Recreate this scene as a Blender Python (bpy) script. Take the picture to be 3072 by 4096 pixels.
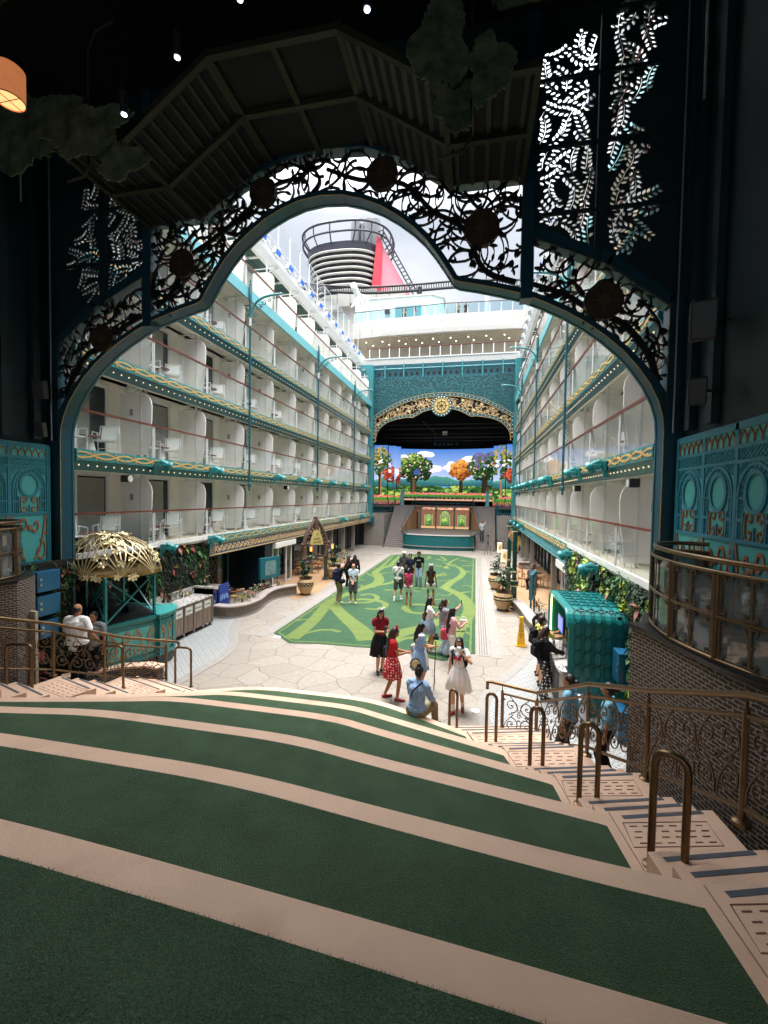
import bpy, bmesh, math, random
from math import sin, cos, pi, radians, sqrt, atan2, hypot
from mathutils import Vector, Matrix
random.seed(7)
for o in list(bpy.data.objects): bpy.data.objects.remove(o)
SC = bpy.context.scene
COL = SC.collection
# ---------------- camera ----------------
CAM = Vector((3.247, 0.0, 4.7))
_yaw, _pit, _rol = 0.205891, -0.035136, 0.016509
_F = Vector((-sin(_yaw)*cos(_pit), cos(_yaw)*cos(_pit), sin(_pit)))
_R = Vector((cos(_yaw), sin(_yaw), 0)); _U = _R.cross(_F)
_R2 = _R*cos(_rol)+_U*sin(_rol); _U2 = -_R*sin(_rol)+_U*cos(_rol)
cd = bpy.data.cameras.new("camera"); cam = bpy.data.objects.new("camera", cd); COL.objects.link(cam)
cd.sensor_fit = 'VERTICAL'; cd.sensor_height = 36; cd.sensor_width = 27; cd.lens = 36*1746.8/4096
cd.clip_start = 0.05; cd.clip_end = 2000
cam.matrix_world = Matrix(((_R2.x,_U2.x,-_F.x,CAM.x),(_R2.y,_U2.y,-_F.y,CAM.y),(_R2.z,_U2.z,-_F.z,CAM.z),(0,0,0,1)))
SC.camera = cam
# ---------------- world / light ----------------
SUN_EL, SUN_ROT = radians(74), radians(-35)
W = bpy.data.worlds.new("World"); SC.world = W; W.use_nodes = True
nt = W.node_tree; nt.nodes.clear()
sky = nt.nodes.new('ShaderNodeTexSky'); sky.sky_type = 'NISHITA'; sky.sun_disc = False
sky.sun_elevation = SUN_EL; sky.sun_rotation = SUN_ROT; sky.air_density = 1.6; sky.dust_density = 7.0; sky.ozone_density = 1.2
tcw = nt.nodes.new('ShaderNodeTexCoord')
nz = nt.nodes.new('ShaderNodeTexNoise'); nz.inputs['Scale'].default_value = 3.2; nz.inputs['Detail'].default_value = 7
mpw = nt.nodes.new('ShaderNodeMapping'); mpw.inputs['Scale'].default_value = (1, 1, 2.2)
nt.links.new(tcw.outputs['Generated'], mpw.inputs[0]); nt.links.new(mpw.outputs[0], nz.inputs['Vector'])
crw = nt.nodes.new('ShaderNodeValToRGB'); crw.color_ramp.elements[0].position = .36; crw.color_ramp.elements[1].position = .66
crw.color_ramp.elements[0].color = (.78,.8,.85,1); crw.color_ramp.elements[1].color = (1.18,1.17,1.15,1)
nt.links.new(nz.outputs['Fac'], crw.inputs[0])
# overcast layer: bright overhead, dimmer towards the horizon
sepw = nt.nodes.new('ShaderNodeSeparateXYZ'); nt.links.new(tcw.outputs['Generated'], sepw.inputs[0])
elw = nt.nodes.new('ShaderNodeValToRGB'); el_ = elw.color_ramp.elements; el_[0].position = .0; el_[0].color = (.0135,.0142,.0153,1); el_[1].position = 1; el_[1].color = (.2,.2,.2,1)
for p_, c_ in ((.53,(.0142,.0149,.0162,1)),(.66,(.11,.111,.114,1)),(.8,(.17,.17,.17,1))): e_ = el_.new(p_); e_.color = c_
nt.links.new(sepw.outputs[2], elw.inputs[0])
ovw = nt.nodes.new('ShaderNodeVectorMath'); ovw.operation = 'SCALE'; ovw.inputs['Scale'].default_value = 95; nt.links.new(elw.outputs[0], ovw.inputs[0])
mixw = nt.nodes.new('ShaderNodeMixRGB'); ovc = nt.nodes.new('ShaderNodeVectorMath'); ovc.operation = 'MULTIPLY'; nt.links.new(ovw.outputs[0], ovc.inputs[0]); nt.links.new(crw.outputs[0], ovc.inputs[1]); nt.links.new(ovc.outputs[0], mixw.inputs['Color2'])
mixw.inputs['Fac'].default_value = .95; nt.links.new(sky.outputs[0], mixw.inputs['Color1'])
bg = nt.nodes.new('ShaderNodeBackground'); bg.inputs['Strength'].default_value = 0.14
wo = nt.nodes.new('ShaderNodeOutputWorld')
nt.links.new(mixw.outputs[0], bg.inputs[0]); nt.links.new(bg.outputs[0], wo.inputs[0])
sl = bpy.data.lights.new("sun", 'SUN'); sl.energy = 0.85; sl.angle = radians(24); sl.color = (1, .96, .9)
so = bpy.data.objects.new("sun", sl); COL.objects.link(so)
_sd = Vector((sin(SUN_ROT)*cos(SUN_EL), cos(SUN_ROT)*cos(SUN_EL), sin(SUN_EL)))
so.rotation_euler = _sd.to_track_quat('Z', 'Y').to_euler()
SC.view_settings.view_transform = 'Standard'; SC.view_settings.look = 'None'; SC.view_settings.gamma = 1
SC.view_settings.exposure = 2.06
SC.render.engine = 'CYCLES'
try:
    SC.cycles.max_bounces = 14; SC.cycles.transparent_max_bounces = 24; SC.cycles.diffuse_bounces = 10
    SC.cycles.caustics_reflective = False; SC.cycles.caustics_refractive = False
except Exception: pass

# ---------------- materials ----------------
def lin(c):
    if isinstance(c, str):
        c = [int(c[i:i+2], 16)/255 for i in (0, 2, 4)]
        return tuple(((x+.055)/1.055)**2.4 if x > .04045 else x/12.92 for x in c)+(1,)
    return tuple(c[:3])+(1,)
MATS = {}
def mat(name, col, rough=.6, metal=0., var=.1, scale=5., bump=0., bscale=None, emit=None, estr=0, spec=.5, col2=None, coat=0):
    if name in MATS: return MATS[name]
    m = bpy.data.materials.new(name); m.use_nodes = True; t = m.node_tree; b = t.nodes['Principled BSDF']
    c = lin(col); b.inputs['Roughness'].default_value = rough; b.inputs['Metallic'].default_value = metal
    b.inputs['Specular IOR Level'].default_value = spec
    if coat: b.inputs['Coat Weight'].default_value = coat; b.inputs['Coat Roughness'].default_value = .15
    b.inputs['Base Color'].default_value = c
    tc = t.nodes.new('ShaderNodeTexCoord')
    if var or col2:
        n = t.nodes.new('ShaderNodeTexNoise'); n.inputs['Scale'].default_value = scale; n.inputs['Detail'].default_value = 5
        n.inputs['Roughness'].default_value = .6
        t.links.new(tc.outputs['Object'], n.inputs['Vector'])
        r = t.nodes.new('ShaderNodeValToRGB'); r.color_ramp.elements[0].position = .3; r.color_ramp.elements[1].position = .7
        d = lin(col2) if col2 else tuple(min(1, x*(1+var)) for x in c[:3])+(1,)
        r.color_ramp.elements[0].color = c if col2 else tuple(x*(1-var) for x in c[:3])+(1,)
        r.color_ramp.elements[1].color = d
        t.links.new(n.outputs['Fac'], r.inputs[0]); t.links.new(r.outputs[0], b.inputs['Base Color'])
    if bump:
        n2 = t.nodes.new('ShaderNodeTexNoise'); n2.inputs['Scale'].default_value = bscale or scale*6; n2.inputs['Detail'].default_value = 4
        t.links.new(tc.outputs['Object'], n2.inputs['Vector'])
        bp = t.nodes.new('ShaderNodeBump'); bp.inputs['Strength'].default_value = bump; bp.inputs['Distance'].default_value = .02
        t.links.new(n2.outputs['Fac'], bp.inputs['Height']); t.links.new(bp.outputs[0], b.inputs['Normal'])
    if emit:
        b.inputs['Emission Color'].default_value = lin(emit); b.inputs['Emission Strength'].default_value = estr
    MATS[name] = m; return m
def glassmat(name, tint=(.93,.97,.96), refl=.9, rough=.02, base=.05, body=.0, bodycol=(.5,.55,.53)):
    m = bpy.data.materials.new(name); m.use_nodes = True; t = m.node_tree; t.nodes.clear()
    o = t.nodes.new('ShaderNodeOutputMaterial'); tr = t.nodes.new('ShaderNodeBsdfTransparent'); tr.inputs[0].default_value = tint+(1,)
    g = t.nodes.new('ShaderNodeBsdfGlossy'); g.inputs['Roughness'].default_value = rough; g.inputs[0].default_value = (refl,)*3+(1,)
    fr = t.nodes.new('ShaderNodeFresnel'); fr.inputs['IOR'].default_value = 1.45
    ad = t.nodes.new('ShaderNodeMath'); ad.operation = 'ADD'; ad.inputs[1].default_value = base; ad.use_clamp = True
    t.links.new(fr.outputs[0], ad.inputs[0])
    ge = t.nodes.new('ShaderNodeNewGeometry'); iv = t.nodes.new('ShaderNodeMath'); iv.operation = 'SUBTRACT'; iv.inputs[0].default_value = 1; t.links.new(ge.outputs['Backfacing'], iv.inputs[1])
    ml = t.nodes.new('ShaderNodeMath'); ml.operation = 'MULTIPLY'; t.links.new(ad.outputs[0], ml.inputs[0]); t.links.new(iv.outputs[0], ml.inputs[1])
    mx = t.nodes.new('ShaderNodeMixShader'); t.links.new(ml.outputs[0], mx.inputs[0])
    src = tr.outputs[0]
    if body:
        df = t.nodes.new('ShaderNodeBsdfDiffuse'); df.inputs[0].default_value = bodycol+(1,)
        m2 = t.nodes.new('ShaderNodeMixShader'); m2.inputs[0].default_value = body
        t.links.new(tr.outputs[0], m2.inputs[1]); t.links.new(df.outputs[0], m2.inputs[2]); src = m2.outputs[0]
    t.links.new(src, mx.inputs[1]); t.links.new(g.outputs[0], mx.inputs[2]); t.links.new(mx.outputs[0], o.inputs[0])
    MATS[name] = m; return m
# node helper for custom patterns
def nodes_of(name, rough=.6, metal=0):
    m = bpy.data.materials.new(name); m.use_nodes = True; t = m.node_tree; b = t.nodes['Principled BSDF']
    b.inputs['Roughness'].default_value = rough; b.inputs['Metallic'].default_value = metal
    MATS[name] = m
    def N(typ, **k):
        n = t.nodes.new(typ)
        for a, v in k.items():
            if hasattr(n, a) and a not in ('inputs',): setattr(n, a, v)
        return n
    return m, t, b, N
def math_n(t, op, a, b=None, clamp=False):
    n = t.nodes.new('ShaderNodeMath'); n.operation = op; n.use_clamp = clamp
    for i, v in enumerate((a, b)):
        if v is None: continue
        if isinstance(v, (int, float)): n.inputs[i].default_value = v
        else: t.links.new(v, n.inputs[i])
    return n.outputs[0]
def mix_n(t, f, a, b):
    n = t.nodes.new('ShaderNodeMixRGB')
    for i, v in enumerate((f, a, b)):
        if hasattr(v, 'type') and hasattr(v, 'is_linked'): t.links.new(v, n.inputs[i])
        elif i == 0: n.inputs[0].default_value = v
        else: n.inputs[i].default_value = lin(v)
    return n.outputs[0]
def noise_n(t, vec, scale, detail=4):
    n = t.nodes.new('ShaderNodeTexNoise'); n.inputs['Scale'].default_value = scale; n.inputs['Detail'].default_value = detail
    t.links.new(vec, n.inputs['Vector']); return n.outputs['Fac']
def ramp_n(t, f, p0, p1, c0='000000', c1='ffffff'):
    r = t.nodes.new('ShaderNodeValToRGB'); r.color_ramp.elements[0].position = p0; r.color_ramp.elements[1].position = p1
    r.color_ramp.elements[0].color = lin(c0); r.color_ramp.elements[1].color = lin(c1); t.links.new(f, r.inputs[0]); return r.outputs[0]
def bump_n(t, b, h, s=.3, d=.01):
    bp = t.nodes.new('ShaderNodeBump'); bp.inputs['Strength'].default_value = s; bp.inputs['Distance'].default_value = d
    t.links.new(h, bp.inputs['Height']); t.links.new(bp.outputs[0], b.inputs['Normal'])

TEAL = mat('teal_paint', '3a8a90', .38, var=.08, scale=2, coat=.2)
TEALD = mat('dark_teal_paint', '1c5560', .32, var=.12, scale=1.5, coat=.3)
NAVY = mat('deep_teal_blue_paint', '124252', .35, var=.15, scale=1.5)
NIGHT = mat('black_paint', '0a0c0e', .7, var=.2, scale=2)
NIGHTT = mat('blackish_teal', '0c262c', .6, var=.25, scale=1.2)
GOLD = mat('gold_paint', 'c9a566', .45, var=.12, scale=9)
GOLDM = mat('polished_gold_metal', 'c8a866', .25, 1., var=.1, scale=6)
BRONZE = mat('bronze_metal', '705a40', .34, .85, var=.18, scale=12)
BRONZEP = mat('bronze_paint', '5c4a36', .45, .3, var=.15, scale=12)
WHITE = mat('white_paint', 'e9e8e4', .4, var=.03, scale=3)
WHITEM = mat('white_steel', 'd8dada', .35, var=.05, scale=4)
CREAM = mat('cream_wall', 'f0ede4', .6, var=.05, scale=2)
GREYP = mat('pale_grey_panel', 'efeeea', .5, var=.04, scale=2)
RAILB = mat('brown_rail_wood', '6b362a', .35, var=.2, scale=14)
DARKG = mat('dark_glass_door', '202a2e', .12, var=.2, scale=1)
CURT = mat('grey_curtain', '8f8f8a', .8, var=.12, scale=10)
DECKW = mat('deck_floor_wood', 'cfc4b4', .6, var=.1, scale=5)
BLACK = mat('black_plastic', '141517', .45, var=.15, scale=8)
STEEL = mat('brushed_steel', 'b8bcc0', .3, .9, var=.08, scale=6)
BULB = mat('warm_bulb', 'fff1d0', .3, emit='ffe2b0', estr=.22)
GLASS = glassmat('clear_balcony_glass', tint=(.975,.99,.985), refl=.8, base=.0)
GLASSD = glassmat('smoked_balustrade_glass', tint=(.5,.52,.5), base=.03, rough=.03, body=.42, bodycol=(.22,.235,.23))
BLUEL = mat('blue_lens', '1e5fd0', .2, var=.2, emit='1c62e0', estr=.25)
SKIN = mat('skin', 'c99674', .55, var=.05, spec=.3)
SKIND = mat('tan_skin', 'a8714f', .55, var=.05, spec=.3)
HAIR = mat('black_hair', '17110f', .45, var=.3, scale=30)
HAIRB = mat('brown_hair', '35201a', .45, var=.3, scale=30)

# ---------------- mesh builder ----------------
class MB:
    def __init__(s): s.v = []; s.f = []; s.c = []
    def add(s, vs, fs, col=None):
        n = len(s.v); s.v += [tuple(v) for v in vs]; s.f += [tuple(i+n for i in f) for f in fs]
        s.c += [col]*len(fs); return s
    def box(s, x0, y0, z0, x1, y1, z1, M=None):
        vs = [Vector(p) for p in ((x0,y0,z0),(x1,y0,z0),(x1,y1,z0),(x0,y1,z0),(x0,y0,z1),(x1,y0,z1),(x1,y1,z1),(x0,y1,z1))]
        if M: vs = [M@v for v in vs]
        return s.add(vs, [(3,2,1,0),(4,5,6,7),(0,1,5,4),(1,2,6,5),(2,3,7,6),(3,0,4,7)])
    def cbox(s, c, d, M=None, rz=0):
        c = Vector(c); m = Matrix.Translation(c)@Matrix.Rotation(rz, 4, 'Z')
        if M: m = M@m
        return s.box(-d[0]/2,-d[1]/2,-d[2]/2,d[0]/2,d[1]/2,d[2]/2,m)
    def bar(s, p, q, w, h=None, up=(0,0,1)):
        p = Vector(p); q = Vector(q); d = q-p; L = d.length
        if L < 1e-6: return s
        h = h or w; z = d.normalized(); x = Vector(up).cross(z)
        if x.length < 1e-3: x = Vector((1,0,0)).cross(z)
        if x.length < 1e-3: x = Vector((0,1,0)).cross(z)
        x.normalize(); y = z.cross(x)
        m = Matrix(((x.x,y.x,z.x,p.x),(x.y,y.y,z.y,p.y),(x.z,y.z,z.z,p.z),(0,0,0,1)))
        return s.box(-w/2,-h/2,0,w/2,h/2,L,m)
    def prism(s, poly, a, b, plane='xy'):
        # poly in plane coordinates, extruded from a to b along the third axis
        def mp(u, v, t):
            return {'xy':(u,v,t),'xz':(u,t,v),'yz':(t,u,v)}[plane]
        n = len(poly); vs = [mp(u,v,a) for u,v in poly]+[mp(u,v,b) for u,v in poly]
        fs = [tuple(range(n))[::-1], tuple(range(n,2*n))]+[(i,(i+1)%n,(i+1)%n+n,i+n) for i in range(n)]
        return s.add(vs, fs)
    def strip(s, A, B, a, b, plane='xy'):
        # band between polylines A and B (same length), extruded a..b
        for i in range(len(A)-1): s.prism([A[i],A[i+1],B[i+1],B[i]], a, b, plane)
        return s
    def tube(s, pts, r, n=8, closed=False, caps=True):
        pts = [Vector(p) for p in pts]; m = len(pts)
        if m < 2: return s
        rs = r if isinstance(r, (list, tuple)) else [r]*m
        vs = []; up = None
        for i, p in enumerate(pts):
            if closed: d = pts[(i+1)%m]-pts[i-1]
            else: d = pts[min(i+1,m-1)]-pts[max(i-1,0)]
            if d.length < 1e-9: d = Vector((0,0,1))
            d.normalize()
            if up is None:
                up = Vector((0,0,1)) if abs(d.z) < .9 else Vector((1,0,0))
            x = up.cross(d)
            if x.length < 1e-4: x = Vector((0,1,0)).cross(d)
            x.normalize(); y = d.cross(x); up = y
            for k in range(n):
                a = 2*pi*k/n; vs.append(p+(x*cos(a)+y*sin(a))*rs[i])
        fs = []
        for i in range(m if closed else m-1):
            j = (i+1)%m
            for k in range(n): fs.append((i*n+k, i*n+(k+1)%n, j*n+(k+1)%n, j*n+k))
        if caps and not closed: fs += [tuple(range(n))[::-1], tuple((m-1)*n+k for k in range(n))]
        return s.add(vs, fs)
    def lathe(s, prof, c=(0,0,0), n=20, sy=1., caps=True, fold=0, nf=12, M=None):
        vs = []
        for i, (r, z) in enumerate(prof):
            fz = fold*(i/max(1,len(prof)-1))
            for k in range(n):
                a = 2*pi*k/n; rr = r*(1+fz*cos(nf*a))
                v = Vector((c[0]+rr*cos(a), c[1]+rr*sin(a)*sy, c[2]+z)); vs.append(M@v if M else v)
        m = len(prof); fs = []
        for i in range(m-1):
            for k in range(n): fs.append((i*n+k, i*n+(k+1)%n, (i+1)*n+(k+1)%n, (i+1)*n+k))
        if caps: fs += [tuple(range(n))[::-1], tuple((m-1)*n+k for k in range(n))]
        return s.add(vs, fs)
    def ball(s, c, r, n=10, m=7, M=None):
        r = (r,)*3 if isinstance(r, (int, float)) else r
        vs = []; c = Vector(c)
        for i in range(1, m):
            t = pi*i/m
            for k in range(n):
                a = 2*pi*k/n; v = Vector((r[0]*sin(t)*cos(a), r[1]*sin(t)*sin(a), r[2]*cos(t)))
                vs.append(c+(M@v if M else v))
        tp = Vector((0,0,r[2])); bt = Vector((0,0,-r[2]))
        vs += [c+(M@tp if M else tp), c+(M@bt if M else bt)]
        fs = []
        for i in range(m-2):
            for k in range(n): fs.append((i*n+k, (i+1)*n+k, (i+1)*n+(k+1)%n, i*n+(k+1)%n))
        T = (m-1)*n; fs += [(T, k, (k+1)%n) for k in range(n)]+[(T+1, (m-2)*n+(k+1)%n, (m-2)*n+k) for k in range(n)]
        return s.add(vs, fs)
    def cap(s, p, q, r0, r1, n=10):
        # tapered limb with round ends
        p = Vector(p); q = Vector(q); d = (q-p)
        if d.length < 1e-5: return s.ball(p, r0)
        u = d.normalized(); pts = []; rs = []
        for a in (85, 60, 30): pts.append(p-u*r0*sin(radians(a))); rs.append(r0*cos(radians(a)))
        pts.append(p); rs.append(r0); pts.append(q); rs.append(r1)
        for a in (30, 60, 85): pts.append(q+u*r1*sin(radians(a))); rs.append(r1*cos(radians(a)))
        return s.tube(pts, rs, n)
    def poly(s, pts, col=None):
        return s.add(pts, [tuple(range(len(pts)))], col)
    def build(s, name, m, parent=None, smooth=False, world=True, bevel=0, voxel=0, label=None, wrinkle=0):
        me = bpy.data.meshes.new(name)
        off = parent_loc(parent) if (parent and world) else Vector((0,0,0))
        me.from_pydata([(v[0]-off.x, v[1]-off.y, v[2]-off.z) for v in s.v] if off.length else s.v, [], s.f); me.update()
        if isinstance(m, (list, tuple)):
            for q in m: me.materials.append(q)
            for pl, c in zip(me.polygons, s.c): pl.material_index = c or 0
        else: me.materials.append(m)
        o = bpy.data.objects.new(name, me); COL.objects.link(o)
        if parent: o.parent = parent
        if voxel:
            md = o.modifiers.new('r', 'REMESH'); md.mode = 'VOXEL'; md.voxel_size = voxel; md.use_smooth_shade = True
            m2 = o.modifiers.new('s', 'SMOOTH'); m2.iterations = 2; m2.factor = .5
            bake(o)
            if wrinkle:
                from mathutils import noise as _n
                nn = [v.normal.copy() for v in o.data.vertices]
                for v, q in zip(o.data.vertices, nn):
                    c = v.co; f = _n.noise(Vector((c.x*11+5, c.y*11, c.z*17+c.x*6)))+.6*_n.noise(Vector((c.x*26, c.y*26+3, c.z*12)))
                    v.co = c+q*wrinkle*f
        else:
            bm = bmesh.new(); bm.from_mesh(me); bmesh.ops.recalc_face_normals(bm, faces=bm.faces); bm.to_mesh(me); bm.free()
            if bevel:
                md = o.modifiers.new('b', 'BEVEL'); md.width = bevel; md.segments = 2; md.limit_method = 'ANGLE'; md.angle_limit = radians(40)
        if smooth:
            for p in o.data.polygons: p.use_smooth = True
            try: o.data.set_sharp_from_angle(angle=radians(45))
            except Exception: pass
        if label: o['label'] = label
        return o
def parent_loc(p):
    v = Vector((0,0,0))
    while p: v = v+p.location; p = p.parent
    return v
def bake(o):
    dg = bpy.context.evaluated_depsgraph_get(); dg.update()
    me = bpy.data.meshes.new_from_object(o.evaluated_get(dg)); old = o.data
    mats = [m for m in old.materials]
    o.modifiers.clear(); o.data = me
    if not me.materials:
        for m in mats: me.materials.append(m)
    for p in me.polygons: p.use_smooth = True
    bpy.data.meshes.remove(old)
def thing(name, label, cat, loc=(0,0,0), group=None, kind=None, rz=0):
    o = bpy.data.objects.new(name, None); COL.objects.link(o); o.location = loc; o.rotation_euler = (0,0,rz)
    o.empty_display_size = .1
    return tag(o, label, cat, group, kind)
def tag(o, label=None, cat=None, group=None, kind=None):
    if label: o['label'] = label
    if cat: o['category'] = cat
    if group: o['group'] = group
    if kind: o['kind'] = kind
    return o
def copy_tree(o, parent=None):
    c = o.copy(); COL.objects.link(c)
    if parent: c.parent = parent
    for ch in list(o.children): copy_tree(ch, c)
    return c
def ordw(i): return ['first','second','third','fourth','fifth','sixth','seventh','eighth','ninth','tenth','eleventh','twelfth'][i]
def arcpts(cx, cy, r, a0, a1, n=12, ry=None):
    ry = ry or r
    return [(cx+r*cos(radians(a0+(a1-a0)*i/n)), cy+ry*sin(radians(a0+(a1-a0)*i/n))) for i in range(n+1)]
def spiral(cx, cy, r, a0, turns, d=1, n=22, inner=.12):
    return [(cx+r*(1-(1-inner)*(i/n))*cos(a0+d*2*pi*turns*i/n), cy+r*(1-(1-inner)*(i/n))*sin(a0+d*2*pi*turns*i/n)) for i in range(n+1)]
def bez(p0, p1, p2, p3=None, n=10):
    o = []
    for i in range(n+1):
        t = i/n
        if p3 is None: o.append(tuple((1-t)**2*a+2*t*(1-t)*b+t*t*c for a,b,c in zip(p0,p1,p2)))
        else: o.append(tuple((1-t)**3*a+3*t*(1-t)**2*b+3*t*t*(1-t)*c+t**3*d for a,b,c,d in zip(p0,p1,p2,p3)))
    return o
def smoothline(pts, n=6):
    o = []
    P = [pts[0]]+list(pts)+[pts[-1]]
    for i in range(1, len(P)-2):
        for k in range(n):
            t = k/n
            o.append(tuple(.5*((2*b)+(-a+c)*t+(2*a-5*b+4*c-d)*t*t+(-a+3*b-3*c+d)*t**3) for a,b,c,d in zip(P[i-1],P[i],P[i+1],P[i+2])))
    o.append(tuple(pts[-1])); return o
class Flat:
    """flat ornament on a plane: origin o, axes u,v, thickness t along normal"""
    def __init__(s, o, u, v, t=.01, warp=None):
        s.o = Vector(o); s.u = Vector(u); s.v = Vector(v); s.n = s.u.cross(s.v).normalized(); s.t = t; s.mb = MB(); s.k = 0; s.warp = warp
    def P(s, a, b, t):
        if s.warp: return s.warp(a, b, t)
        return s.o+s.u*a+s.v*b+s.n*t
    def lift(s):
        s.k = (s.k+1) % 7; return s.t+s.k*.0004*max(1, s.t/.01)
    def ribbon(s, pts, w, w1=None):
        m = len(pts)
        if m < 2: return s
        t = s.lift(); L = []; R = []
        for i in range(m):
            a = pts[max(i-1,0)]; b = pts[min(i+1,m-1)]; dx, dy = b[0]-a[0], b[1]-a[1]; l = hypot(dx,dy) or 1
            if callable(w): ww = w(i/(m-1))/2
            else: ww = (w+((w1 if w1 is not None else w)-w)*i/(m-1))/2
            L.append((pts[i][0]-dy/l*ww, pts[i][1]+dx/l*ww)); R.append((pts[i][0]+dy/l*ww, pts[i][1]-dx/l*ww))
        vs = []
        for i in range(m): vs += [s.P(*L[i],0), s.P(*R[i],0), s.P(*L[i],t), s.P(*R[i],t)]
        fs = []
        for i in range(m-1):
            a = 4*i; b = a+4; fs += [(a+2,a+3,b+3,b+2),(a,b,b+1,a+1),(a,a+2,b+2,b),(a+1,b+1,b+3,a+3)]
        fs += [(0,1,3,2),(4*m-4,4*m-2,4*m-1,4*m-3)]
        s.mb.add(vs, fs); return s
    def shape(s, pts):
        t = s.lift(); n = len(pts)
        vs = [s.P(*p,0) for p in pts]+[s.P(*p,t) for p in pts]
        s.mb.add(vs, [tuple(range(n))[::-1], tuple(range(n,2*n))]+[(i,(i+1)%n,(i+1)%n+n,i+n) for i in range(n)]); return s
    def leaf(s, x, y, a, l, w):
        p = []
        for i in range(7):
            t = i/6; p.append((t*l, w/2*sin(pi*t)**.8*(1-.25*t)))
        for i in range(5, 0, -1):
            t = i/6; p.append((t*l, -w/2*sin(pi*t)**.8*(1-.25*t)))
        return s.shape([(x+u*cos(a)-v*sin(a), y+u*sin(a)+v*cos(a)) for u,v in p])
    def disc(s, x, y, r, n=14): return s.shape([(x+r*cos(2*pi*i/n), y+r*sin(2*pi*i/n)) for i in range(n)])
    def flower(s, x, y, r, n=5, a0=0):
        m = n*6
        return s.shape([(x+r*(.72+.28*cos(n*2*pi*i/m))*cos(a0+2*pi*i/m), y+r*(.72+.28*cos(n*2*pi*i/m))*sin(a0+2*pi*i/m)) for i in range(m)])
def inpoly(x, y, P):
    c = False; j = len(P)-1
    for i in range(len(P)):
        if (P[i][1] > y) != (P[j][1] > y) and x < (P[j][0]-P[i][0])*(y-P[i][1])/(P[j][1]-P[i][1])+P[i][0]: c = not c
        j = i
    return c
def clip_runs(pts, P):
    runs = []; cur = []
    for p in pts:
        if inpoly(p[0], p[1], P): cur.append(p)
        else:
            if len(cur) > 2: runs.append(cur)
            cur = []
    if len(cur) > 2: runs.append(cur)
    return runs
def scrollwork(F, P, n, s0, s1, w, rng, leaves=True, flowers=0, vine=False):
    """random tangle of scrolling vines, clipped to polygon P"""
    xs = [p[0] for p in P]; ys = [p[1] for p in P]
    k = 0; tries = 0; cen = []
    while k < n and tries < n*20:
        tries += 1
        x = rng.uniform(min(xs), max(xs)); y = rng.uniform(min(ys), max(ys))
        if not inpoly(x, y, P) or any(hypot(x-a_, y-b_) < s0*.8 for a_, b_ in cen): continue
        cen.append((x, y))
        k += 1; r = rng.uniform(s0, s1); a = rng.uniform(0, 2*pi); d = rng.choice((-1, 1))
        if rng.random() < .55: pts = spiral(x, y, r, a, rng.uniform(.45, 1.0), d, 20, rng.uniform(.2, .8))
        else:
            # S curve
            L = r*2.6; pts = []; px, py, th = x, y, a; cur = rng.uniform(.8, 2.2)/r*d
            for i in range(20):
                pts.append((px, py)); px += cos(th)*L/20; py += sin(th)*L/20; th += cur*L/20; cur *= .94
                if i == 10 and rng.random() < .5: cur = -cur
        for run in clip_runs(pts, P):
            F.ribbon(run, w*rng.uniform(.8, 1.5) if vine else w*rng.uniform(.7, 1.4), w*.5)
            if vine:
                for q, sc in ((len(run)-2, 1.2), (len(run)//2, 1.)):
                    if q < 1 or rng.random() < .35: continue
                    th = atan2(run[q+1][1]-run[q][1], run[q+1][0]-run[q][0])+(0 if sc > 1 else rng.choice((-1,1))*.9)
                    F.leaf(run[q][0], run[q][1], th, .13*sc, .05*sc)
                continue
            if leaves:
                for q in range(3, len(run)-1, 8):
                    th = atan2(run[q+1][1]-run[q][1], run[q+1][0]-run[q][0])+rng.choice((-1,1))*rng.uniform(.5, 1.1)
                    F.leaf(run[q][0], run[q][1], th, w*rng.uniform(2.2, 4), w*rng.uniform(1.0, 1.5))
    for q in range(flowers):
        for _ in range(20):
            x = rng.uniform(min(xs), max(xs)); y = rng.uniform(min(ys), max(ys))
            if inpoly(x, y, P): F.flower(x, y, w*rng.uniform(1.8, 3), 5, rng.uniform(0, 6)); break
def text_part(body, size, M, m, parent, depth=.003, name='lettering'):
    cu = bpy.data.curves.new(name, 'FONT'); cu.body = body; cu.size = size; cu.extrude = depth; cu.align_x = 'CENTER'; cu.align_y = 'CENTER'
    o = bpy.data.objects.new(name, cu); COL.objects.link(o)
    dg = bpy.context.evaluated_depsgraph_get(); dg.update(); me = bpy.data.meshes.new_from_object(o.evaluated_get(dg))
    bpy.data.objects.remove(o); me.transform(M); me.materials.clear(); me.materials.append(m)
    if parent:
        me.transform(Matrix.Translation(-parent_loc(parent)))
    o = bpy.data.objects.new(name, me); COL.objects.link(o)
    if parent: o.parent = parent
    return o
def frameM(o, u, v):
    u = Vector(u).normalized(); v = Vector(v).normalized(); n = u.cross(v)
    return Matrix(((u.x,v.x,n.x,o[0]),(u.y,v.y,n.y,o[1]),(u.z,v.z,n.z,o[2]),(0,0,0,1)))
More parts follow.
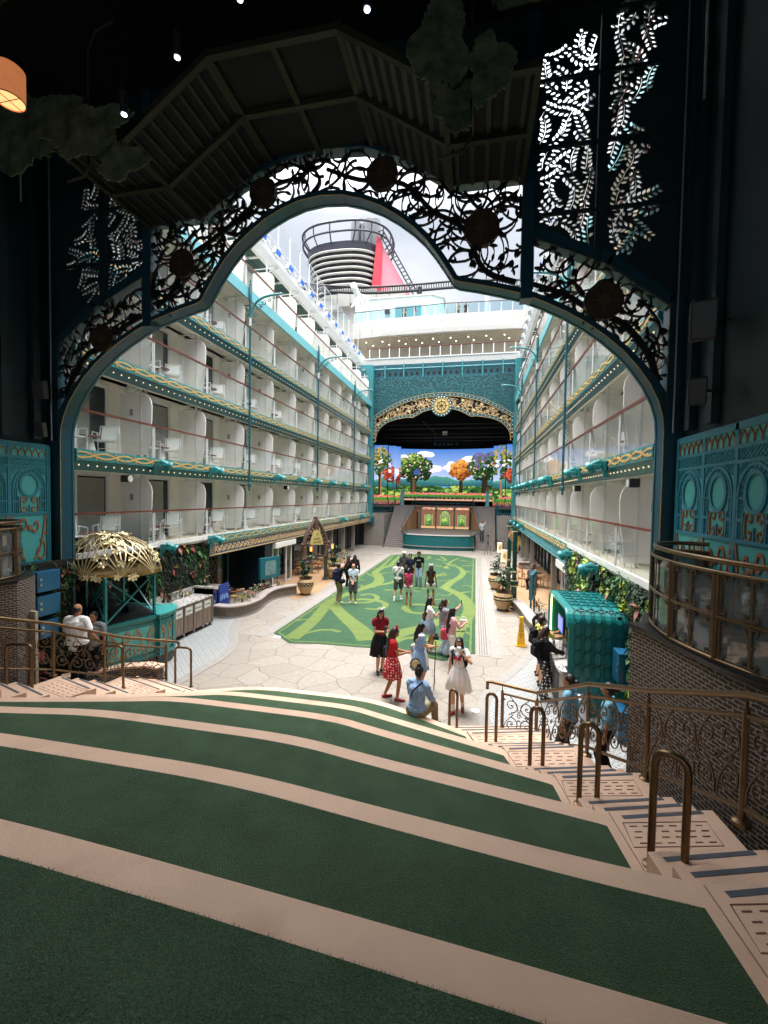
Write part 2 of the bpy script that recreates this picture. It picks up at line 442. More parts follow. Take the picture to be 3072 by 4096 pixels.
# ---------------- floors ----------------
def floor_sheet(name, poly, z, m, kind='structure', t=None):
    o = MB()
    if t: o.prism(poly, z-t, z)
    else: o.add([(x,y,z) for x,y in poly], [tuple(range(len(poly)))])
    o = o.build(name, m); o['kind'] = kind
    if not t and o.data.polygons[0].normal.z < 0: o.data.flip_normals()
    return o
def flagmat():
    m, t, b, N = nodes_of('flagstone', .62)
    tc = N('ShaderNodeTexCoord'); v = tc.outputs['Object']
    nzn = N('ShaderNodeTexNoise'); nzn.inputs['Scale'].default_value = 1.3; t.links.new(v, nzn.inputs['Vector'])
    ad = N('ShaderNodeVectorMath'); ad.operation = 'MULTIPLY_ADD'
    t.links.new(nzn.outputs['Color'], ad.inputs[0]); ad.inputs[1].default_value = (.35,.35,0); t.links.new(v, ad.inputs[2])
    vo = N('ShaderNodeTexVoronoi'); vo.voronoi_dimensions = '2D'; vo.feature = 'DISTANCE_TO_EDGE'; vo.inputs['Scale'].default_value = 1.25; t.links.new(ad.outputs[0], vo.inputs['Vector'])
    vc = N('ShaderNodeTexVoronoi'); vc.voronoi_dimensions = '2D'; vc.inputs['Scale'].default_value = 1.25; t.links.new(ad.outputs[0], vc.inputs['Vector'])
    j = ramp_n(t, vo.outputs['Distance'], .007, .015)
    base = mix_n(t, ramp_n(t, noise_n(t, v, 9, 6), .3, .7), '8b8278', '9f968b')
    sep = N('ShaderNodeSeparateColor'); t.links.new(vc.outputs['Color'], sep.inputs[0])
    base = mix_n(t, math_n(t, 'MULTIPLY', sep.outputs[0], .5), base, lincol(t, '7d746b'))
    st = ramp_n(t, noise_n(t, v, 1.1, 7), .56, .72); base = mix_n(t, math_n(t, 'MULTIPLY', st, .35), base, lincol(t, '8f8a86'))
    t.links.new(mix_n(t, j, lincol(t, '5f5850'), base), b.inputs['Base Color'])
    bump_n(t, b, math_n(t, 'ADD', j, math_n(t, 'MULTIPLY', noise_n(t, v, 40), .25)), .35, .008)
    return m
def lincol(t, c):
    n = t.nodes.new('ShaderNodeRGB'); n.outputs[0].default_value = lin(c); return n.outputs[0]
def tilemat():
    m, t, b, N = nodes_of('patterned_tile', .35)
    tc = N('ShaderNodeTexCoord'); mp = N('ShaderNodeMapping'); mp.inputs['Rotation'].default_value = (0,0,radians(45)); mp.inputs['Scale'].default_value = (5.2,5.2,5.2)
    t.links.new(tc.outputs['Object'], mp.inputs[0]); s = N('ShaderNodeSeparateXYZ'); t.links.new(mp.outputs[0], s.inputs[0])
    fx = math_n(t, 'SUBTRACT', math_n(t, 'FRACT', s.outputs[0]), .5); fy = math_n(t, 'SUBTRACT', math_n(t, 'FRACT', s.outputs[1]), .5)
    ax = math_n(t, 'ABSOLUTE', fx); ay = math_n(t, 'ABSOLUTE', fy)
    r = math_n(t, 'SQRT', math_n(t, 'ADD', math_n(t, 'MULTIPLY', fx, fx), math_n(t, 'MULTIPLY', fy, fy)))
    ring = math_n(t, 'LESS_THAN', math_n(t, 'ABSOLUTE', math_n(t, 'SUBTRACT', r, .2)), .05)
    dia = math_n(t, 'GREATER_THAN', math_n(t, 'ADD', ax, ay), .84)
    edg = math_n(t, 'MULTIPLY', math_n(t, 'GREATER_THAN', math_n(t, 'MAXIMUM', ax, ay), .4), math_n(t, 'LESS_THAN', math_n(t, 'MINIMUM', ax, ay), .1))
    f = math_n(t, 'MULTIPLY', math_n(t, 'ADD', math_n(t, 'ADD', ring, dia), edg, True), .75)
    base = mix_n(t, noise_n(t, tc.outputs['Object'], 3), '9fa09f', 'b2b2b0')
    t.links.new(mix_n(t, f, base, lincol(t, '4c5860')), b.inputs['Base Color'])
    return m
FLAG = flagmat(); TILE = tilemat()
PAVT = mat('tan_paving', 'a5835f', .65, var=.12, scale=3, bump=.15, bscale=30)
STONEB = mat('grey_border_stone', '918c87', .6, var=.1, scale=5, bump=.1, bscale=40)
GRAN = mat('polished_granite_cap', 'b3a6a0', .3, var=.18, scale=40)
floor_sheet('plaza_floor', [(-16,-6),(16,-6),(16,70),(-16,70)], 0, FLAG)
tl = [(-9,6),(-4.0,6),(-4.0,9.6),(-3.93,10.21),(-3.9,11.23),(-4.15,12.2),(-4.61,13.03),(-5.2,14.1),(-5.55,15.3),(-9,15.3)]
tr = [(9,6),(3.72,6),(3.74,8.87),(3.62,9.58),(3.68,10.2),(3.96,11.18),(4.36,12.03),(4.92,13.31),(5.4,14.6),(9,14.6)]
floor_sheet('tile_floor', tl, .005, TILE); floor_sheet('tile_floor', tr, .005, TILE)
def border(line, w, z):
    F = Flat((0,0,z), (1,0,0), (0,1,0), .004); F.ribbon(line, w); o = F.mb.build('floor_border', STONEB); o['kind'] = 'structure'
border(smoothline([(-3.9,9.3),(-3.83,10.21),(-3.8,11.23),(-4.05,12.2),(-4.5,13.03),(-5.1,14.1),(-5.6,15.5)]), .28, .007)
border(smoothline([(3.62,8.9),(3.5,9.58),(3.56,10.2),(3.85,11.18),(4.26,12.03),(4.82,13.31),(5.25,14.7)]), .28, .007)
for s in (-1, 1):
    c = [(s*4.3,19.0),(s*4.7,18.2),(s*5.4,19.6),(s*9,19.6),(s*9,31.5),(s*6.2,31),(s*5.2,29),(s*4.9,26),(s*4.6,24.2),(s*4.35,22),(s*4.15,20.2)]
    floor_sheet('tan_paving', c, .005, PAVT)
for x0, x1 in ((-3.78,-3.42),(3.42,3.78)):
    border([(x0*.5+x1*.5, 13.2),(x0*.5+x1*.5, 35.6)], .36, .004)
def tactile():
    m = MB()
    for i in range(360):
        y = 13.3+i*.062
        for k in range(4): m.box(3.46+k*.075, y, .012, 3.49+k*.075, y+.034, .016)
    o = m.build('tactile_path_markings', mat('pale_marker', '8f877c', .6, var=.1)); o['kind'] = 'structure'
tactile()
for x in (3.98,): border([(x,13.1),(x,35.5)], .3, .003)
# drain cover plates on the plaza
mb = MB(); mb.cbox((-4.3,34.9,.008), (1.2,1.0,.012)); o = mb.build('floor_hatch', STONEB); tag(o, 'square pale hatch plate in the paving left of the stage end', 'hatch')
mb = MB(); mb.lathe([(.12,0),(.12,.012)], (-3.05,13.25,.004), 20); mb.lathe([(.1,0),(.1,.016)], (3.35,9.7,.004), 20)
o = mb.build('drain_disc', WHITE); o['kind'] = 'structure'
# ---------------- carpet ----------------
CG = mat('carpet_green', '2d5035', .95, var=.14, scale=3, bump=.6, bscale=260)
CL = mat('carpet_lime', '617338', .95, var=.12, scale=3, bump=.6, bscale=260)
carpet = thing('green_carpet', 'long green artificial turf carpet with lime vine swirls across the plaza', 'carpet', (0,24,0))
ca = [(-3.36,13.63),(-2.44,12.81),(-1.5,12.98),(0.1,13.02),(1.4,12.85),(2.42,12.5),(2.75,12.75),(2.9,13.3),(3.35,13.3),(3.36,34.6),(1.9,35.9),(-1.05,35.9),(-3.3,34.6)]
MB().prism(ca, .002, .012).build('carpet_base', CG, carpet)
sw = Flat((0,0,.0125), (1,0,0), (0,1,0), .002)
edge = [(-3.22,13.72),(-2.4,12.98),(-1.5,13.14),(0.1,13.18),(1.4,13.0),(2.4,12.68)]
sw.ribbon(edge, .07); sw.ribbon([(3.2,13.35),(3.2,34.5)], .07); sw.ribbon([(-3.22,13.72),(-3.2,34.5)], .07); sw.ribbon([(-3.2,34.5),(-1,35.72),(1.8,35.72),(3.2,34.5)], .07)
def fl(z, pts):
    # floor points measured from the picture
    o = []
    for x, y in pts:
        if z == 'p': px, py = 1050+x/1.508, 2150+y/1.508
        else: px, py = 1450+x/2.37, 1950+y/2.37
        d = _F*1746.8+_R2*(px-1536)-_U2*(py-2048); t = (0-CAM.z)/d.z
        q = CAM+d*t; o.append((max(-3.2,min(3.2,q.x)), q.y))
    return smoothline(o, 5)
R_ = lambda z, pts, w, w1=None: sw.ribbon(fl(z, pts), w, w1)
wid = lambda a, b: (lambda t: a*sin(pi*min(1, t*.92+.08))**.6+b)
R_('p', [(172,612),(240,560),(320,490),(395,400),(470,360),(560,325),(650,300)], lambda t: .55-.2*t)
R_('p', [(640,622),(590,560),(520,500),(460,445),(430,400),(440,370)], lambda t: .75-.35*t)
R_('p', [(600,312),(680,290),(740,282),(790,268),(840,240),(905,232)], .45, .1)
R_('p', [(640,300),(700,270),(700,235),(680,215),(710,190),(770,170),(800,140),(830,112)], .62, .25)
R_('p', [(705,250),(650,228),(600,215),(560,230)], .2, .08)
R_('p', [(700,225),(740,215),(800,208)], .25, .06); R_('p', [(760,175),(820,165),(870,168)], .25, .06)
R_('p', [(590,352),(630,343),(680,350),(690,372),(640,392),(560,395),(470,395)], .2, .3)
R_('p', [(520,378),(620,375),(700,385),(740,400),(730,425),(680,435),(620,430)], .38, .2)
R_('p', [(180,598),(260,580),(350,560),(420,560),(468,572)], .12, .22)
R_('p', [(270,452),(320,450),(352,460)], .08, .16); R_('p', [(430,440),(370,425),(330,405)], .1, .06)
R_('p', [(540,330),(590,310),(600,290),(560,285)], .2, .1)
R_('p', [(720,660),(760,610),(850,575),(960,548),(1060,510),(1180,480)], .75, .5)
R_('p', [(1090,690),(1060,640),(960,610),(860,612),(800,640)], .5, .12)
R_('p', [(1130,700),(1150,620),(1190,540),(1240,470),(1245,410),(1195,350),(1120,315),(1090,300)], .55, .5)
R_('p', [(1090,310),(1140,270),(1190,240),(1210,210),(1180,180),(1120,165),(1150,140),(1190,125)], .5, .15)
R_('p', [(855,438),(870,415),(930,405),(1000,412),(1060,425)], .3, .25); R_('p', [(860,430),(890,452),(960,458),(990,445)], .35, .12)
R_('p', [(1180,355),(1200,335),(1250,330),(1275,335)], .3, .1); R_('p', [(1150,330),(1120,350),(1060,345),(1000,340)], .14, .06)
R_('p', [(960,330),(920,325),(895,315),(930,305),(990,312)], .1, .2); R_('p', [(740,320),(780,318),(840,325),(890,325)], .25, .06)
R_('p', [(1200,535),(1240,540),(1278,535)], .25, .1); R_('p', [(1240,455),(1262,458),(1280,455)], .2, .08); R_('p', [(1225,380),(1250,385),(1280,380)], .2, .08)
R_('p', [(1100,215),(1050,235),(1030,255),(1070,262),(1130,258),(1180,262)], .2, .1); R_('p', [(1200,215),(1240,205),(1280,210)], .3, .1)
R_('p', [(1010,385),(1060,375),(1110,380),(1115,395),(1080,398)], .14, .12)
R_('s', [(620,650),(640,665),(600,680),(550,675)], .15, .3); R_('s', [(440,690),(480,660),(540,655),(600,660)], .4, .12)
R_('s', [(740,655),(790,690),(740,690),(705,680)], .2, .3); R_('s', [(760,710),(820,725),(890,735)], .14, .3); R_('s', [(680,740),(740,750),(770,740),(800,770)], .2, .4)
R_('s', [(690,830),(760,840),(800,825)], .3, .1); R_('s', [(930,690),(980,700),(1040,705)], .3, .1); R_('s', [(940,745),(1000,745),(1060,735)], .3, .1)
R_('s', [(300,640),(250,690),(190,745),(130,800)], .12, .3)
for s_ in (-1, 1):
    for k in range(5):
        y = 15.2+k*4.1; sw.ribbon(smoothline([(s_*3.2,y),(s_*2.9,y+.25),(s_*2.6,y+.1)]), .18, .05)
sw.mb.build('vine_swirls', CL, carpet)

# ---------------- terrace ----------------
TAN = mat('tan_concrete', 'd8b59b', .72, var=.07, scale=2.5, bump=.2, bscale=60)
_t = TAN.node_tree; _b = _t.nodes['Principled BSDF']; _l = _b.inputs['Base Color'].links[0].from_socket
_tc = _t.nodes.new('ShaderNodeTexCoord')
_s = ramp_n(_t, noise_n(_t, _tc.outputs['Object'], 1.7, 8), .56, .72)
_m = mix_n(_t, math_n(_t, 'MULTIPLY', _s, .35), _l, lincol(_t, '9a6a52')); _t.links.new(_m, _b.inputs['Base Color'])
def turfmat():
    m, t, b, N = nodes_of('dark_green_turf', .95)
    tc = N('ShaderNodeTexCoord'); v = tc.outputs['Object']
    a = ramp_n(t, noise_n(t, v, 150, 3), .35, .68, '2e4230', '63795e'); c = ramp_n(t, noise_n(t, v, 3.2, 5), .3, .7, '30462f', '4b644a')
    t.links.new(mix_n(t, .45, a, c), b.inputs['Base Color']); b.inputs['Specular IOR Level'].default_value = .2
    bump_n(t, b, math_n(t, 'ADD', noise_n(t, v, 130, 5), math_n(t, 'MULTIPLY', noise_n(t, v, 9, 4), .6)), .9, .02)
    return m
TURF = turfmat()
K = .485
Sx = [(3.18,7.9),(3.76,6.62),(4.24,5.32),(4.47,4.1),(4.63,2.87),(4.74,1.62),(4.86,-6)]
FR = {1:[(1.3,8.77),(2.48,8.23)],2:[(1.2,7.42),(1.7,7.24)],3:[(1.3,6.09),(1.95,5.89)],4:[(1.32,4.64),(2.26,4.45),(3.6,4.24)],5:[(1.41,3.22),(2.58,3.07),(3.9,2.92)],6:[(.9,1.86),(2.87,1.75)]}
def _chaikin(P):
    o = [P[0]]
    for a, b in zip(P, P[1:]): o += [(a[0]*.75+b[0]*.25, a[1]*.75+b[1]*.25), (a[0]*.25+b[0]*.75, a[1]*.25+b[1]*.75)]
    return o+[P[-1]]
for _k in FR:
    _P = [(0, FR[_k][0][1])]+FR[_k]+[Sx[_k-1]]
    for _ in range(3): _P = _chaikin(_P)
    FR[_k] = _P[1:-1]
def tier_front(k, d=0.):
    r = [(x, y-d) for x, y in FR[k]]; return r
def sx_at(y):
    for (a, b), (c, e) in zip(Sx, Sx[1:]):
        if e <= y <= b: return a+(c-a)*(b-y)/(b-e)
    return Sx[0][0]
def interp_y(k, ax):
    P = [(0, FR[k][0][1])]+FR[k]+[Sx[k-1]]
    for (a, b), (c, e) in zip(P, P[1:]):
        if a <= ax <= c: return b+(e-b)*(ax-a)/(c-a+1e-9)
    return P[-1][1]
for k in range(1, 7):
    f = FR[k]+[Sx[k-1]]
    half = f+Sx[k:]
    ply = half+[(-x, y) for x, y in half[::-1]]
    b = MB().prism(ply, K*(k-1)+(.001 if k > 1 else -.2), K*k).build('terrace_tier', TAN, bevel=.012); b['kind'] = 'structure'
    ye = Sx[k-1][1]-.2; fb = [(x, y-.205) for x, y in FR[k] if x < sx_at(ye)-.14]
    ynext = (Sx[k][1]) if k < 6 else -6
    if k < 6: nf = [(x, y+.03) for x, y in FR[k+1] if x < sx_at(Sx[k][1]+.05)-.12]
    side = [(sx_at(ye)-.1, ye), (sx_at(ynext+.05)-.1, ynext+.02)]
    if k < 6: nfl = nf
    else: nfl = []
    hp = fb+side+nfl[::-1]
    if k < 6: lp = hp[:]; poly = fb[::-1] and ([(-x,y) for x,y in fb][::-1]+fb+side+nf[::-1]+[(-x,y) for x,y in nf]+[(-x,y) for x,y in side[::-1]])
    else: poly = [(-x,y) for x,y in fb][::-1]+fb+side+[(-x,y) for x,y in side[::-1]]
    tf = MB().prism(poly, K*k+.001, K*k+.02).build('terrace_turf', TURF); tf['kind'] = 'structure'
# fuzzy blades standing on the turf nearest to the camera
def blades():
    rng = random.Random(3); m = MB(); vs = []; fs = []
    for k, n, (x0, x1) in ((6, 26000, (-1.0,4.6)), (5, 22000, (-1.6,4.5)), (4, 6000, (-2.6,4.3))):
        for i in range(n):
            x = rng.uniform(x0, x1)
            def fy(kk):
                P = [(0, FR[kk][0][1])]+FR[kk]+[Sx[kk-1]]; ax = abs(x)
                for (a, b), (c, e) in zip(P, P[1:]):
                    if a <= ax <= c: return b+(e-b)*(ax-a)/(c-a+1e-9)
                return P[-1][1]
            ya = fy(k)-.2; yb = fy(k+1) if k < 6 else .5
            y = ya-abs(rng.random()**1.3)*(ya-yb-.02) if k == 6 else rng.uniform(yb+.02, ya)
            if abs(x) > sx_at(y)-.1: continue
            z = K*k+.018; a = rng.uniform(0, 2*pi); h = rng.uniform(.005, .012); l = .012; w = .0016
            ex, ey = cos(a)*l*rng.random(), sin(a)*l*rng.random(); px, py = -sin(a)*w, cos(a)*w
            n0 = len(vs); vs += [(x-px,y-py,z),(x+px,y+py,z),(x+ex,y+ey,z+h)]; fs.append((n0,n0+1,n0+2))
    m.add(vs, fs); o = m.build('turf_blades', mat('turf_blade', '465c48', .8, var=.35, scale=60)); o['kind'] = 'stuff'; tag(o, 'short fuzzy green artificial grass blades on the terrace turf', 'grass')
blades()
# ---------------- stairs ----------------
NOSE = mat('blue_grey_nosing', '4c5159', .7, var=.1); GROOVE = mat('dark_groove', '6d4538', .8, var=.2)
Ox = [(4.5,9.0),(4.62,8.0),(4.93,6.76),(5.27,5.52),(5.42,4.0),(5.52,2.6),(5.6,0),(5.6,-6)]
def interp_x(P, y):
    if y >= P[0][1]: return P[0][0]
    for (a, b), (c, e) in zip(P, P[1:]):
        if e <= y <= b: return a+(c-a)*(b-y)/(b-e+1e-9)
    return P[-1][0]
yL = [8.55, 7.92, 6.7, 5.38, 4.12, 2.87, 1.62]
for s, dy, nm in ((1, 0, 'stairs'), (-1, .2, 'stairs')):
    steps = []
    steps += [(1, 8.62), (2, 8.28)]
    for k in range(1, 7):
        steps.append((3*k, yL[k]))
        if k < 6: steps += [(3*k+1, yL[k+1]+.62), (3*k+2, yL[k+1]+.31)]
    nose = MB(); gro = MB(); st = MB()
    for j, y in steps:
        xi = sx_at(y)+.002 if y < 7.9 else 3.2-(y-7.9)*.6
        xo = interp_x(Ox, y+.22); yo = y+.25*(xo-xi)
        z0 = -.1 if j == 1 else K/3*(j-1)+.0006; z1 = K/3*j-.0008*(s*0+1)
        body = [(xi, y), (xo, yo)]+[(a, b) for a, b in Ox if b < yo-.02]
        body += [(a, b) for a, b in Sx[::-1] if b < y-.02]
        if y >= 7.9: body += [(3.2, 7.9)]
        body = [(s*a+(s*.0), b+(dy if b > -5 else 0)) for a, b in body]
        # inner side must stay clear of the tiers
        body = [((a+s*.003), b) for a, b in body]
        o = MB().prism(body, z0, z1).build('stair_step', TAN); o['kind'] = 'structure'
        F = Flat((0,0,z1+.0008), (1,0,0), (0,1,0), .002)
        F.ribbon([(s*(xi+.1), y-.05+dy), (s*(xo-.1), yo-.05+dy)], .04)
        nose.add(F.mb.v, F.mb.f)
        if j % 3 == 0 and j < 18:
            z = z1+.0012; sx0 = xi+.08; sx1 = xo-.12; G = Flat((0,0,z), (1,0,0), (0,1,0), .0012)
            dep = .2 if j > 6 else .28
            def q(u, v): x = sx0+(sx1-sx0)*u; return (s*x, y-.14-v*dep*1.35+.25*(x-xi)+dy)
            G.ribbon([q(0,0),q(1,0),q(1,1),q(0,1),q(0,0)], .008)
            for r in range(4):
                for c in range(6):
                    u0 = .06+c*.155+(.03 if r % 2 else 0); v = .16+r*.23
                    G.ribbon([q(u0,v), q(u0+.085,v)], .010)
            gro.add(G.mb.v, G.mb.f)
    o = nose.build('step_nosing_strips', NOSE); o['kind'] = 'structure'
    o = gro.build('landing_grooves', GROOVE); o['kind'] = 'structure'
# rust stains on the landings
# ---------------- hoop handrails ----------------
def hoop(p, q, h, label, s):
    t = thing('hoop_handrail', label, 'handrail', ((p[0]+q[0])/2, (p[1]+q[1])/2, p[2]), 'bronze hoop handrails between the terrace and the stairs')
    P = Vector(p); Q = Vector(q); top = max(p[2], q[2])+h; r = .09; d = (Vector((Q.x,Q.y,0))-Vector((P.x,P.y,0))).normalized()
    zt = top
    pts = [P]+[Vector((P.x,P.y,zt-r))]
    for a in (30, 60, 90): pts.append(Vector((P.x,P.y,zt-r))+d*(r-r*cos(radians(a)))+Vector((0,0,r*sin(radians(a)))))
    for a in (90, 60, 30): pts.append(Vector((Q.x,Q.y,zt-r))-d*(r-r*cos(radians(a)))+Vector((0,0,r*sin(radians(a)))))
    pts += [Vector((Q.x,Q.y,zt-r)), Q]
    MB().tube(pts, .027, 12).build('pipe', BRONZE, t, smooth=True)
    for a in (P, Q): MB().lathe([(.055,0),(.055,.012),(.03,.02)], a, 16).build('foot_flange', BRONZE, t, smooth=True)
HP = [((2.84,8.66,.0),(2.99,8.6,.0),'beside the bottom stair'), ((3.52,7.56,K),(3.68,7.52,K),'on the lowest landing'), ((4.06,6.17,2*K),(4.22,6.12,2*K),'on the second landing'),
      ((4.40,4.88,3*K),(4.56,4.82,3*K),'on the third landing'), ((4.61,3.57,4*K),(4.79,3.46,4*K),'on the fourth landing')]
for (p, q, w) in HP: hoop(p, q, .9, 'bronze hoop handrail standing %s of the right stairs' % w, 1)
hoop((-3.42,9.3,0),(-3.84,9.28,0),.95,'bronze hoop handrail at the foot of the left stairs beside the patterned tiles',-1)
hoop((-4.46,7.84,K),(-4.07,7.92,K),.92,'bronze hoop handrail on the lowest landing of the left stairs',-1)
hoop((-5.1,6.32,2*K),(-4.63,6.41,2*K),.92,'bronze hoop handrail on the second landing of the left stairs, nearest the frame edge',-1)

# ---------------- scroll railings ----------------
def railing(name, label, posts, H=1.07, seed=1, swap=False):
    t = thing(name, label, 'railing', posts[0]); rng = random.Random(seed)
    for p in posts:
        P = Vector(p)
        MB().tube([P, P+Vector((0,0,H-.12))], .026, 10).lathe([(.07,0),(.07,.03),(.035,.05)], P, 14).tube([P+Vector((0,0,H-.12)), P+Vector((0,0,H))], .011, 8).build('post', BRONZE, t, smooth=True)
    tops = [Vector(p)+Vector((0,0,H)) for p in posts]
    first = tops[0]; d = (tops[0]-tops[1]).normalized()
    lead = [first+d*.3+Vector((0,0,-.16)), first+d*.3+Vector((0,0,-.02)), first+d*.2] if swap else []
    MB().tube(lead+tops, .032, 12).build('handrail', BRONZE, t, smooth=True)
    for a, b in zip(posts, posts[1:]):
        a = Vector(a); b = Vector(b); u = b-a; L = hypot(u.x, u.y); U = u/L
        for hz, r in ((.13,.016), (H-.17,.018)): MB().tube([a+Vector((0,0,hz)), b+Vector((0,0,hz))], r, 8).build('bar', BRONZE, t, smooth=True)
        F = Flat(a, U, (0,0,1), .012, warp=None); n = U.cross(Vector((0,0,1))).normalized(); F.n = n
        F.o = a-n*.006; z0 = .15; z1 = H-.19; hh = z1-z0; w = .02
        Pl = [(.03,z0),(L-.03,z0),(L-.03,z1),(.03,z1)]
        F.ribbon(Pl+[Pl[0]], .02)
        nC = max(1, round((L-.06)/.27)); cw = (L-.06)/nC; rr = min(cw*.47, hh*.245)
        for i in range(nC):
            x = .03+cw*(i+.5)
            for j in range(2):
                d = 1 if (i+j) % 2 else -1; zc = z0+hh*(.25+.5*j); a0 = (-pi/2 if j else pi/2)
                F.ribbon(spiral(x, zc, rr, a0, 1.35, d, 26, .14), .017, .013); F.disc(x, zc, .016, 10)
                F.ribbon(bez((x+d*rr*.9, zc-hh*.2),(x+d*cw*.55, zc),(x-d*rr*.2, zc+hh*.24),None,9), .014); F.leaf(x-d*rr*.8, zc+rr*.55, d*.8+pi/2, .06, .025)
            F.ribbon([(x-rr*.3, z0+hh*.5),(x, z0+hh*.53),(x+rr*.3, z0+hh*.5)], .014); F.ribbon(spiral(x+cw*.5 if i < nC-1 else x, z0+hh*.5, .045, 0, 1.1, 1, 12, .2), .012)
        F.mb.build('scroll_panel', BRONZEP, t)
    return t
railing('scroll_railing', 'bronze railing with scroll panels running up the outer side of the right stairs', [(3.85,8.72,0),(4.47,8.5,0),(4.93,6.76,2*K-.02),(5.27,5.52,3*K-.02),(5.43,4.0,4*K+.14),(5.54,2.5,5*K+.1),(5.6,.8,6*K)], seed=1, swap=True)
railing('scroll_railing', 'bronze railing with scroll panels running up the outer side of the left stairs', [(-4.1,9.3,0),(-4.62,8.5,.3),(-5.0,7.15,2*K),(-5.4,5.9,3*K),(-5.55,4.3,4*K),(-5.6,2,5*K)], seed=2, swap=True)

# ---------------- brick platforms with glass balustrades ----------------
def brickmat():
    m, t, b, N = nodes_of('dark_mosaic_brick', .7)
    tc = N('ShaderNodeTexCoord'); br = N('ShaderNodeTexBrick'); br.inputs['Scale'].default_value = 1
    for k, v in (('Color1','3a3130'),('Color2','5a4b45'),('Mortar','b9a897')): br.inputs[k].default_value = lin(v)
    br.inputs['Mortar Size'].default_value = .0065; br.inputs['Brick Width'].default_value = .12; br.inputs['Row Height'].default_value = .048; br.inputs['Bias'].default_value = -.1
    br.inputs['Mortar Smooth'].default_value = .3
    at = N('ShaderNodeUVMap'); nn = N('ShaderNodeTexNoise'); nn.inputs['Scale'].default_value = 14; t.links.new(at.outputs[0], nn.inputs['Vector'])
    vm = N('ShaderNodeVectorMath'); vm.operation = 'MULTIPLY_ADD'; vm.inputs[1].default_value = (.05,.03,0)
    t.links.new(nn.outputs['Color'], vm.inputs[0]); t.links.new(at.outputs[0], vm.inputs[2]); t.links.new(vm.outputs[0], br.inputs['Vector'])
    c = mix_n(t, ramp_n(t, noise_n(t, tc.outputs['Object'], 22, 3), .4, .7), br.outputs['Color'], lincol(t, '34302f'))
    c2 = mix_n(t, br.outputs['Fac'], c, lincol(t, 'a39583')); t.links.new(c2, b.inputs['Base Color'])
    bump_n(t, b, math_n(t, 'SUBTRACT', math_n(t, 'MULTIPLY', noise_n(t, tc.outputs['Object'], 40), .4), br.outputs['Fac']), .8, .012)
    return m
BRICK = brickmat()
def wall_uv(name, line, z0, z1, m, parent=None, thick=.25):
    me = bpy.data.meshes.new(name); vs = []; fs = []; uv = []; d = 0; off = parent_loc(parent)
    for i, (x, y) in enumerate(line):
        if i: d += hypot(x-line[i-1][0], y-line[i-1][1])
        vs += [(x-off.x,y-off.y,z0-off.z),(x-off.x,y-off.y,z1-off.z)]; uv += [(d,z0),(d,z1)]
    for i in range(len(line)-1): fs.append((2*i,2*i+2,2*i+3,2*i+1))
    me.from_pydata(vs, [], fs); me.materials.append(m); l = me.uv_layers.new()
    for lp in me.loops: l.data[lp.index].uv = uv[lp.vertex_index]
    o = bpy.data.objects.new(name, me); COL.objects.link(o)
    if parent: o.parent = parent
    md = o.modifiers.new('s', 'SOLIDIFY'); md.thickness = thick; md.offset = 0
    return o
COPE = mat('dark_metal_coping', '2c2a2c', .3, .4, var=.15)
PLATF = mat('platform_floor', '77706a', .5, var=.1)
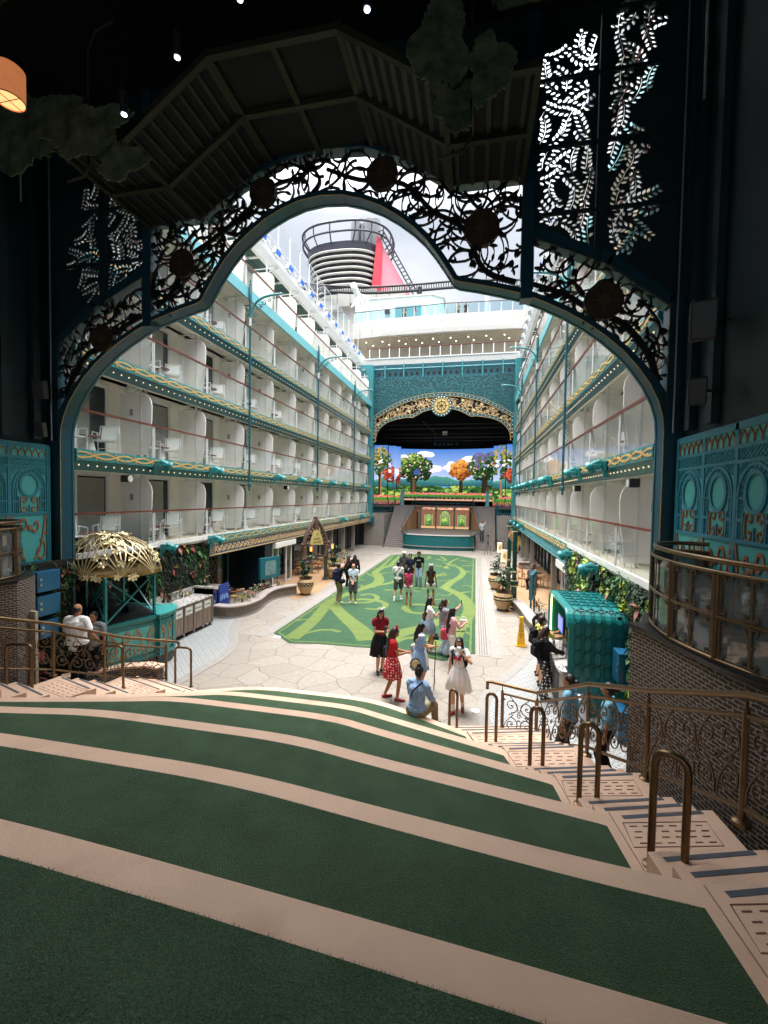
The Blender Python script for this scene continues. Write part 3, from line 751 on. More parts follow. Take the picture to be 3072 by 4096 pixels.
for s, nm in ((1, 'right'), (-1, 'left')):
    cl = smoothline([(5.47,6.88),(5.6,6.55),(5.72,6.0),(5.88,5.25),(6.08,4.7),(6.4,3.9),(6.75,3.0),(6.95,1.5)], 4)
    wp = thing('brick_platform', 'raised platform of narrow dark bricks with black coping beside the %s stairs' % nm, 'platform', (s*6.3,5.5,0))
    wall_uv('brick_wall', [(s*(x+.13), y) for x, y in cl], 0, 2.9, BRICK, wp)
    back = smoothline([(5.6,6.75),(5.68,7.1),(5.9,7.48),(6.3,7.7),(6.95,7.7)], 4)
    wall_uv('brick_wall', [(s*(x+.13), y) for x, y in back], 0, 2.9, BRICK, wp)
    F = Flat((0,0,2.9), (1,0,0), (0,1,0), .05); F.ribbon([(s*(x+.12), y) for x, y in cl], .36); F.ribbon([(s*(x+.1), y) for x, y in back], .16)
    F.mb.build('coping', COPE, wp)
    MB().prism([(s*(x+.2), y) for x, y in back[::-1]]+[(s*(x+.2), y) for x, y in cl]+[(s*7.1,1.5),(s*7.1,7.9)], 2.8, 2.89).build('platform_floor', PLATF, wp)
    gl = smoothline([(6.72,7.42),(6.3,7.52),(5.95,7.25),(5.76,6.78),(5.72,6.1),(5.84,5.5),(6.08,4.9),(6.42,4.1),(6.8,3.2),(6.95,2.3)], 5)
    gl = [(s*x, y) for x, y in gl]
    gb = thing('glass_balustrade', 'curved smoked glass balustrade with bronze scroll frame on the %s platform' % nm, 'balustrade', (s*5.8,6.3,2.95))
    g = wall_uv('glass', gl, 2.99, 3.93, GLASSD, gb, .012)
    MB().tube([(x,y,4.06) for x, y in gl], .032, 12).build('handrail', BRONZE, gb, smooth=True)
    inn = [(x-s*.035, y) for x, y in gl]
    for z, r in ((3.94,.02),(3.46,.018),(2.98,.02)): MB().tube([(x,y,z) for x, y in inn], r, 8).build('rail_bar', BRONZE, gb, smooth=True)
    idx = [0, 12, 20, 26, 32, 38, 44]
    for q, i in enumerate(idx):
        x, y = gl[min(i, len(gl)-1)]; MB().tube([(x-s*.03,y,2.95),(x-s*.03,y,3.95)], .03, 8).tube([(x,y,3.95),(x,y,4.05)], .012, 6).build('post', BRONZE, gb, smooth=True)
        if q+1 < len(idx):
            j = min(idx[q+1], len(gl)-1); A = Vector((*gl[min(i,len(gl)-1)],0)); B = Vector((*gl[j],0)); U = (B-A); L = U.length; U.normalize()
            ip = gl[min(i, len(gl)-1):j+1]
            def warp(a, b, t, ip=ip, L=L, s=s):
                k = max(0, min(len(ip)-1.001, a/L*(len(ip)-1))); k0 = int(k); f = k-k0
                return Vector((ip[k0][0]*(1-f)+ip[k0+1][0]*f-s*(.02+t), ip[k0][1]*(1-f)+ip[k0+1][1]*f, b))
            for zb, zt in ((3.0,3.44),(3.48,3.92)):
                for x in (.05, L/2, L-.05):
                    F = Flat((0,0,0), (1,0,0), (0,0,1), .012, warp=warp)
                    F.ribbon([(x,zb),(x,zt)], .03)
                    for sd in (-1, 1):
                        if x < .1 and sd < 0 or x > L-.1 and sd > 0: continue
                        F.ribbon(spiral(x+sd*.045, zb+.05, .045, pi if sd > 0 else 0, .8, sd, 10, .3), .02); F.ribbon(spiral(x+sd*.045, zt-.05, .045, pi if sd > 0 else 0, .8, -sd, 10, .3), .02)
                    if x == L/2: F.disc(L/2, (zb+zt)/2, .03)
                    F.mb.build('scroll_bracket', BRONZEP, gb)
# plain cream pier below the left platform and cheek wall beside the left stairs
cw = thing('brick_cheek_wall', 'low curved wall of narrow dark bricks beside the bottom of the left stairs', 'wall', (-4.8,9.5,0))
wall_uv('brick_face', [(-6.1,8.3),(-5.4,9.15),(-4.75,9.45),(-4.35,9.4)], 0, .34, BRICK, cw, .2)
F = Flat((0,0,.34), (1,0,0), (0,1,0), .05); F.ribbon([(-6.1,8.3),(-5.4,9.15),(-4.75,9.45),(-4.3,9.4)], .3); F.mb.build('cap', TAN, cw)
mb = MB().box(-6.35,7.3,0,-5.62,7.36,2.2); o = mb.build('cream_pier_panel', mat('cream_panel', 'b5a58c', .6)); tag(o, 'tall plain cream panel set on the left brick platform wall', 'panel')

# ---------------- teal relief panels on the side walls ----------------
PT1 = mat('relief_light_teal', '4aa8a6', .5, var=.05); PT2 = mat('relief_blue_teal', '2a7a8c', .45, var=.08); PT3 = mat('relief_copper', '9a6a48', .5, .1, var=.15)
XP = 6.7
def zr(z):
    T = ((3.0,3.0),(3.86,4.19),(5.08,5.25),(5.37,5.45),(5.8,5.82))
    for (a, b), (c, d) in zip(T, T[1:]):
        if z <= c: return b+(d-b)*(z-a)/(c-a)
    return z
for s, nm in ((1, 'right'), (-1, 'left')):
    t = thing('relief_panel_wall', 'teal relief wall panel with ovals, lattice and copper scrolls, %s side' % nm, 'wall panel', (s*XP,5,3.0))
    MB().box(min(s*XP,s*(XP+.1)), -1.5, 3.0, max(s*XP,s*(XP+.1)), 8.6, 5.75).build('backing', PT1, t)
    zb = 3.0; bw = 1.12
    def fl_(th, lift=0): return Flat((s*(XP-.001-lift), 8.6, 0), (0,-1,0), (0,0,1), th, warp=lambda a, b, tt: Vector((s*(XP-.001-lift-tt), 8.52-a*.781, zr(b))))
    A = fl_(.018); B = fl_(.01); C = fl_(.016)
    Lw = 9.9
    A.ribbon([(0,5.70),(Lw,5.70)], .12); A.ribbon([(0,5.37),(Lw,5.37)], .07); A.ribbon([(0,5.08),(Lw,5.08)], .06); A.ribbon([(0,3.86),(Lw,3.86)], .05); A.ribbon([(0,3.03),(Lw,3.03)], .06)
    nb = int(Lw/bw)
    for i in range(nb+1): A.ribbon([(i*bw,3.0),(i*bw,5.75)], .1)
    for i in range(nb):
        x0 = i*bw+.06; x1 = (i+1)*bw-.06; cx = (x0+x1)/2
        for k in range(5):   # pointed arches row
            a = x0+(x1-x0)*(k+.5)/5; w = (x1-x0)/5
            C.ribbon([(a-w/2,5.41),(a-w*.42,5.52),(a,5.62),(a+w*.42,5.52),(a+w/2,5.41)], .02)
        n = 9
        for k in range(-3, n+3): # lattice
            for d in (-1, 1):
                a = x0+(x1-x0)*k/n; seg = [(a, 5.11), (a+d*.24, 5.34)]
                seg = [(p[0], p[1]) for p in [(seg[0][0]+(seg[1][0]-seg[0][0])*q/8, seg[0][1]+(seg[1][1]-seg[0][1])*q/8) for q in range(9)] if x0 <= p[0] <= x1]
                if len(seg) > 1: B.ribbon(seg, .014)
        # arch with rays and oval
        A.ribbon(arcpts(cx, 4.52, .47, 0, 180, 18, .5), .05); B.ribbon(arcpts(cx, 4.52, .39, 0, 180, 18, .43), .016)
        A.ribbon(arcpts(cx, 4.6, .27, 0, 360, 26, .3), .07)
        for k in range(13):
            th = pi*k/12; B.ribbon([(cx+.32*cos(th), 4.52+.35*sin(th)), (cx+.46*cos(th), 4.52+.49*sin(th))], .018)
        for sd in (-1, 1):
            A.ribbon([(cx+sd*.30,3.88),(cx+sd*.31,4.3)], .04); A.ribbon([(cx+sd*.3,4.18),(cx+sd*.5,4.18)], .05); A.ribbon([(cx+sd*.47,3.88),(cx+sd*.47,4.5)], .04)
            for z in range(14): B.ribbon([(cx+sd*.32,3.92+z*.045),(cx+sd*.47,3.92+z*.045)], .01)
            B.ribbon([(cx+sd*.365,3.88),(cx+sd*.365,4.5)], .01); B.ribbon([(cx+sd*.415,3.88),(cx+sd*.415,4.5)], .01)
            # S scrolls
            C.ribbon([(cx+sd*.25,3.98),(cx+sd*.25,4.2)], .028)
            C.ribbon(spiral(cx+sd*.14, 3.98, .11, 0 if sd > 0 else pi, .95, -sd, 18, .25), .028); C.ribbon(spiral(cx+sd*.14, 4.2, .11, 0 if sd > 0 else pi, .95, sd, 18, .25), .028)
            for (ux, uz, r, a, d) in ((.17,3.66,.13,0,1),(.3,3.22,.2,pi/2,-1),(.5,3.6,.12,pi,-1)):
                C.ribbon(spiral(cx+sd*ux, uz, r, a, 1.05, sd*d, 20, .2), .04, .03)
            C.ribbon(bez((cx+sd*.5,3.83),(cx+sd*.35,3.55),(cx+sd*.45,3.3),(cx+sd*.12,3.08),10), .05, .03)
            for j in range(-1, 3):
                B.ribbon([(cx+sd*.3+j*.07,5.05),(cx+sd*.3+j*.07+sd*.16,4.88)], .012)
        A.ribbon([(cx,3.88),(cx,4.08)], .035); C.disc(cx, 3.62, .05)
    A.mb.build('frame_bands', PT2, t); B.mb.build('lattice', PT2, t); C.mb.build('copper_scrolls', PT3, t)
# ---------------- near arch screen ----------------
YA = 8.68
arch = thing('arch_screen', 'huge dark teal arch screen with pierced vine fretwork framing the plaza', 'arch', (0,YA,0))
half = [(0,10.84),(.45,10.8),(.85,10.68),(1.25,10.5),(1.6,10.27),(1.9,10.03),(2.15,9.78),(2.35,9.52),(2.52,9.27),(2.64,9.08),(2.73,8.93),(2.85,8.87),(3.2,8.79),(3.6,8.68),(4.0,8.56),(4.4,8.38),(4.8,8.17),(5.15,7.95),(5.5,7.68),(5.8,7.4),(6.05,7.1),(6.25,6.8),(6.4,6.48),(6.48,6.2),(6.5,5.9),(6.5,0)]
def off(line, d):
    o = []
    for i, p in enumerate(line):
        a = line[max(i-1,0)]; b = line[min(i+1,len(line)-1)]; dx, dy = b[0]-a[0], b[1]-a[1]; l = hypot(dx,dy) or 1
        o.append((p[0]-dy/l*d, p[1]+dx/l*d))
    return o
full = [(-x, z) for x, z in half[::-1]]+half[1:]
# left to right: offset +d is upward/outward
_oa = off(full, .1); _ob = off(full, .24); outer = [(a[0]*q+b[0]*(1-q), a[1]*q+b[1]*(1-q)) for a, b, q in ((a, b, max(0, min(1, (p[1]-5.9)/1.4))) for a, b, p in zip(_oa, _ob, full))]
for i, p in enumerate(full):
    if p[1] <= 5.9: outer[i] = (p[0]+(.24 if p[0] > 0 else -.24), p[1])
MB().strip(full, outer, YA, YA+.3, 'xz').build('arch_band', NAVY, arch)
MB().strip(off(full, -.006), off(full, .008), YA-.008, YA+.0, 'xz').build('gold_edge_line', GOLD, arch)
MB().strip(off(full, -.015), off(full, .08), YA+.302, YA+.36, 'xz').build('back_flange', TEALD, arch)
fr = MB()
def fbar(a, b, w, d0=YA-.03, d1=YA+.25):
    F = Flat((0,d0,0), (1,0,0), (0,0,1), .1, warp=lambda x, z, t: Vector((x, d0 if t == 0 else d1, z)))
    F.ribbon([a, b], w); fr.add(F.mb.v, F.mb.f)
for s in (-1, 1):
    fbar((s*4.09,8.45),(s*4.09,15.5),.21)
    fbar((s*4.2,9.66),(s*5.56,9.02),.2); fbar((s*5.5,9.04),(s*6.55,8.22),.2); fbar((s*6.62,8.3),(s*6.62,5.9),.2)
    fbar((s*3.98,10.79),(s*2.66,10.79),.16); fbar((s*2.7,10.79),(s*1.85,11.36),.16); fbar((s*1.9,11.33),(s*.95,11.74),.16)
fbar((-1.0,11.74),(0,11.82),.16); fbar((0,11.82),(1.0,11.74),.16)
fr.build('frame_bars', NAVY, arch)
# thin gold outline of the side frames
gl_ = MB()
for s in (-1, 1):
    F = Flat((0,YA-.03,0), (1,0,0), (0,0,1), .01, warp=lambda x, z, t: Vector((x, YA-.032-t, z)))
    F.ribbon([(s*4.2,8.6),(s*4.2,9.54),(s*5.54,8.92),(s*6.52,8.14),(s*6.52,6.4)], .02); F.ribbon([(s*3.98,8.75),(s*3.98,10.7),(s*2.7,10.7)], .02); F.mb.build('gold_outline', BRONZEP, arch)
FRET = mat('dark_bronze_fret', '15110e', .6, .2, var=.2)
def fretpanel(P, n, seed, s0=.18, s1=.45, stems=()):
    F = Flat((0,YA+.06,0), (1,0,0), (0,0,1), .05, warp=lambda x, z, t: Vector((x, YA+.1-t, z)))
    rng = random.Random(seed)
    for st, w in stems: F.ribbon(smoothline(st, 6), w, w*.6)
    scrollwork(F, P, n, s0, s1, .03, rng, True, int(n*.12), vine=True)
    for q in range(int(n*.14)):   # tulip buds
        for _ in range(30):
            x = rng.uniform(min(p[0] for p in P), max(p[0] for p in P)); z = rng.uniform(min(p[1] for p in P), max(p[1] for p in P))
            if inpoly(x, z, P):
                a = rng.uniform(0, 6.28)
                for d in (-.35, 0, .35): F.leaf(x, z, a+d, .15, .07)
                break
    return F.mb.build('vine_fretwork', FRET, arch)
arc_o = off(half[:17], .07)
mid = [(-x, z) for x, z in [(4.0,8.6),(4.0,10.72),(2.7,10.72),(1.85,11.3),(.95,11.68),(0,11.76)]]+[(.95,11.68),(1.85,11.3),(2.7,10.72),(4.0,10.72),(4.0,8.62)]+[p for p in arc_o[::-1] if p[0] < 4]+[(-x, z) for x, z in arc_o if x < 4]
fretpanel(mid, 165, 11, .24, .6, stems=(([(-3.9,8.9),(-3.4,9.3),(-3.1,9.9),(-2.6,10.2),(-1.9,10.6),(-1.1,11.2),(-.4,11.3)],.1), ([(3.9,8.8),(3.3,9.1),(2.9,9.9),(2.3,10.3),(1.7,10.9),(.8,11.1),(.1,11.4)],.1), ([(-.2,10.95),(-.05,11.2),(-.3,11.6)],.09), ([(2.9,10.6),(3.3,10.2),(3.9,10.5)],.05), ([(-2.9,10.5),(-3.3,10.2),(-3.9,10.5)],.05)))
for s in (-1, 1):
    arc2 = [p for p in off(half[14:25], .08) if p[0] > 4.1]
    P = [(s*4.2,9.55),(s*5.54,8.92),(s*6.52,8.15),(s*6.52,6.3)]+[(s*x, z) for x, z in arc2[::-1]]
    fretpanel(P, 46, 20+s, .2, .5, stems=(([(s*6.4,6.7),(s*6.25,7.3),(s*5.8,7.9),(s*5.3,8.15),(s*4.8,8.5),(s*4.2,8.75)],.12), ([(s*6.2,7.3),(s*6.4,7.8),(s*6.1,8.3)],.05)))
COMP = mat('compass_bronze', '40342a', .5, .4, var=.2); COMP2 = mat('compass_star', '5a4a3a', .45, .4, var=.1)
for x, z, r in ((-1.27,11.04,.29),(1.29,11.09,.31),(3.24,9.82,.33),(-3.18,9.75,.3),(5.43,8.3,.33),(-5.26,8.24,.3)):
    m = MB().prism([(x+r*cos(2*pi*i/40)*(1+.02*(i % 2)), z+r*sin(2*pi*i/40)*(1+.02*(i % 2))) for i in range(40)], YA-.06, YA+.06, 'xz')
    md = m.build('compass_medallion', COMP, arch)
    F = Flat((0,0,0), (1,0,0), (0,0,1), .012, warp=lambda a, b, t: Vector((a, YA-.061-t, b)))
    for k in range(8):
        a = k*pi/4; l = r*(.78 if k % 2 == 0 else .5); F.shape([(x+l*cos(a), z+l*sin(a)), (x+.07*cos(a+.5), z+.07*sin(a+.5)), (x, z), (x+.07*cos(a-.5), z+.07*sin(a-.5))])
    for q in (.6, .72, .85): F.ribbon(arcpts(x, z, r*q, 0, 360, 30), .008)
    F.disc(x, z, .035); F.mb.build('compass_star', COMP2, md)
# leaf cut-out walls beside the arch (real openings)
def leafwall(name, s, x0, x1, ztop, holes_in, seed, prt):
    loops = []
    def spl(pts): loops.append([Vector(p) for p in pts])
    low = [(4.0,9.79),(5.54,9.07),(6.6,8.25),(6.8,8.1)]
    def zlow(x):
        for (a, b), (c, d) in zip(low, low[1:]):
            if a <= x <= c: return b+(d-b)*(x-a)/(c-a)
        return low[-1][1]
    X0, X1 = x0+.005, x1-.005
    mids = [x for x in (5.54,) if X0 < x < X1]
    spl([(s*X0, zlow(X0)), (s*X0, ztop), (s*X1, ztop), (s*X1, zlow(X1))]+[(s*m, zlow(m)) for m in mids])
    rng = random.Random(seed); placed = []; leafc = []
    for _ in range(6000):
        x = rng.uniform(X0+.12, X1-.12); z = rng.uniform(zlow(x)+.15, ztop-.3)
        if not holes_in(x, z): continue
        if any(hypot(x-a, z-b) < .24 for a, b in placed): continue
        th = rng.uniform(0, 6.28); cv = rng.uniform(-1.6, 1.6); L = .5; pts = []; px = x-cos(th)*L/2; pz = z-sin(th)*L/2; t2 = th
        for i in range(13): pts.append((px, pz, t2)); px += cos(t2)*L/12; pz += sin(t2)*L/12; t2 += cv/12
        ok = lambda q: X0+.02 < q[0] < X1-.02 and zlow(q[0])+.06 < q[1] < ztop
        if not all(ok(q) for q in pts): continue
        placed.append((x, z)); w = .006; st = [(a-sin(c)*w, b+cos(c)*w) for a, b, c in pts]+[(a+sin(c)*w, b-cos(c)*w) for a, b, c in pts[::-1]]
        spl([(s*a, b) for a, b in st])
        for i in range(1, 13, 2):
            a, b, c = pts[i]
            for d in (-1, 1):
                an = c+d*.85; l = .12*(1-.4*abs(i-5)/8); ww = .056; q0 = (a+cos(an+d*.25)*.018, b+sin(an+d*.25)*.018); lp = []
                for k in range(6): tt = k/5; lp.append((tt*l, ww/2*sin(pi*tt)**.8))
                for k in range(4, 0, -1): tt = k/5; lp.append((tt*l, -ww/2*sin(pi*tt)**.8))
                LP = [(q0[0]+u*cos(an)-v*sin(an), q0[1]+u*sin(an)+v*cos(an)) for u, v in lp]
                lc = (LP[2][0]+LP[-3][0])/2, (LP[2][1]+LP[-3][1])/2
                if all(ok(q) for q in LP) and not any(hypot(lc[0]-e[0], lc[1]-e[1]) < .062 for e in leafc): spl([(s*u, v) for u, v in LP]); leafc.append(lc)
    from mathutils.geometry import delaunay_2d_cdt
    vs = []; fs = []
    for lp in loops:
        n0 = len(vs); vs += lp; f = list(range(n0, n0+len(lp)))
        ar = sum(a.x*b.y-b.x*a.y for a, b in zip(lp, lp[1:]+lp[:1]))
        fs.append(f if ar > 0 else f[::-1])
    ov, oe, of, _, _, ids = delaunay_2d_cdt([v.to_2d() for v in vs], [], fs, 1, 1e-5, True)
    m = MB(); m.add([(v.x, YA+.05, v.y) for v in ov], [f for f, i in zip(of, ids) if list(i) == [0]])
    o = m.build(name, NIGHTT, prt); q = o.modifiers.new('s', 'SOLIDIFY'); q.thickness = .03; return o
lwR = thing('leaf_cutout_wall', 'blackish teal wall pierced with leaf sprays to the right above the arch', 'wall', (5.4,YA,9.5))
lwL = thing('leaf_cutout_wall', 'blackish teal wall pierced with leaf sprays to the left above the arch', 'wall', (-5.4,YA,9.5))
hR = lambda x, z: (x < 5.3 and z < 12.9) or (x >= 5.3 and x < 6.25-.25*abs(sin(z*1.9)) and 9.1 < z < 13.6 and x < 5.75+.5*abs(sin(z*1.3+.8)))
hL = lambda x, z: (x < 5.25 and z < 11.4) or (x >= 5.2 and x < 5.6+.4*abs(sin(z*1.7)) and z < 11.6)
leafwall('leaf_panel', 1, 4.19, 5.25, 14, hR, 5, lwR); leafwall('leaf_panel', 1, 5.37, 6.78, 14, hR, 6, lwR)
leafwall('leaf_panel', -1, 4.19, 5.2, 14, hL, 7, lwL); leafwall('leaf_panel', -1, 5.32, 6.78, 14, hL, 8, lwL)
for s, tt in ((1, lwR), (-1, lwL)):
    m = MB(); xx = 5.31*s if s > 0 else -5.26
    m.box(xx-.06, YA-.05, 9.0, xx+.06, YA+.12, 14)
    for z in (9.95, 11.15, 12.35, 13.4): m.box(min(s*4.2,s*6.7), YA-.03, z-.03, max(s*4.2,s*6.7), YA+.02, z+.03)
    m.build('mullions', NIGHTT, tt)
# ---------------- hall shell ----------------
for s, nm in ((1,'right'),(-1,'left')):
    m = MB().box(min(s*6.74,s*7.3), YA, 0 if s < 0 else 0, max(s*6.74,s*7.3), YA+.4, 17)
    o = m.build('arch_pier', NAVY); tag(o, 'dark blue vertical pier at the %s end of the arch screen' % nm, 'pier')
    m = MB().box(min(s*6.82,s*7.1), -6, 5.76, max(s*6.82,s*7.1), YA-.002, 17)
    o = m.build('side_wall', NIGHTT); tag(o, 'plain blackish teal upper side wall on the %s of the hall' % nm, 'wall')
    m = MB().box(min(s*7.11,s*7.3), -6, 0, max(s*7.11,s*7.3), YA-.002, 5.76); m.box(min(s*6.74,s*7.1), -6, -.0, max(s*6.74,s*7.1), 1.6, 2.9)
    o = m.build('lower_side_wall', NIGHTT); tag(o, 'lower side wall behind the %s platform' % nm, 'wall')
    m = MB()
    for y in (8.3, 7.6, 5.2, 2.6): m.box(min(s*6.7,s*6.81), y-.08, 5.9, max(s*6.7,s*6.81), y+.08, 17)
    o = m.build('wall_ribs', NIGHTT); tag(o, 'vertical steel ribs on the %s upper side wall' % nm, 'rib')
    m = MB().tube([(s*6.6,8.55,5.9),(s*6.6,8.55,17)], .015, 6).tube([(s*6.6,7.9,11),(s*6.6,7.9,16)], .02, 6)
    o = m.build('cable_conduit', mat('pale_conduit', '9aa3a8', .4, .5, var=.1)); tag(o, 'thin pale conduit running up the %s side wall' % nm, 'conduit')
m = MB().box(-7.3,-6,13.6,7.3,YA+.3,13.8)
o = m.build('hall_ceiling', NIGHT); tag(o, 'black ceiling slab high over the terrace', 'ceiling')
m = MB().box(-7.3,YA+.02,11.95,-4.2,YA+.04,12.0)
# wall above the arch between the posts
VT = [(-3.96,10.66),(-2.66,10.66),(-1.08,11.72),(1.08,11.72),(2.66,10.66),(3.96,10.66)]
o = MB().prism([(-4.0,10.9),(-2.7,10.9),(-1.0,11.84),(1.0,11.84),(2.7,10.9),(4.0,10.9),(4.0,13.6),(-4.0,13.6)], YA, YA+.1, 'xz').build('upper_wall', NIGHTT); tag(o, 'black wall above the fretwork arch', 'wall')
# ---------------- vaulted canopy ----------------
RIB = mat('olive_rib_paint', '2c2d20', .6, var=.15, spec=.2); PANV = mat('dark_vault_panel', '040504', .9, var=.25, scale=8, bump=.4, bscale=50)
SLAT = mat('dark_vault_slat', '10110d', .65, var=.2)
vt = thing('vaulted_canopy', 'faceted dark canopy with olive ribs hanging above the arch', 'canopy', (0,7.6,10.6))
y0, y1 = 6.45, YA-.05
pan = MB().strip(VT, [(x, z+.05) for x, z in VT], y0, y1, 'xz').build('panels', PANV, vt)
for (a, b), n in (((VT[1],VT[2]),9),((VT[3],VT[4]),9),((VT[0],VT[1]),5),((VT[4],VT[5]),5)):
    for i in range(n):
        f = (i+.5)/n; x = a[0]+(b[0]-a[0])*f; z = a[1]+(b[1]-a[1])*f; MB().box(x-.035,y0,z-.035,x+.035,y1,z+.0).build('slat', SLAT, vt)
rb = MB()
for x, z in VT: rb.box(x-.045,y0-.05,z-.1,x+.045,y1,z+.02)
rb.box(-.05,y0,11.63,.05,y1,11.72)
for y in (y0, 7.55):
    for a, b in zip(VT, VT[1:]): rb.bar((a[0],y,a[1]-.06),(b[0],y,b[1]-.06),.1,.1,(0,1,0))
rb.build('ribs', RIB, vt)
# horizontal trusses in the dark above
m = MB()
for y, z in ((5.6,12.6),(4.2,12.9),(2.9,13.1)):
    m.bar((-7,y,z),(7,y,z),.08); m.bar((-7,y,z+.45),(7,y,z+.45),.08)
    for i in range(28): x = -7+i*.5; m.bar((x,y,z),(x+.25,y,z+.45),.03); m.bar((x+.25,y,z+.45),(x+.5,y,z),.03)
o = m.build('lighting_truss', mat('truss_black', '15171a', .5, .4, var=.2)); tag(o, 'black lighting trusses crossing the dark ceiling', 'truss')
LENS = mat('lit_lamp_lens', 'dfe6ff', .3, emit='cfdcff', estr=2.2)
o = MB().box(-7.3,-6.2,8.5,7.3,-6.0,13.8).build('rear_light_blocker', NIGHT); tag(o, 'unseen black half wall behind the terrace, added to darken the upper hall', 'wall')  # added out of view to darken the upper hall; open below for fill light
for i, (x, y, z) in enumerate([(.32,5.0,10.59),(-.54,5.0,10.07),(-1.32,5.0,9.5),(1.91,5.0,10.15)]):
    # placed along the same truss drop pipes
    t = thing('ceiling_spotlight', 'small lit black spotlight, %s from the left under the dark ceiling' % ordw([2,1,0,3][i]), 'spotlight', (x,y,z), 'lit spotlights hanging in the dark ceiling')
    MB().tube([(x,y,z+.1),(x+.03,y-.05,z+.34)], [.05,.045], 12).tube([(x+.03,y-.05,z+.3),(x+.03,y-.05,13.5)], .008, 6).build('housing', BLACK, t, smooth=True)
    MB().lathe([(.001,0),(.034,0),(.034,.01)], (x,y,z+.08), 14).build('lens', LENS, t)
    L = bpy.data.lights.new('spot_beam', 'SPOT'); L.energy = 72; L.spot_size = radians(95); L.spot_blend = .8; L.color = (.97,.97,1); L.shadow_soft_size = .08
    lo = bpy.data.objects.new('spot_beam', L); COL.objects.link(lo); lo.location = (x,y,z+.05); lo.parent = None
# hanging drum lampshade
t = thing('drum_lampshade', 'orange drum lampshade hanging among the leaf shapes at the top left edge', 'lampshade', (-3.42,5.2,10.5))
SH = mat('orange_shade_fabric', 'd98a5a', .7, var=.12, scale=6, emit='ff9a60', estr=.1)
o = MB().lathe([(.19,0),(.19,.44)], (-3.42,5.2,10.27), 28, caps=False).build('shade', SH, t); md = o.modifiers.new('s','SOLIDIFY'); md.thickness = .006
MB().lathe([(.18,0),(.18,.005)], (-3.42,5.2,10.285), 28).build('diffuser', mat('shade_diffuser', 'ffcaa0', .6, emit='ffb070', estr=.4), t)
MB().tube([(-3.42+.192*cos(a*pi/14),5.2+.192*sin(a*pi/14),10.27) for a in range(28)], .007, 6, closed=True).tube([(-3.42,5.01,10.275),(-3.42,5.39,10.275)], .005, 5).tube([(-3.61,5.2,10.275),(-3.23,5.2,10.275)], .005, 5).tube([(-3.42,5.2,10.7),(-3.42,5.2,13.6)], .01, 6).build('ring', BLACK, t)
# scenic leafy cut-outs
LF = mat('painted_foliage_board', '1a2a12', .9, var=.2, scale=4.5, col2='56614a')
def board(x, y, z, rx, rz, seed, label, tilt=0):
    rng = random.Random(seed); pts = []; n = 150
    ph = [rng.uniform(0, 6.28) for _ in range(6)]
    for i in range(n):
        a = 2*pi*i/n; r = 1+.16*sin(3*a+ph[0])+.1*sin(5*a+ph[1])+.06*sin(9*a+ph[2])+.045*abs(sin(17*a+ph[3]))+.03*sin(31*a+ph[4])+.07*((a*4.6+ph[5]) % 1)
        pts.append((x+rx*r*cos(a+tilt), z+rz*r*sin(a)))
    o = MB().prism(pts, y, y+.03, 'xz').build('foliage_board', LF); tag(o, label, 'scenic board', 'painted leafy scenic boards hanging from the dark ceiling')
    MB().tube([(x,y+.02,z),(x,y+.02,13.6)], .01, 5).build('hanging_wire', BLACK, o, world=False)
for a in [(-4.6,6.4,11.05,.95,.6,1,'large leafy board at the far left beside the orange lampshade'),(-3.1,6.1,10.55,.75,.36,2,'long leafy board drooping left of the canopy'),(-2.45,6.15,10.0,.42,.25,3,'small leafy board at the lower left tip of the canopy'),
          (-5.3,5.6,12.4,1.2,.7,4,'dark leafy board in the top left corner'),(2.63,6.2,10.95,.36,.62,5,'tall leafy board hanging right of the canopy centre'),(2.85,6.3,10.15,.24,.34,6,'small leafy board just below the tall right one'),
          (4.1,6.3,11.75,.75,.42,7,'broad leafy board in front of the right leaf wall'),(3.3,6.0,10.3,.26,.4,8,'narrow leafy board beside the right pipe'),(3.25,5.4,11.9,.6,.4,9,'leafy board cut off by the top edge right of centre')]: board(*a)
for (x, z0_, z1_, nm) in ((3.05,9.7,12.6,'right of the canopy'),(-3.4,10.2,12.2,'left of the canopy')):
    o = MB().tube([(x-.45,6.5,z0_-.1),(x-.1,6.5,z0_-.05),(x,6.5,z0_+.1),(x,6.5,z1_),(x+.15,6.5,z1_+.3),(x+.5,6.5,z1_+.4)], .025, 8).build('bent_pipe', RIB, smooth=True); tag(o, 'bent olive pipe hanging %s' % nm, 'pipe')
# pa speakers on the side walls
for s, pts in ((1, [(6.45,7.3,7.35,.55),(6.45,7.4,6.35,.4)]), (-1, [(-6.5,8.2,7.0,.4),(-6.5,8.2,6.1,.32)])):
    for i, (x, y, z, h) in enumerate(pts):
        t = thing('wall_speaker', '%s black loudspeaker tilted on the %s side wall' % (('upper large','lower small')[i], 'right' if s > 0 else 'left'), 'loudspeaker', (x,y,z), 'loudspeakers on the side walls')
        M = Matrix.Translation((x,y,z))@Matrix.Rotation(radians(-20*s), 4, 'Z')@Matrix.Rotation(radians(12), 4, 'X')
        MB().cbox((0,0,0), (h*.6,h*.5,h), M).build('cabinet', mat('speaker_olive', '2b2d26', .6, var=.1), t, bevel=.02); MB().cbox((0,.0-h*.26,0), (h*.5,.012,h*.86), M).build('grille', BLACK, t)
        MB().tube([(x,y,z),(s*6.8,y,z)], .02, 6).build('bracket', BLACK, t)
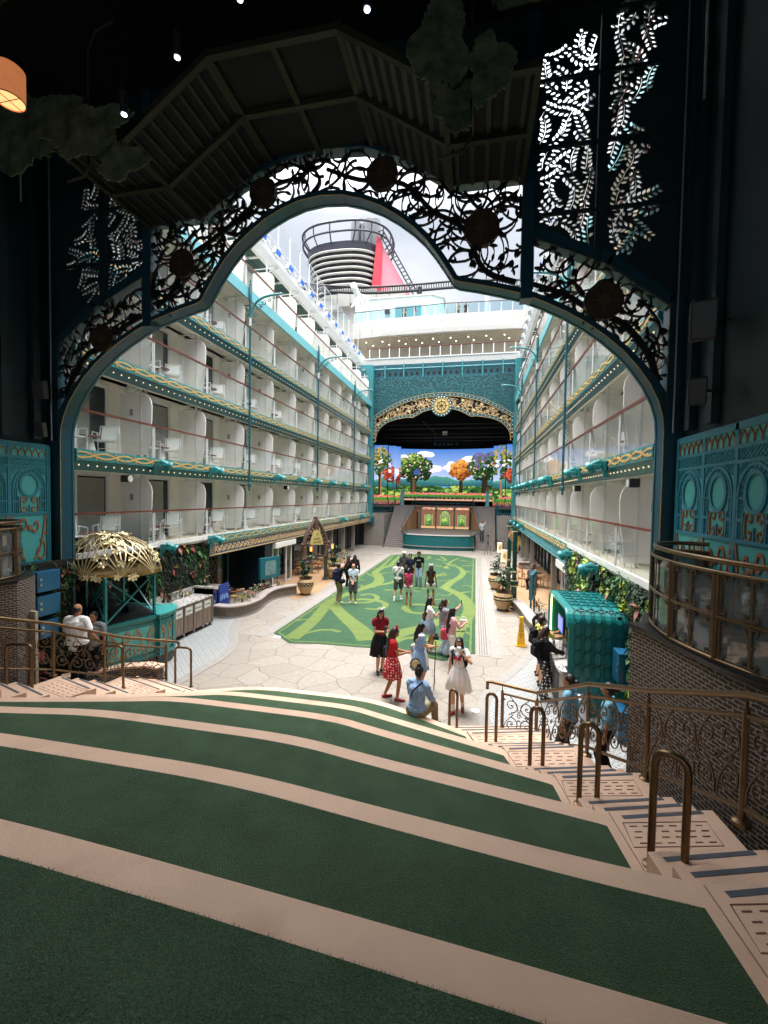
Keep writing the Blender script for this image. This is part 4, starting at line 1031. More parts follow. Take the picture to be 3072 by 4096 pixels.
# ---------------- balcony wings ----------------
ZF = [3.11, 5.75, 8.36, 10.95, 13.52]
VINE = GOLD; FRB = mat('frieze_navy', '24406e', .5, var=.15); FRG = mat('frieze_sand', 'c8ab7c', .5, var=.1)
SKYTEAL = mat('pale_teal_beam', '6cb4bc', .4, var=.06); SOFF = mat('dark_green_soffit', '123f3d', .45, var=.2); CEIL = mat('balcony_soffit', 'd8d6cf', .5, var=.04)
SIGN = mat('notice_grey', '9b9890', .6)
XR = 6.55; XW = 7.78; YEND = 40.7
def vine_strip(F, y0, y1, zc, amp, per, w, full):
    n = int((y1-y0)/per*12)
    for ph in (0, pi):
        F.ribbon([(y0+(y1-y0)*i/n, zc+amp*sin(2*pi*(y0+(y1-y0)*i/n)/per+ph)) for i in range(n+1)], w)
    k = int((y1-y0)/per*4)
    for i in range(k):
        y = y0+(y1-y0)*(i+.5)/k
        for d in (-1, 1):
            if d*sin(2*pi*y/per) > .2 or full and i % 2:
                F.leaf(y, zc+amp*.6*d, pi/2*d+.6*(1 if i % 2 else -1), amp*1.3, amp*.55)
                if full: F.leaf(y+.06, zc+amp*.3*d, pi/2*d-.7, amp*1.0, amp*.45)
def wing(s, y0, nm):
    B = 2.747
    joints = [y0+B*k for k in range(0, 13) if y0+B*k < YEND-.6]
    bays = [(max(a, 9.12), b) for a, b in zip(joints, joints[1:]+[YEND-.15])]
    X = lambda x: s*x
    t = thing('balcony_wing', 'five storeys of white cabin balconies with teal fascias along the %s side of the plaza' % nm, 'balconies', (X(XR),9.1,0))
    def bx(m, xa, ya, za, xb, yb, zb): return m.box(min(X(xa),X(xb)), ya, za, max(X(xa),X(xb)), yb, zb)
    ys = 9.1
    bulb_pos = []
    glass_me = None
    for L, zf in enumerate(ZF):
        d = bx(MB(), XR+.02, ys if not (s < 0 and L == 0) else 12.0, zf-.2, XW, YEND, zf).build('deck_slab', CEIL, t)
        bx(MB(), XR+.05, ys if not (s < 0 and L == 0) else 12.0, zf+.001, XW, YEND, zf+.012).build('deck_floor', DECKW, d)
        if 1 <= L <= 3:
            fa = bx(MB(), XR-.06, ys, zf-.25, XR+.02, YEND, zf+.03).build('vine_fascia', TEAL, t)
            F = Flat((0,0,0), (0,1,0), (0,0,1), .014, warp=lambda a, b, tt: Vector((X(XR-.061-tt), a, b)))
            vine_strip(F, ys+.02, 27, zf-.11, .07, B/2, .045, L < 3); vine_strip(F, 27, YEND-.1, zf-.11, .07, B/2, .045, False)
            for a, b in bays: F.ribbon([(b-.03, zf-.24),(b-.03, zf+.02)], .012)
            F.mb.build('gold_vine', VINE, fa)
            # slanting light strip below
            m = MB().prism([(X(XR-.03), zf-.252),(X(XR+.09), zf-.5),(X(XR+.13), zf-.5),(X(XR+.04), zf-.252)], ys, YEND, 'xz')
            bs = m.build('bulb_strip', TEALD, t)
            y = ys+.14
            while y < YEND-.2: bulb_pos.append((X(XR+.025), y, zf-.37, bs)); y += .275
            bx(MB(), XR+.14, ys, zf-.52, XR+.2, YEND, zf-.2).build('soffit_lip', CREAM, t)
        elif L == 4:
            bx(MB(), XR-.05, ys, zf-.4, XR+.04, YEND, zf+.06).build('plain_fascia', SKYTEAL, t)
        else:
            yf = 14.6 if s < 0 else 16.8
            fa = bx(MB(), XR-.06, yf, zf-.3, XR+.02, YEND, zf+.0).build('vine_fascia', TEAL, t)
            F = Flat((0,0,0), (0,1,0), (0,0,1), .014, warp=lambda a, b, tt: Vector((X(XR-.061-tt), a, b)))
            vine_strip(F, yf+.02, YEND-.1, zf-.15, .085, B/2, .03, True); F.mb.build('gold_vine', VINE, fa)
            fz = bx(MB(), XR-.0, yf+.15, 2.33, XR+.1, YEND, 2.8).build('frieze', FRB if s < 0 else TEALD, t)
            F = Flat((0,0,0), (0,1,0), (0,0,1), .012, warp=lambda a, b, tt: Vector((X(XR-.003-tt), a, b)))
            F.ribbon([(yf+.15,2.36),(YEND,2.36)], .05); F.ribbon([(yf+.15,2.77),(YEND,2.77)], .05)
            y = yf+.3; q = 0
            while y < YEND-.5:
                if q % 9 == 0:
                    F.ribbon([(y-.12,2.4),(y-.12,2.74)], .04); F.ribbon([(y+.2,2.4),(y+.2,2.74)], .04); F.ribbon(arcpts(y+.04,2.565,.09,0,360,16,.14), .03)
                    F.flower(y+.04, 2.565, .05, 4)
                else:
                    F.ribbon([(y-.12,2.46),(y-.02,2.62),(y+.06,2.68),(y+.12,2.56),(y+.2,2.46)], .055 if s < 0 else .03)
                    F.ribbon([(y-.1,2.7),(y-.0,2.52),(y+.1,2.44),(y+.2,2.6)], .04 if s < 0 else .03)
                y += .32; q += 1
            F.mb.build('frieze_pattern', FRG if s < 0 else SKYTEAL, fz)
            bx(MB(), XR-.03, ys, zf-.12, XR+.03, yf, zf+.03).build('white_trim', WHITE, t)
        # handrail
        hr = bx(MB(), XR-.035, ys, zf+1.0, XR+.035, YEND-.1, zf+1.05)
        for a, b in bays: bx(hr, XR-.038, b-.03, zf+.99, XR+.038, b-.0, zf+1.056)
        hr.build('handrail', RAILB, t)
        for i, (a, b) in enumerate(bays):
            if i == 0 and b-a < .3: continue
            bx(MB(), XR-.006, a+.05, zf+.05, XR+.006, b-.05, zf+.99).build('glass_panel', GLASS, t)
            m = bx(MB(), XR-.012, b-.055, zf+.03, XR+.012, b-.02, zf+1.0); bx(m, XR-.012, b+.02, zf+.03, XR+.012, b+.05, zf+1.0)
            m.bar((X(XR+.02), b-.02, zf+1.0), (X(XR+.2), b-.02, zf+.02), .03, .02)
            mid = (a+b)/2; bx(m, XR-.004, mid-.006, zf+.05, XR+.008, mid+.006, zf+.99)
            m.build('rail_post', WHITEM, t)
            # partition with a rounded top corner
            if b < YEND-.5 or True:
                h = 2.05; P = [(XR+.2, zf+.12),(XR+.06, zf+1.2),(XR+.05, zf+h-.42)]+[(XR+.05+.42-.42*cos(radians(q)), zf+h-.42+.42*sin(radians(q))) for q in (20,40,60,75,90)]+[(XW-.04, zf+h),(XW-.04, zf+.12)]
                pt = MB().prism([(X(x), z) for x, z in P], b-.018, b+.018, 'xz').build('partition', GREYP, t)
                m = bx(MB(), XR+.42, b-.03, zf+.0, XR+.48, b+.03, zf+2.45)
                for fx in (.25, .9): bx(m, XR+fx, b-.03, zf+h, XR+fx+.06, b+.03, zf+h+.05)
                bx(m, XR+.12, b-.012, zf+2.2, XW, b+.012, zf+2.24)
                m.build('post', WHITEM, t)
                if i % 3 != 1 and L < 4:
                    bx(MB(), XR+.72, b-.026, zf+1.35, XR+.84, b-.02, zf+1.55).build('notice', SIGN, pt)
            # door
            if L < 4:
                ya, yb = b-2.2, b-.55
                dr = bx(MB(), XW-.03, ya, zf+.06, XW+.02, yb, zf+2.05).build('door', DARKG, t)
                m = MB(); yq = (ya+yb)/2-.25
                for q in (ya, yq, yb): bx(m, XW-.07, q-.05, zf+.0, XW-.02, q+.05, zf+2.1)
                bx(m, XW-.08, ya-.1, zf+2.06, XW-.02, yb+.1, zf+2.2); m.build('door_frame', WHITEM, dr)
                m = MB(); n9 = (9, 9, 4, 7)[(i*3+L*2+(s > 0)) % 4]
                for q in range(n9): bx(m, XW-.045, yq+.08+q*.1, zf+.1, XW-.035+.012*(q % 2), yq+.18+q*.1, zf+2.0)
                m.build('curtain', CURT, dr)
        if L < 4:
            w = bx(MB(), XW, ys, zf-.3 if L else zf-.1, XW+.1, YEND, zf+2.7); w.build('back_wall', CREAM, t)
        # pipes along the wall
        m = MB()
        for i, (a, b) in enumerate(bays):
            if i % 2 == 1:
                m = MB(); m.tube([(X(XW-.12), a+.25, zf),(X(XW-.12), a+.25, zf+2.45)], .05, 8)
                m.tube([(X(XW-.12), a+.25, zf+2.2),(X(XW-.2), a+.6, zf+2.35),(X(XR+.3), a+.6, zf+2.38)], .03, 6); m.build('drain_pipe', WHITEM, t)
            MB().lathe([(.02,0),(.16,.05),(.2,.12)], (X(XR+.7), (a+b)/2, zf+2.26 if L < 4 else zf+2.9), 14).build('ceiling_light', WHITEM, t)
    # level five wall and high soffit, beam
    bx(MB(), 9.3, ys, 13.3, 9.45, YEND, 17.3).build('back_wall', CREAM, t)
    bx(MB(), XW, ys, 13.32, 9.3, YEND, 13.5).build('deck_slab', CEIL, t)
    so_ = bx(MB(), 7.2 if s > 0 else 8.0, ys, 17.02, 9.4, YEND+1.2, 17.2).build('high_soffit', SOFF, t)
    m = MB(); y = 10.2
    while y < YEND: bx(m, 7.2 if s > 0 else 8.0, y-.07, 16.95, 9.4, y+.07, 17.03); y += 2.747
    m.build('crossbeam', WHITEM, so_)
    m = MB()
    for q in range(26): m.tube([(X(8.3+.3*(q % 3)), ys+q*1.2, 16.93),(X(8.3+.3*(q % 3)), ys+q*1.2+.9, 16.93)], .025, 6)
    m.build('soffit_pipes', SOFF, so_)
    bx(MB(), 7.8, 26.9, 13.6, 9.2, 27.0, 15.6).build('end_panel', DARKG, t)
    xb = 7.95 if s < 0 else 7.0
    m = MB().prism([(X(xb-.08), 16.98),(X(xb+.12), 16.98),(X(xb+.3), 17.75),(X(xb-.22), 17.75),(X(xb-.22), 17.45)], ys, YEND+1.3, 'xz')
    m.build('edge_beam', WHITEM, t)
    m = MB()
    y = 9.4
    while y < 41:
        m.tube([(X(xb+.02), y, 17.7),(X(xb+.02), y, 20.1)], .035, 6); y += 1.55
    for z in (18.35, 18.7, 20.1): m.tube([(X(xb+.02), ys, z),(X(xb+.02), 41.4, z)], .025 if z > 19 else .02, 6)
    m.build('windscreen_rail', WHITEM, t)
    bx(MB(), xb+.01, ys, 18.4, xb+.03, 41.4, 20.0).build('windscreen_glass', GLASS, t)
    # bulbs: the hundred nearest as parts, the rest in one
    bulb_pos.sort(key=lambda p: hypot(hypot(p[0]-CAM.x, p[1]-CAM.y), p[2]-CAM.z))
    bm_ = MB().ball((0,0,0), .022, 8, 6); first = None
    for p in bulb_pos[:100]:
        if first is None:
            first = bm_.build('bulb', BULB, None, smooth=True); o = first
        else: o = first.copy(); COL.objects.link(o)
        o.parent = t; o.location = Vector(p[:3])-parent_loc(t)
    m = MB()
    for p in bulb_pos[100:]: m.ball(p[:3], .02, 6, 4)
    o = m.build('bulb', BULB, t); o['kind'] = 'stuff'
    # teal end column next to the stage
    bx(MB(), XR-.12, YEND-.55, 2.3, XW, YEND+.25, 17.0).build('end_column', TEAL, t)
    bx(MB(), XR-.35, YEND-.4, 2.1, XR+.3, YEND+.1, 2.75).build('column_foot', TEALD, t)
    return bays
baysL = wing(-1, 9.09, 'left'); baysR = wing(1, 8.55, 'right')
# ---------------- balcony furniture ----------------
SLING = mat('white_sling_fabric', 'dadad6', .7, var=.05)
def make_chair():
    t = thing('sling_chair', 'x', 'chair', (0,0,0), 'white armchairs on the balconies')
    m = MB()   # faces +x
    for y in (-.28, .28):
        m.tube([(.26,y,0),(.26,y,.62),(-.26,y,.64)], .016, 6).tube([(-.28,y,0),(-.2,y,.64)], .016, 6)
        m.tube([(.24,y*.86,.4),(-.2,y*.86,.38),(-.36,y*.86,.86)], .016, 6)
    m.tube([(.25,-.28,.38),(.25,.28,.38)], .014, 6).tube([(-.36,-.24,.86),(-.36,.24,.86)], .016, 6).tube([(-.27,-.28,.2),(-.27,.28,.2)], .012, 6)
    m.build('frame', WHITEM, t, smooth=True)
    MB().prism([(.24,.395),(-.2,.375),(-.2,.39),(.24,.41)], -.23, .23, 'xz').build('seat', SLING, t)
    MB().prism([(-.23,.46),(-.355,.85),(-.37,.845),(-.245,.46)], -.2, .2, 'xz').build('backrest', SLING, t)
    return t
def make_btable():
    t = thing('balcony_table', 'x', 'table', (0,0,0), 'small round balcony tables')
    MB().lathe([(.26,.44),(.27,.455),(.26,.47)], (0,0,0), 24).build('table_top', RAILB, t, smooth=True)
    MB().lathe([(.15,0),(.13,.1),(.06,.44)], (0,0,0), 18).build('pedestal', WHITEM, t, smooth=True)
    return t
ch0 = make_chair(); tb0 = make_btable(); usedc = usedt = False
lev = ['lowest','second','third','fourth','top']
def put(src, L, s, y, x, rz, label):
    global usedc, usedt
    if src is ch0:
        o = ch0 if not usedc else copy_tree(ch0); usedc = True
    else:
        o = tb0 if not usedt else copy_tree(tb0); usedt = True
    o.location = (s*x, y, ZF[L]+.013); o.rotation_euler = (0,0,rz); o['label'] = label
for s, bays, nm, lim in ((-1, baysL, 'left', {0:9,1:8,2:5,3:3}), (1, baysR, 'right', {0:3,1:3})):
    for L, n in lim.items():
        for i in range(n):
            a, b = bays[i+(1 if s > 0 else 0)]
            if b-a < 2: continue
            w = '%s %s balcony, %s bay from the arch' % (lev[L], nm, ordw(i))
            put(ch0, L, s, b-1.15, 7.15, (radians(-60) if s < 0 else radians(240)), 'white sling armchair, '+w+', far side of its table')
            if i < 4 or L == 0: put(ch0, L, s, b-2.25, 7.2, (radians(-20) if s < 0 else radians(200)), 'white sling armchair, '+w+', near side of its table')
            put(tb0, L, s, b-1.75, 7.1, 0, 'small round wood topped table, '+w)
# round white ceiling horns under the second deck
for s, y, nm in ((-1, 11.0, 'left, near the arch'), (-1, 22.0, 'left, further along'), (1, 16.5, 'right'), (1, 10.9, 'right, against the arch')):
    t = thing('horn_speaker', 'black horn loudspeaker under the second balcony fascia on the %s' % nm, 'loudspeaker', (s*6.75,y,5.12), 'horn speakers under the fascias')
    MB().cbox((s*6.75,y,5.1), (.2,.3,.2)).build('case', BLACK, t, bevel=.02); MB().lathe([(.09,0),(.1,.02),(.05,.03)], (0,0,0), 18, M=Matrix.Translation((s*6.65,y,5.1))@Matrix.Rotation(radians(-90*s), 4, 'Y')).build('cone', WHITEM, t)
# ---------------- ornamental bracket poles ----------------
def pole(s, y, zt, label):
    x = 6.44
    t = thing('bracket_pole', label, 'pole', (s*x,y,5.0), 'teal ornamental poles in front of the balconies')
    MB().tube([(s*x,y,5.2),(s*x,y,13.3)], .045, 10).build('shaft', TEALD, t, smooth=True)
    MB().lathe([(.01,-.3),(.05,-.22),(.03,-.16),(.075,-.1),(.085,0),(.05,.06)], (s*x,y,5.15), 12).build('bottom_finial', TEALD, t, smooth=True)
    MB().lathe([(.07,0),(.07,.6),(.05,.66),(.06,.7),(.03,.76),(.05,.83),(.005,1.0)], (s*x,y,13.0), 12).build('top_finial', TEALD, t, smooth=True)
    MB().tube([(s*x,y,11.95),(s*x,y,12.3)], .055, 10).build('collar', WHITEM, t)
    a = [(s*(x-.03),y,12.25)]+[(s*(x-.03-.95*sin(radians(q))), y, 12.35+.85*(1-cos(radians(q)))) for q in (0,)]
    arm = [(s*(x-v[0]), y, v[1]) for v in smoothline([(.02,12.3),(.12,12.72),(.42,13.05),(.85,13.18),(1.35,13.22)], 6)]
    MB().tube(arm, .05, 8).lathe([(.0,0),(.06,.04),(.01,.18)], (0,0,0), 8, M=Matrix.Translation((s*(x-1.35),y,13.22))@Matrix.Rotation(radians(-90*s), 4, 'Y')).build('arm', TEAL, t, smooth=True)
    F = Flat((0,0,0), (1,0,0), (0,0,1), .02, warp=lambda p, q, tt: Vector((s*(x-p), y-.01+tt, q)))
    for (u, v, r, a0, d) in ((.2,12.42,.1,pi/2,-1),(.36,12.72,.13,pi/2,-1),(.62,12.9,.12,pi/2,-1),(.86,13.0,.1,pi/2,-1),(1.08,13.08,.07,pi/2,-1),(.14,12.16,.08,pi/2,-1),(.5,12.78,.08,-pi/2,1)):
        F.ribbon(spiral(u, v, r, a0, 1.2, d, 20, .15), .025)
    for (u, v, r, d) in ((-.12,12.6,.08,1),(-.2,12.72,.07,-1),(-.1,12.42,.06,1)): F.ribbon(spiral(u, v, r, 0, 1.1, d, 16, .2), .02)
    F.ribbon([(-.5,12.86),(-.02,12.84)], .03)
    for zc in (9.75, 7.1, ):
        for k, dz in enumerate((-.35,-.18,0,.18,.35)): F.ribbon(spiral(-.09*(1 if k % 2 else .6)+.0, zc+dz, .085, pi/2, 1.1, -1 if k % 2 else 1, 16, .25), .018)
    F.mb.build('scroll_iron', TEALD, t)
    return t
for s, nm in ((-1,'left'),(1,'right')):
    for i, y in enumerate((17.5, 25.88, 34.2)):
        pole(s, y, 13.9, 'teal scroll bracket pole before the %s balconies, %s' % (nm, ('nearest the arch','in the middle','nearest the stage')[i]))
# ---------------- teal floodlights ----------------
FT = mat('floodlight_teal', '1f7f80', .35, .1, var=.12, coat=.3)
def make_flood():
    t = thing('floodlight', 'x', 'floodlight', (0,0,0), 'teal floodlights along the balcony fascias')   # mounted at x=0, reaches +x, head toward -y..
    MB().cbox((.06,0,0), (.12,.14,.26)).cbox((.02,0,-.2), (.1,.1,.18)).build('mount_box', FT, t, bevel=.015)
    m = MB()
    for d in (-.13, .13): m.bar((.12,d,0), (.34,d,.0), .03, .07)
    m.cbox((.12,0,0), (.05,.3,.08)); m.build('yoke', FT, t, bevel=.008)
    M = Matrix.Translation((.34,0,0))@Matrix.Rotation(radians(118), 4, 'Y')
    MB().lathe([(.05,-.24),(.1,-.22),(.12,-.12),(.12,0),(.165,.04),(.17,.12),(.15,.12)], (0,0,0), 18, M=M).build('lamp_head', FT, t, smooth=True)
    m = MB()
    for q in range(5): m.lathe([(.125,-.2+q*.035),(.135,-.2+q*.035),(.135,-.19+q*.035),(.125,-.19+q*.035)], (0,0,0), 14, M=M)
    m.build('cooling_fin', FT, t)
    MB().lathe([(.001,.1),(.15,.1),(.15,.115)], (0,0,0), 18, M=M).build('lens', STEEL, t)
    return t
fl0 = make_flood(); usedf = False
spec = []
for s, nm, Z, ys_ in ((-1,'left',5.56,(11.8,14.65,20.0,22.8,25.4,28.3,31.0,36.6)), (1,'right',5.57,(11.95,14.8,20.1,20.7,24.1,27.2,28.5,30.5,33.0,36.5))):
    for i, y in enumerate(ys_): spec.append((s, y, Z, 'teal floodlight on the second %s fascia, %s from the arch' % (nm, ordw(i))))
for s, nm, Z, ys_ in ((-1,'left',2.95,(12.05,14.7,31.0,36.5)), (1,'right',2.85,(12.4,15.4,30.8,33.5,36.8))):
    for i, y in enumerate(ys_): spec.append((s, y, Z, 'teal floodlight under the lowest %s balcony, %s from the arch' % (nm, ordw(i))))
for s, y, z, lab in spec:
    o = fl0 if not usedf else copy_tree(fl0); usedf = True
    o.location = (s*6.48, y, z); o.rotation_euler = (0,0,(radians(35) if s < 0 else radians(180-35))); o['label'] = lab
    
# blue floodlights on the high white beams
def make_bl():
    t = thing('blue_floodlight', 'x', 'floodlight', (0,0,0), 'white-cased blue floodlights on the high beams')
    MB().cbox((0,0,0), (.22,.62,.3)).cbox((0,.42,0), (.14,.2,.16)).cbox((-.1,-.2,-.2),(.08,.3,.14)).build('case', WHITEM, t, bevel=.03)
    MB().cbox((.118,0,-.02), (.016,.5,.22)).build('lens', BLUEL, t)
    MB().tube([(-.05,.5,0),(-.02,.8,.05),(.05,1.0,-.03),(0,1.25,0)], .05, 7).build('bracket_pipe', WHITEM, t, smooth=True)
    return t
bl0 = make_bl(); ub = False
for s, nm, xb in ((-1,'left',7.95),(1,'right',7.0)):
    i = 0; y = 12.5
    while y < 40.5:
        o = bl0 if not ub else copy_tree(bl0); ub = True
        o.location = (s*(xb-.27), y, 17.95); o.rotation_euler = (0, radians(20) if s < 0 else radians(-20), 0 if s < 0 else pi); o['label'] = 'blue floodlight on the %s high beam, %s' % (nm, '%s from the arch end' % ['first','second','third','fourth','fifth','sixth','seventh','eighth','ninth','tenth','eleventh','twelfth','thirteenth','fourteenth','fifteenth','sixteenth','seventeenth','eighteenth'][i])
        i += 1; y += 1.68
# ---------------- stage house ----------------
YS = 40.7
st = thing('stage_arch', 'teal stage arch with gold fretwork, light bulbs and a round gold medallion', 'arch', (0,YS,0))
inn = [(0,12.2),(.6,12.45),(.95,12.8),(1.35,12.72),(1.75,12.58),(2.2,12.34),(2.64,12.1),(3.2,12.12),(3.8,12.03),(4.4,11.92),(4.9,11.76),(5.4,11.48),(5.76,11.15),(6.0,10.8),(6.14,10.4),(6.2,9.9)]
out = [(0,14.3),(.7,14.28),(1.1,14.25),(1.5,14.2),(2.2,14.08),(2.9,13.93),(3.7,13.68),(4.3,13.42),(4.9,13.12),(5.5,12.78),(6.0,12.48),(6.3,12.3),(6.45,12.15),(6.45,11.5),(6.45,10.7),(6.45,9.9)]
full_i = [(-x, z) for x, z in inn[::-1]]+inn[1:]; full_o = [(-x, z) for x, z in out[::-1]]+out[1:]
wall = MB().strip(full_o, [(max(-6.7,min(6.7,x*1.04)) if abs(x) < 6.4 else (6.7 if x > 0 else -6.7), 15.9) for x, z in full_o], YS, YS+.3, 'xz')
LW = wall.build('upper_wall', mat('stage_wall_teal', '245f66', .4, var=.12, scale=1), st)
DL = mat('dark_leaf_cut', '173b40', .6, var=.2)
F = Flat((0,0,0), (1,0,0), (0,0,1), .012, warp=lambda a, b, t: Vector((a, YS-.001-t, b)))
rng = random.Random(4); pts = []
for _ in range(3400):
    x = rng.uniform(-6.4, 6.4); z = rng.uniform(12.3, 15.8)
    zo = min([b for a, b in out if a >= abs(x)-.4] or [12.2])
    zc = 14.3-.047*x*x if abs(x) < 6.2 else 12.3
    if z < zc+.12 or any(abs(x-a) < .17 and abs(z-b) < .17 for a, b in pts): continue
    pts.append((x, z)); th = rng.uniform(0, 6.28)
    F.ribbon([(x-cos(th)*.13, z-sin(th)*.13), (x, z), (x+cos(th+.3)*.13, z+sin(th+.3)*.13)], .014)
    for k in (-.08, 0, .08):
        for d in (-1, 1): F.leaf(x+cos(th)*k, z+sin(th)*k, th+d*.8, .09, .04)
F.mb.build('leaf_pattern', DL, LW)
def bandpts(line, d): return off(line, d)
MB().strip(full_o, bandpts(full_o, -.26), YS-.1, YS+.02, 'xz').strip(bandpts(full_i, .02), bandpts(full_i, .26), YS-.1, YS+.02, 'xz').build('bulb_band', TEALD, st)
MB().strip(bandpts(full_o, .03), full_o, YS-.12, YS, 'xz').strip(bandpts(full_o, -.29), bandpts(full_o, -.26), YS-.11, YS, 'xz').strip(full_i, bandpts(full_i, .03), YS-.12, YS, 'xz').strip(bandpts(full_i, .26), bandpts(full_i, .29), YS-.11, YS, 'xz').build('gold_beading', GOLD, st)
m = MB()
def along(line, step):
    o = []; acc = 0
    for a, b in zip(line, line[1:]):
        L = hypot(b[0]-a[0], b[1]-a[1])
        while acc < L: o.append((a[0]+(b[0]-a[0])*acc/L, a[1]+(b[1]-a[1])*acc/L)); acc += step
        acc -= L
    return o
for x, z in along(bandpts(full_o, -.13), .36)+along(bandpts(full_i, .14), .36): m.ball((x, YS-.1, z), .032, 8, 5)
o = m.build('bulb', BULB, st); o['kind'] = 'stuff'
GF = mat('pale_gold_fret', 'd0b184', .45, .2, var=.1)
P = full_i[1:-1]+full_o[::-1][1:-1]; P = [(x, z) for x, z in bandpts(full_i, .24)]+[(x, z) for x, z in bandpts(full_o, -.26)][::-1]
F = Flat((0,0,0), (1,0,0), (0,0,1), .03, warp=lambda a, b, t: Vector((a, YS+.05-t, b)))
scrollwork(F, P, 150, .2, .5, .05, random.Random(9), True, 14)
F.mb.build('gold_fretwork', GF, st)
MB().strip([(x*.99, z) for x, z in full_i], [(x*.99, z) for x, z in full_o], YS+.12, YS+.16, 'xz').build('fret_backing', NIGHT, st)
FLW = mat('bright_gold_flower', 'f0dfa8', .35, .3, var=.05)
F = Flat((0,0,0), (1,0,0), (0,0,1), .03, warp=lambda a, b, t: Vector((a, YS-.0-t, b)))
for x, z in ((-1.9,13.3),(-3.0,12.7),(-4.1,12.9),(-5.2,12.1),(-5.9,11.5),(-2.5,13.7),(1.9,13.6),(2.9,12.7),(3.6,13.2),(4.6,12.8),(5.3,11.9),(6.0,11.3),(1.5,13.0),(-1.4,13.8)): F.flower(x, z, .15, 5, x)
F.mb.build('gold_flowers', FLW, st)
md = MB().prism([(.95*cos(2*pi*i/40), 13.1+.95*sin(2*pi*i/40)) for i in range(40)], YS-.2, YS, 'xz').build('medallion_ring', TEALD, st)
mg = MB().prism([(.72*cos(2*pi*i/40), 13.1+.72*sin(2*pi*i/40)) for i in range(40)], YS-.24, YS-.2, 'xz').build('medallion_plate', mat('medallion_gold', 'e3c27c', .4, .2, var=.08), md)
m = MB()
for i in range(20): a = 2*pi*i/20; m.ball((.84*cos(a), YS-.21, 13.1+.84*sin(a)), .045, 8, 5)
m.build('medallion_bulbs', BULB, md)
F = Flat((0,0,0), (1,0,0), (0,0,1), .02, warp=lambda a, b, t: Vector((a, YS-.241-t, b)))   # plain sailing emblem: a ship's wheel
F.ribbon(arcpts(0,13.1,.4,0,360,32), .07); F.ribbon(arcpts(0,13.1,.66,0,360,32), .03); F.disc(0,13.1,.12)
for k in range(8): a = k*pi/4; F.ribbon([(.1*cos(a),13.1+.1*sin(a)),(.55*cos(a),13.1+.55*sin(a))], .05)
F.mb.build('wheel_emblem', mat('emblem_dark', '3a3428', .6), mg)
# jambs and stage box
m = MB()
for s in (-1, 1): m.box(min(s*6.42,s*6.72), YS, 3.0, max(s*6.42,s*6.72), YS+.5, 12.3)
m.build('jamb', TEAL, st)
bb = thing('stage_box', 'black stage interior behind the gold arch with lighting rig', 'stage', (0,45,0))
MB().box(-8.3,51.6,0,8.3,51.8,17).box(-8.3,YS+.35,0,-8.1,51.6,17).box(8.1,YS+.35,0,8.3,51.6,17).box(-8.3,YS+.35,15.6,8.3,51.6,15.9).build('black_walls', NIGHT, bb)
m = MB()
for y, z in ((44.0,11.6),(46.5,11.0),(48.0,10.9)):
    m.tube([(-6.8,y,z),(6.8,y,z)], .05, 6); m.tube([(-6.8,y,z+.4),(6.8,y,z+.4)], .04, 6)
m.tube([(-2.2,44,12.4),(-.9,45,11.2),(-.9,45,10.4)], .04, 6)
m.build('rig_pipe', BLACK, bb)
m = MB()
for i in range(6): m.lathe([(.1,0),(.16,.2),(.16,.32)], (-1.2+i*.46,48.2,10.45), 12)
m.build('rig_lamps', mat('rig_grey', '2a2c30', .4, .4), bb)
MB().box(-.35,47.0,10.55+.8,.15,47.05,11.75).build('rig_sign', GREYP, bb)
# ---------------- upper stage deck, stairs, apron ----------------
SETW = mat('tan_stage_wall', 'a8805f', .7, var=.15, scale=1.2); STEPM = mat('grey_brown_step', '8d8480', .7, var=.12); GRANW = mat('speckled_granite_cladding', '8a817b', .5, var=.5, scale=14, bump=.3, bscale=30)
APR = mat('apron_teal', '17686c', .45, var=.12); DKF = mat('stage_floor', '6b625c', .5, var=.15)
ud = thing('upper_stage', 'raised rear stage with speckled granite walls below the video screen', 'stage', (0,46,0))
MB().box(-8.1,46.3,3.55,8.1,51.6,3.8).build('deck', DKF, ud)
MB().box(-7.15,46.22,3.62,7.15,46.3,3.84).build('deck_edge', mat('copper_edge', '9a6a58', .5), ud)
for s in (-1, 1):
    MB().prism([(s*7.2,YS+.02),(s*5.25,YS+.02),(s*5.32,46.3),(s*7.2,46.3)], 0, 3.05).build('granite_wall', GRANW, ud)
    m = MB(); n = 10
    for i in range(n+1): x = s*(7.1-1.8*i/n); m.tube([(x,YS+.08,3.05),(x,YS+.08,4.1)], .022, 6)
    for z in (3.35, 4.1): m.tube([(s*7.1,YS+.08,z),(s*5.3,YS+.08,z),(s*5.36,46.2,z)], .03, 6)
    for i in range(7): m.tube([(s*5.36,41+i*.8,3.05),(s*5.36,41+i*.8,4.1)], .02, 6)
    m.build('deck_rail', TEALD, ud)
MB().box(-3.05,46.36,1.38,3.05,46.5,3.6).build('tan_back_wall', SETW, ud)
NICHE = mat('niche_shadow', '4a3728', .8)
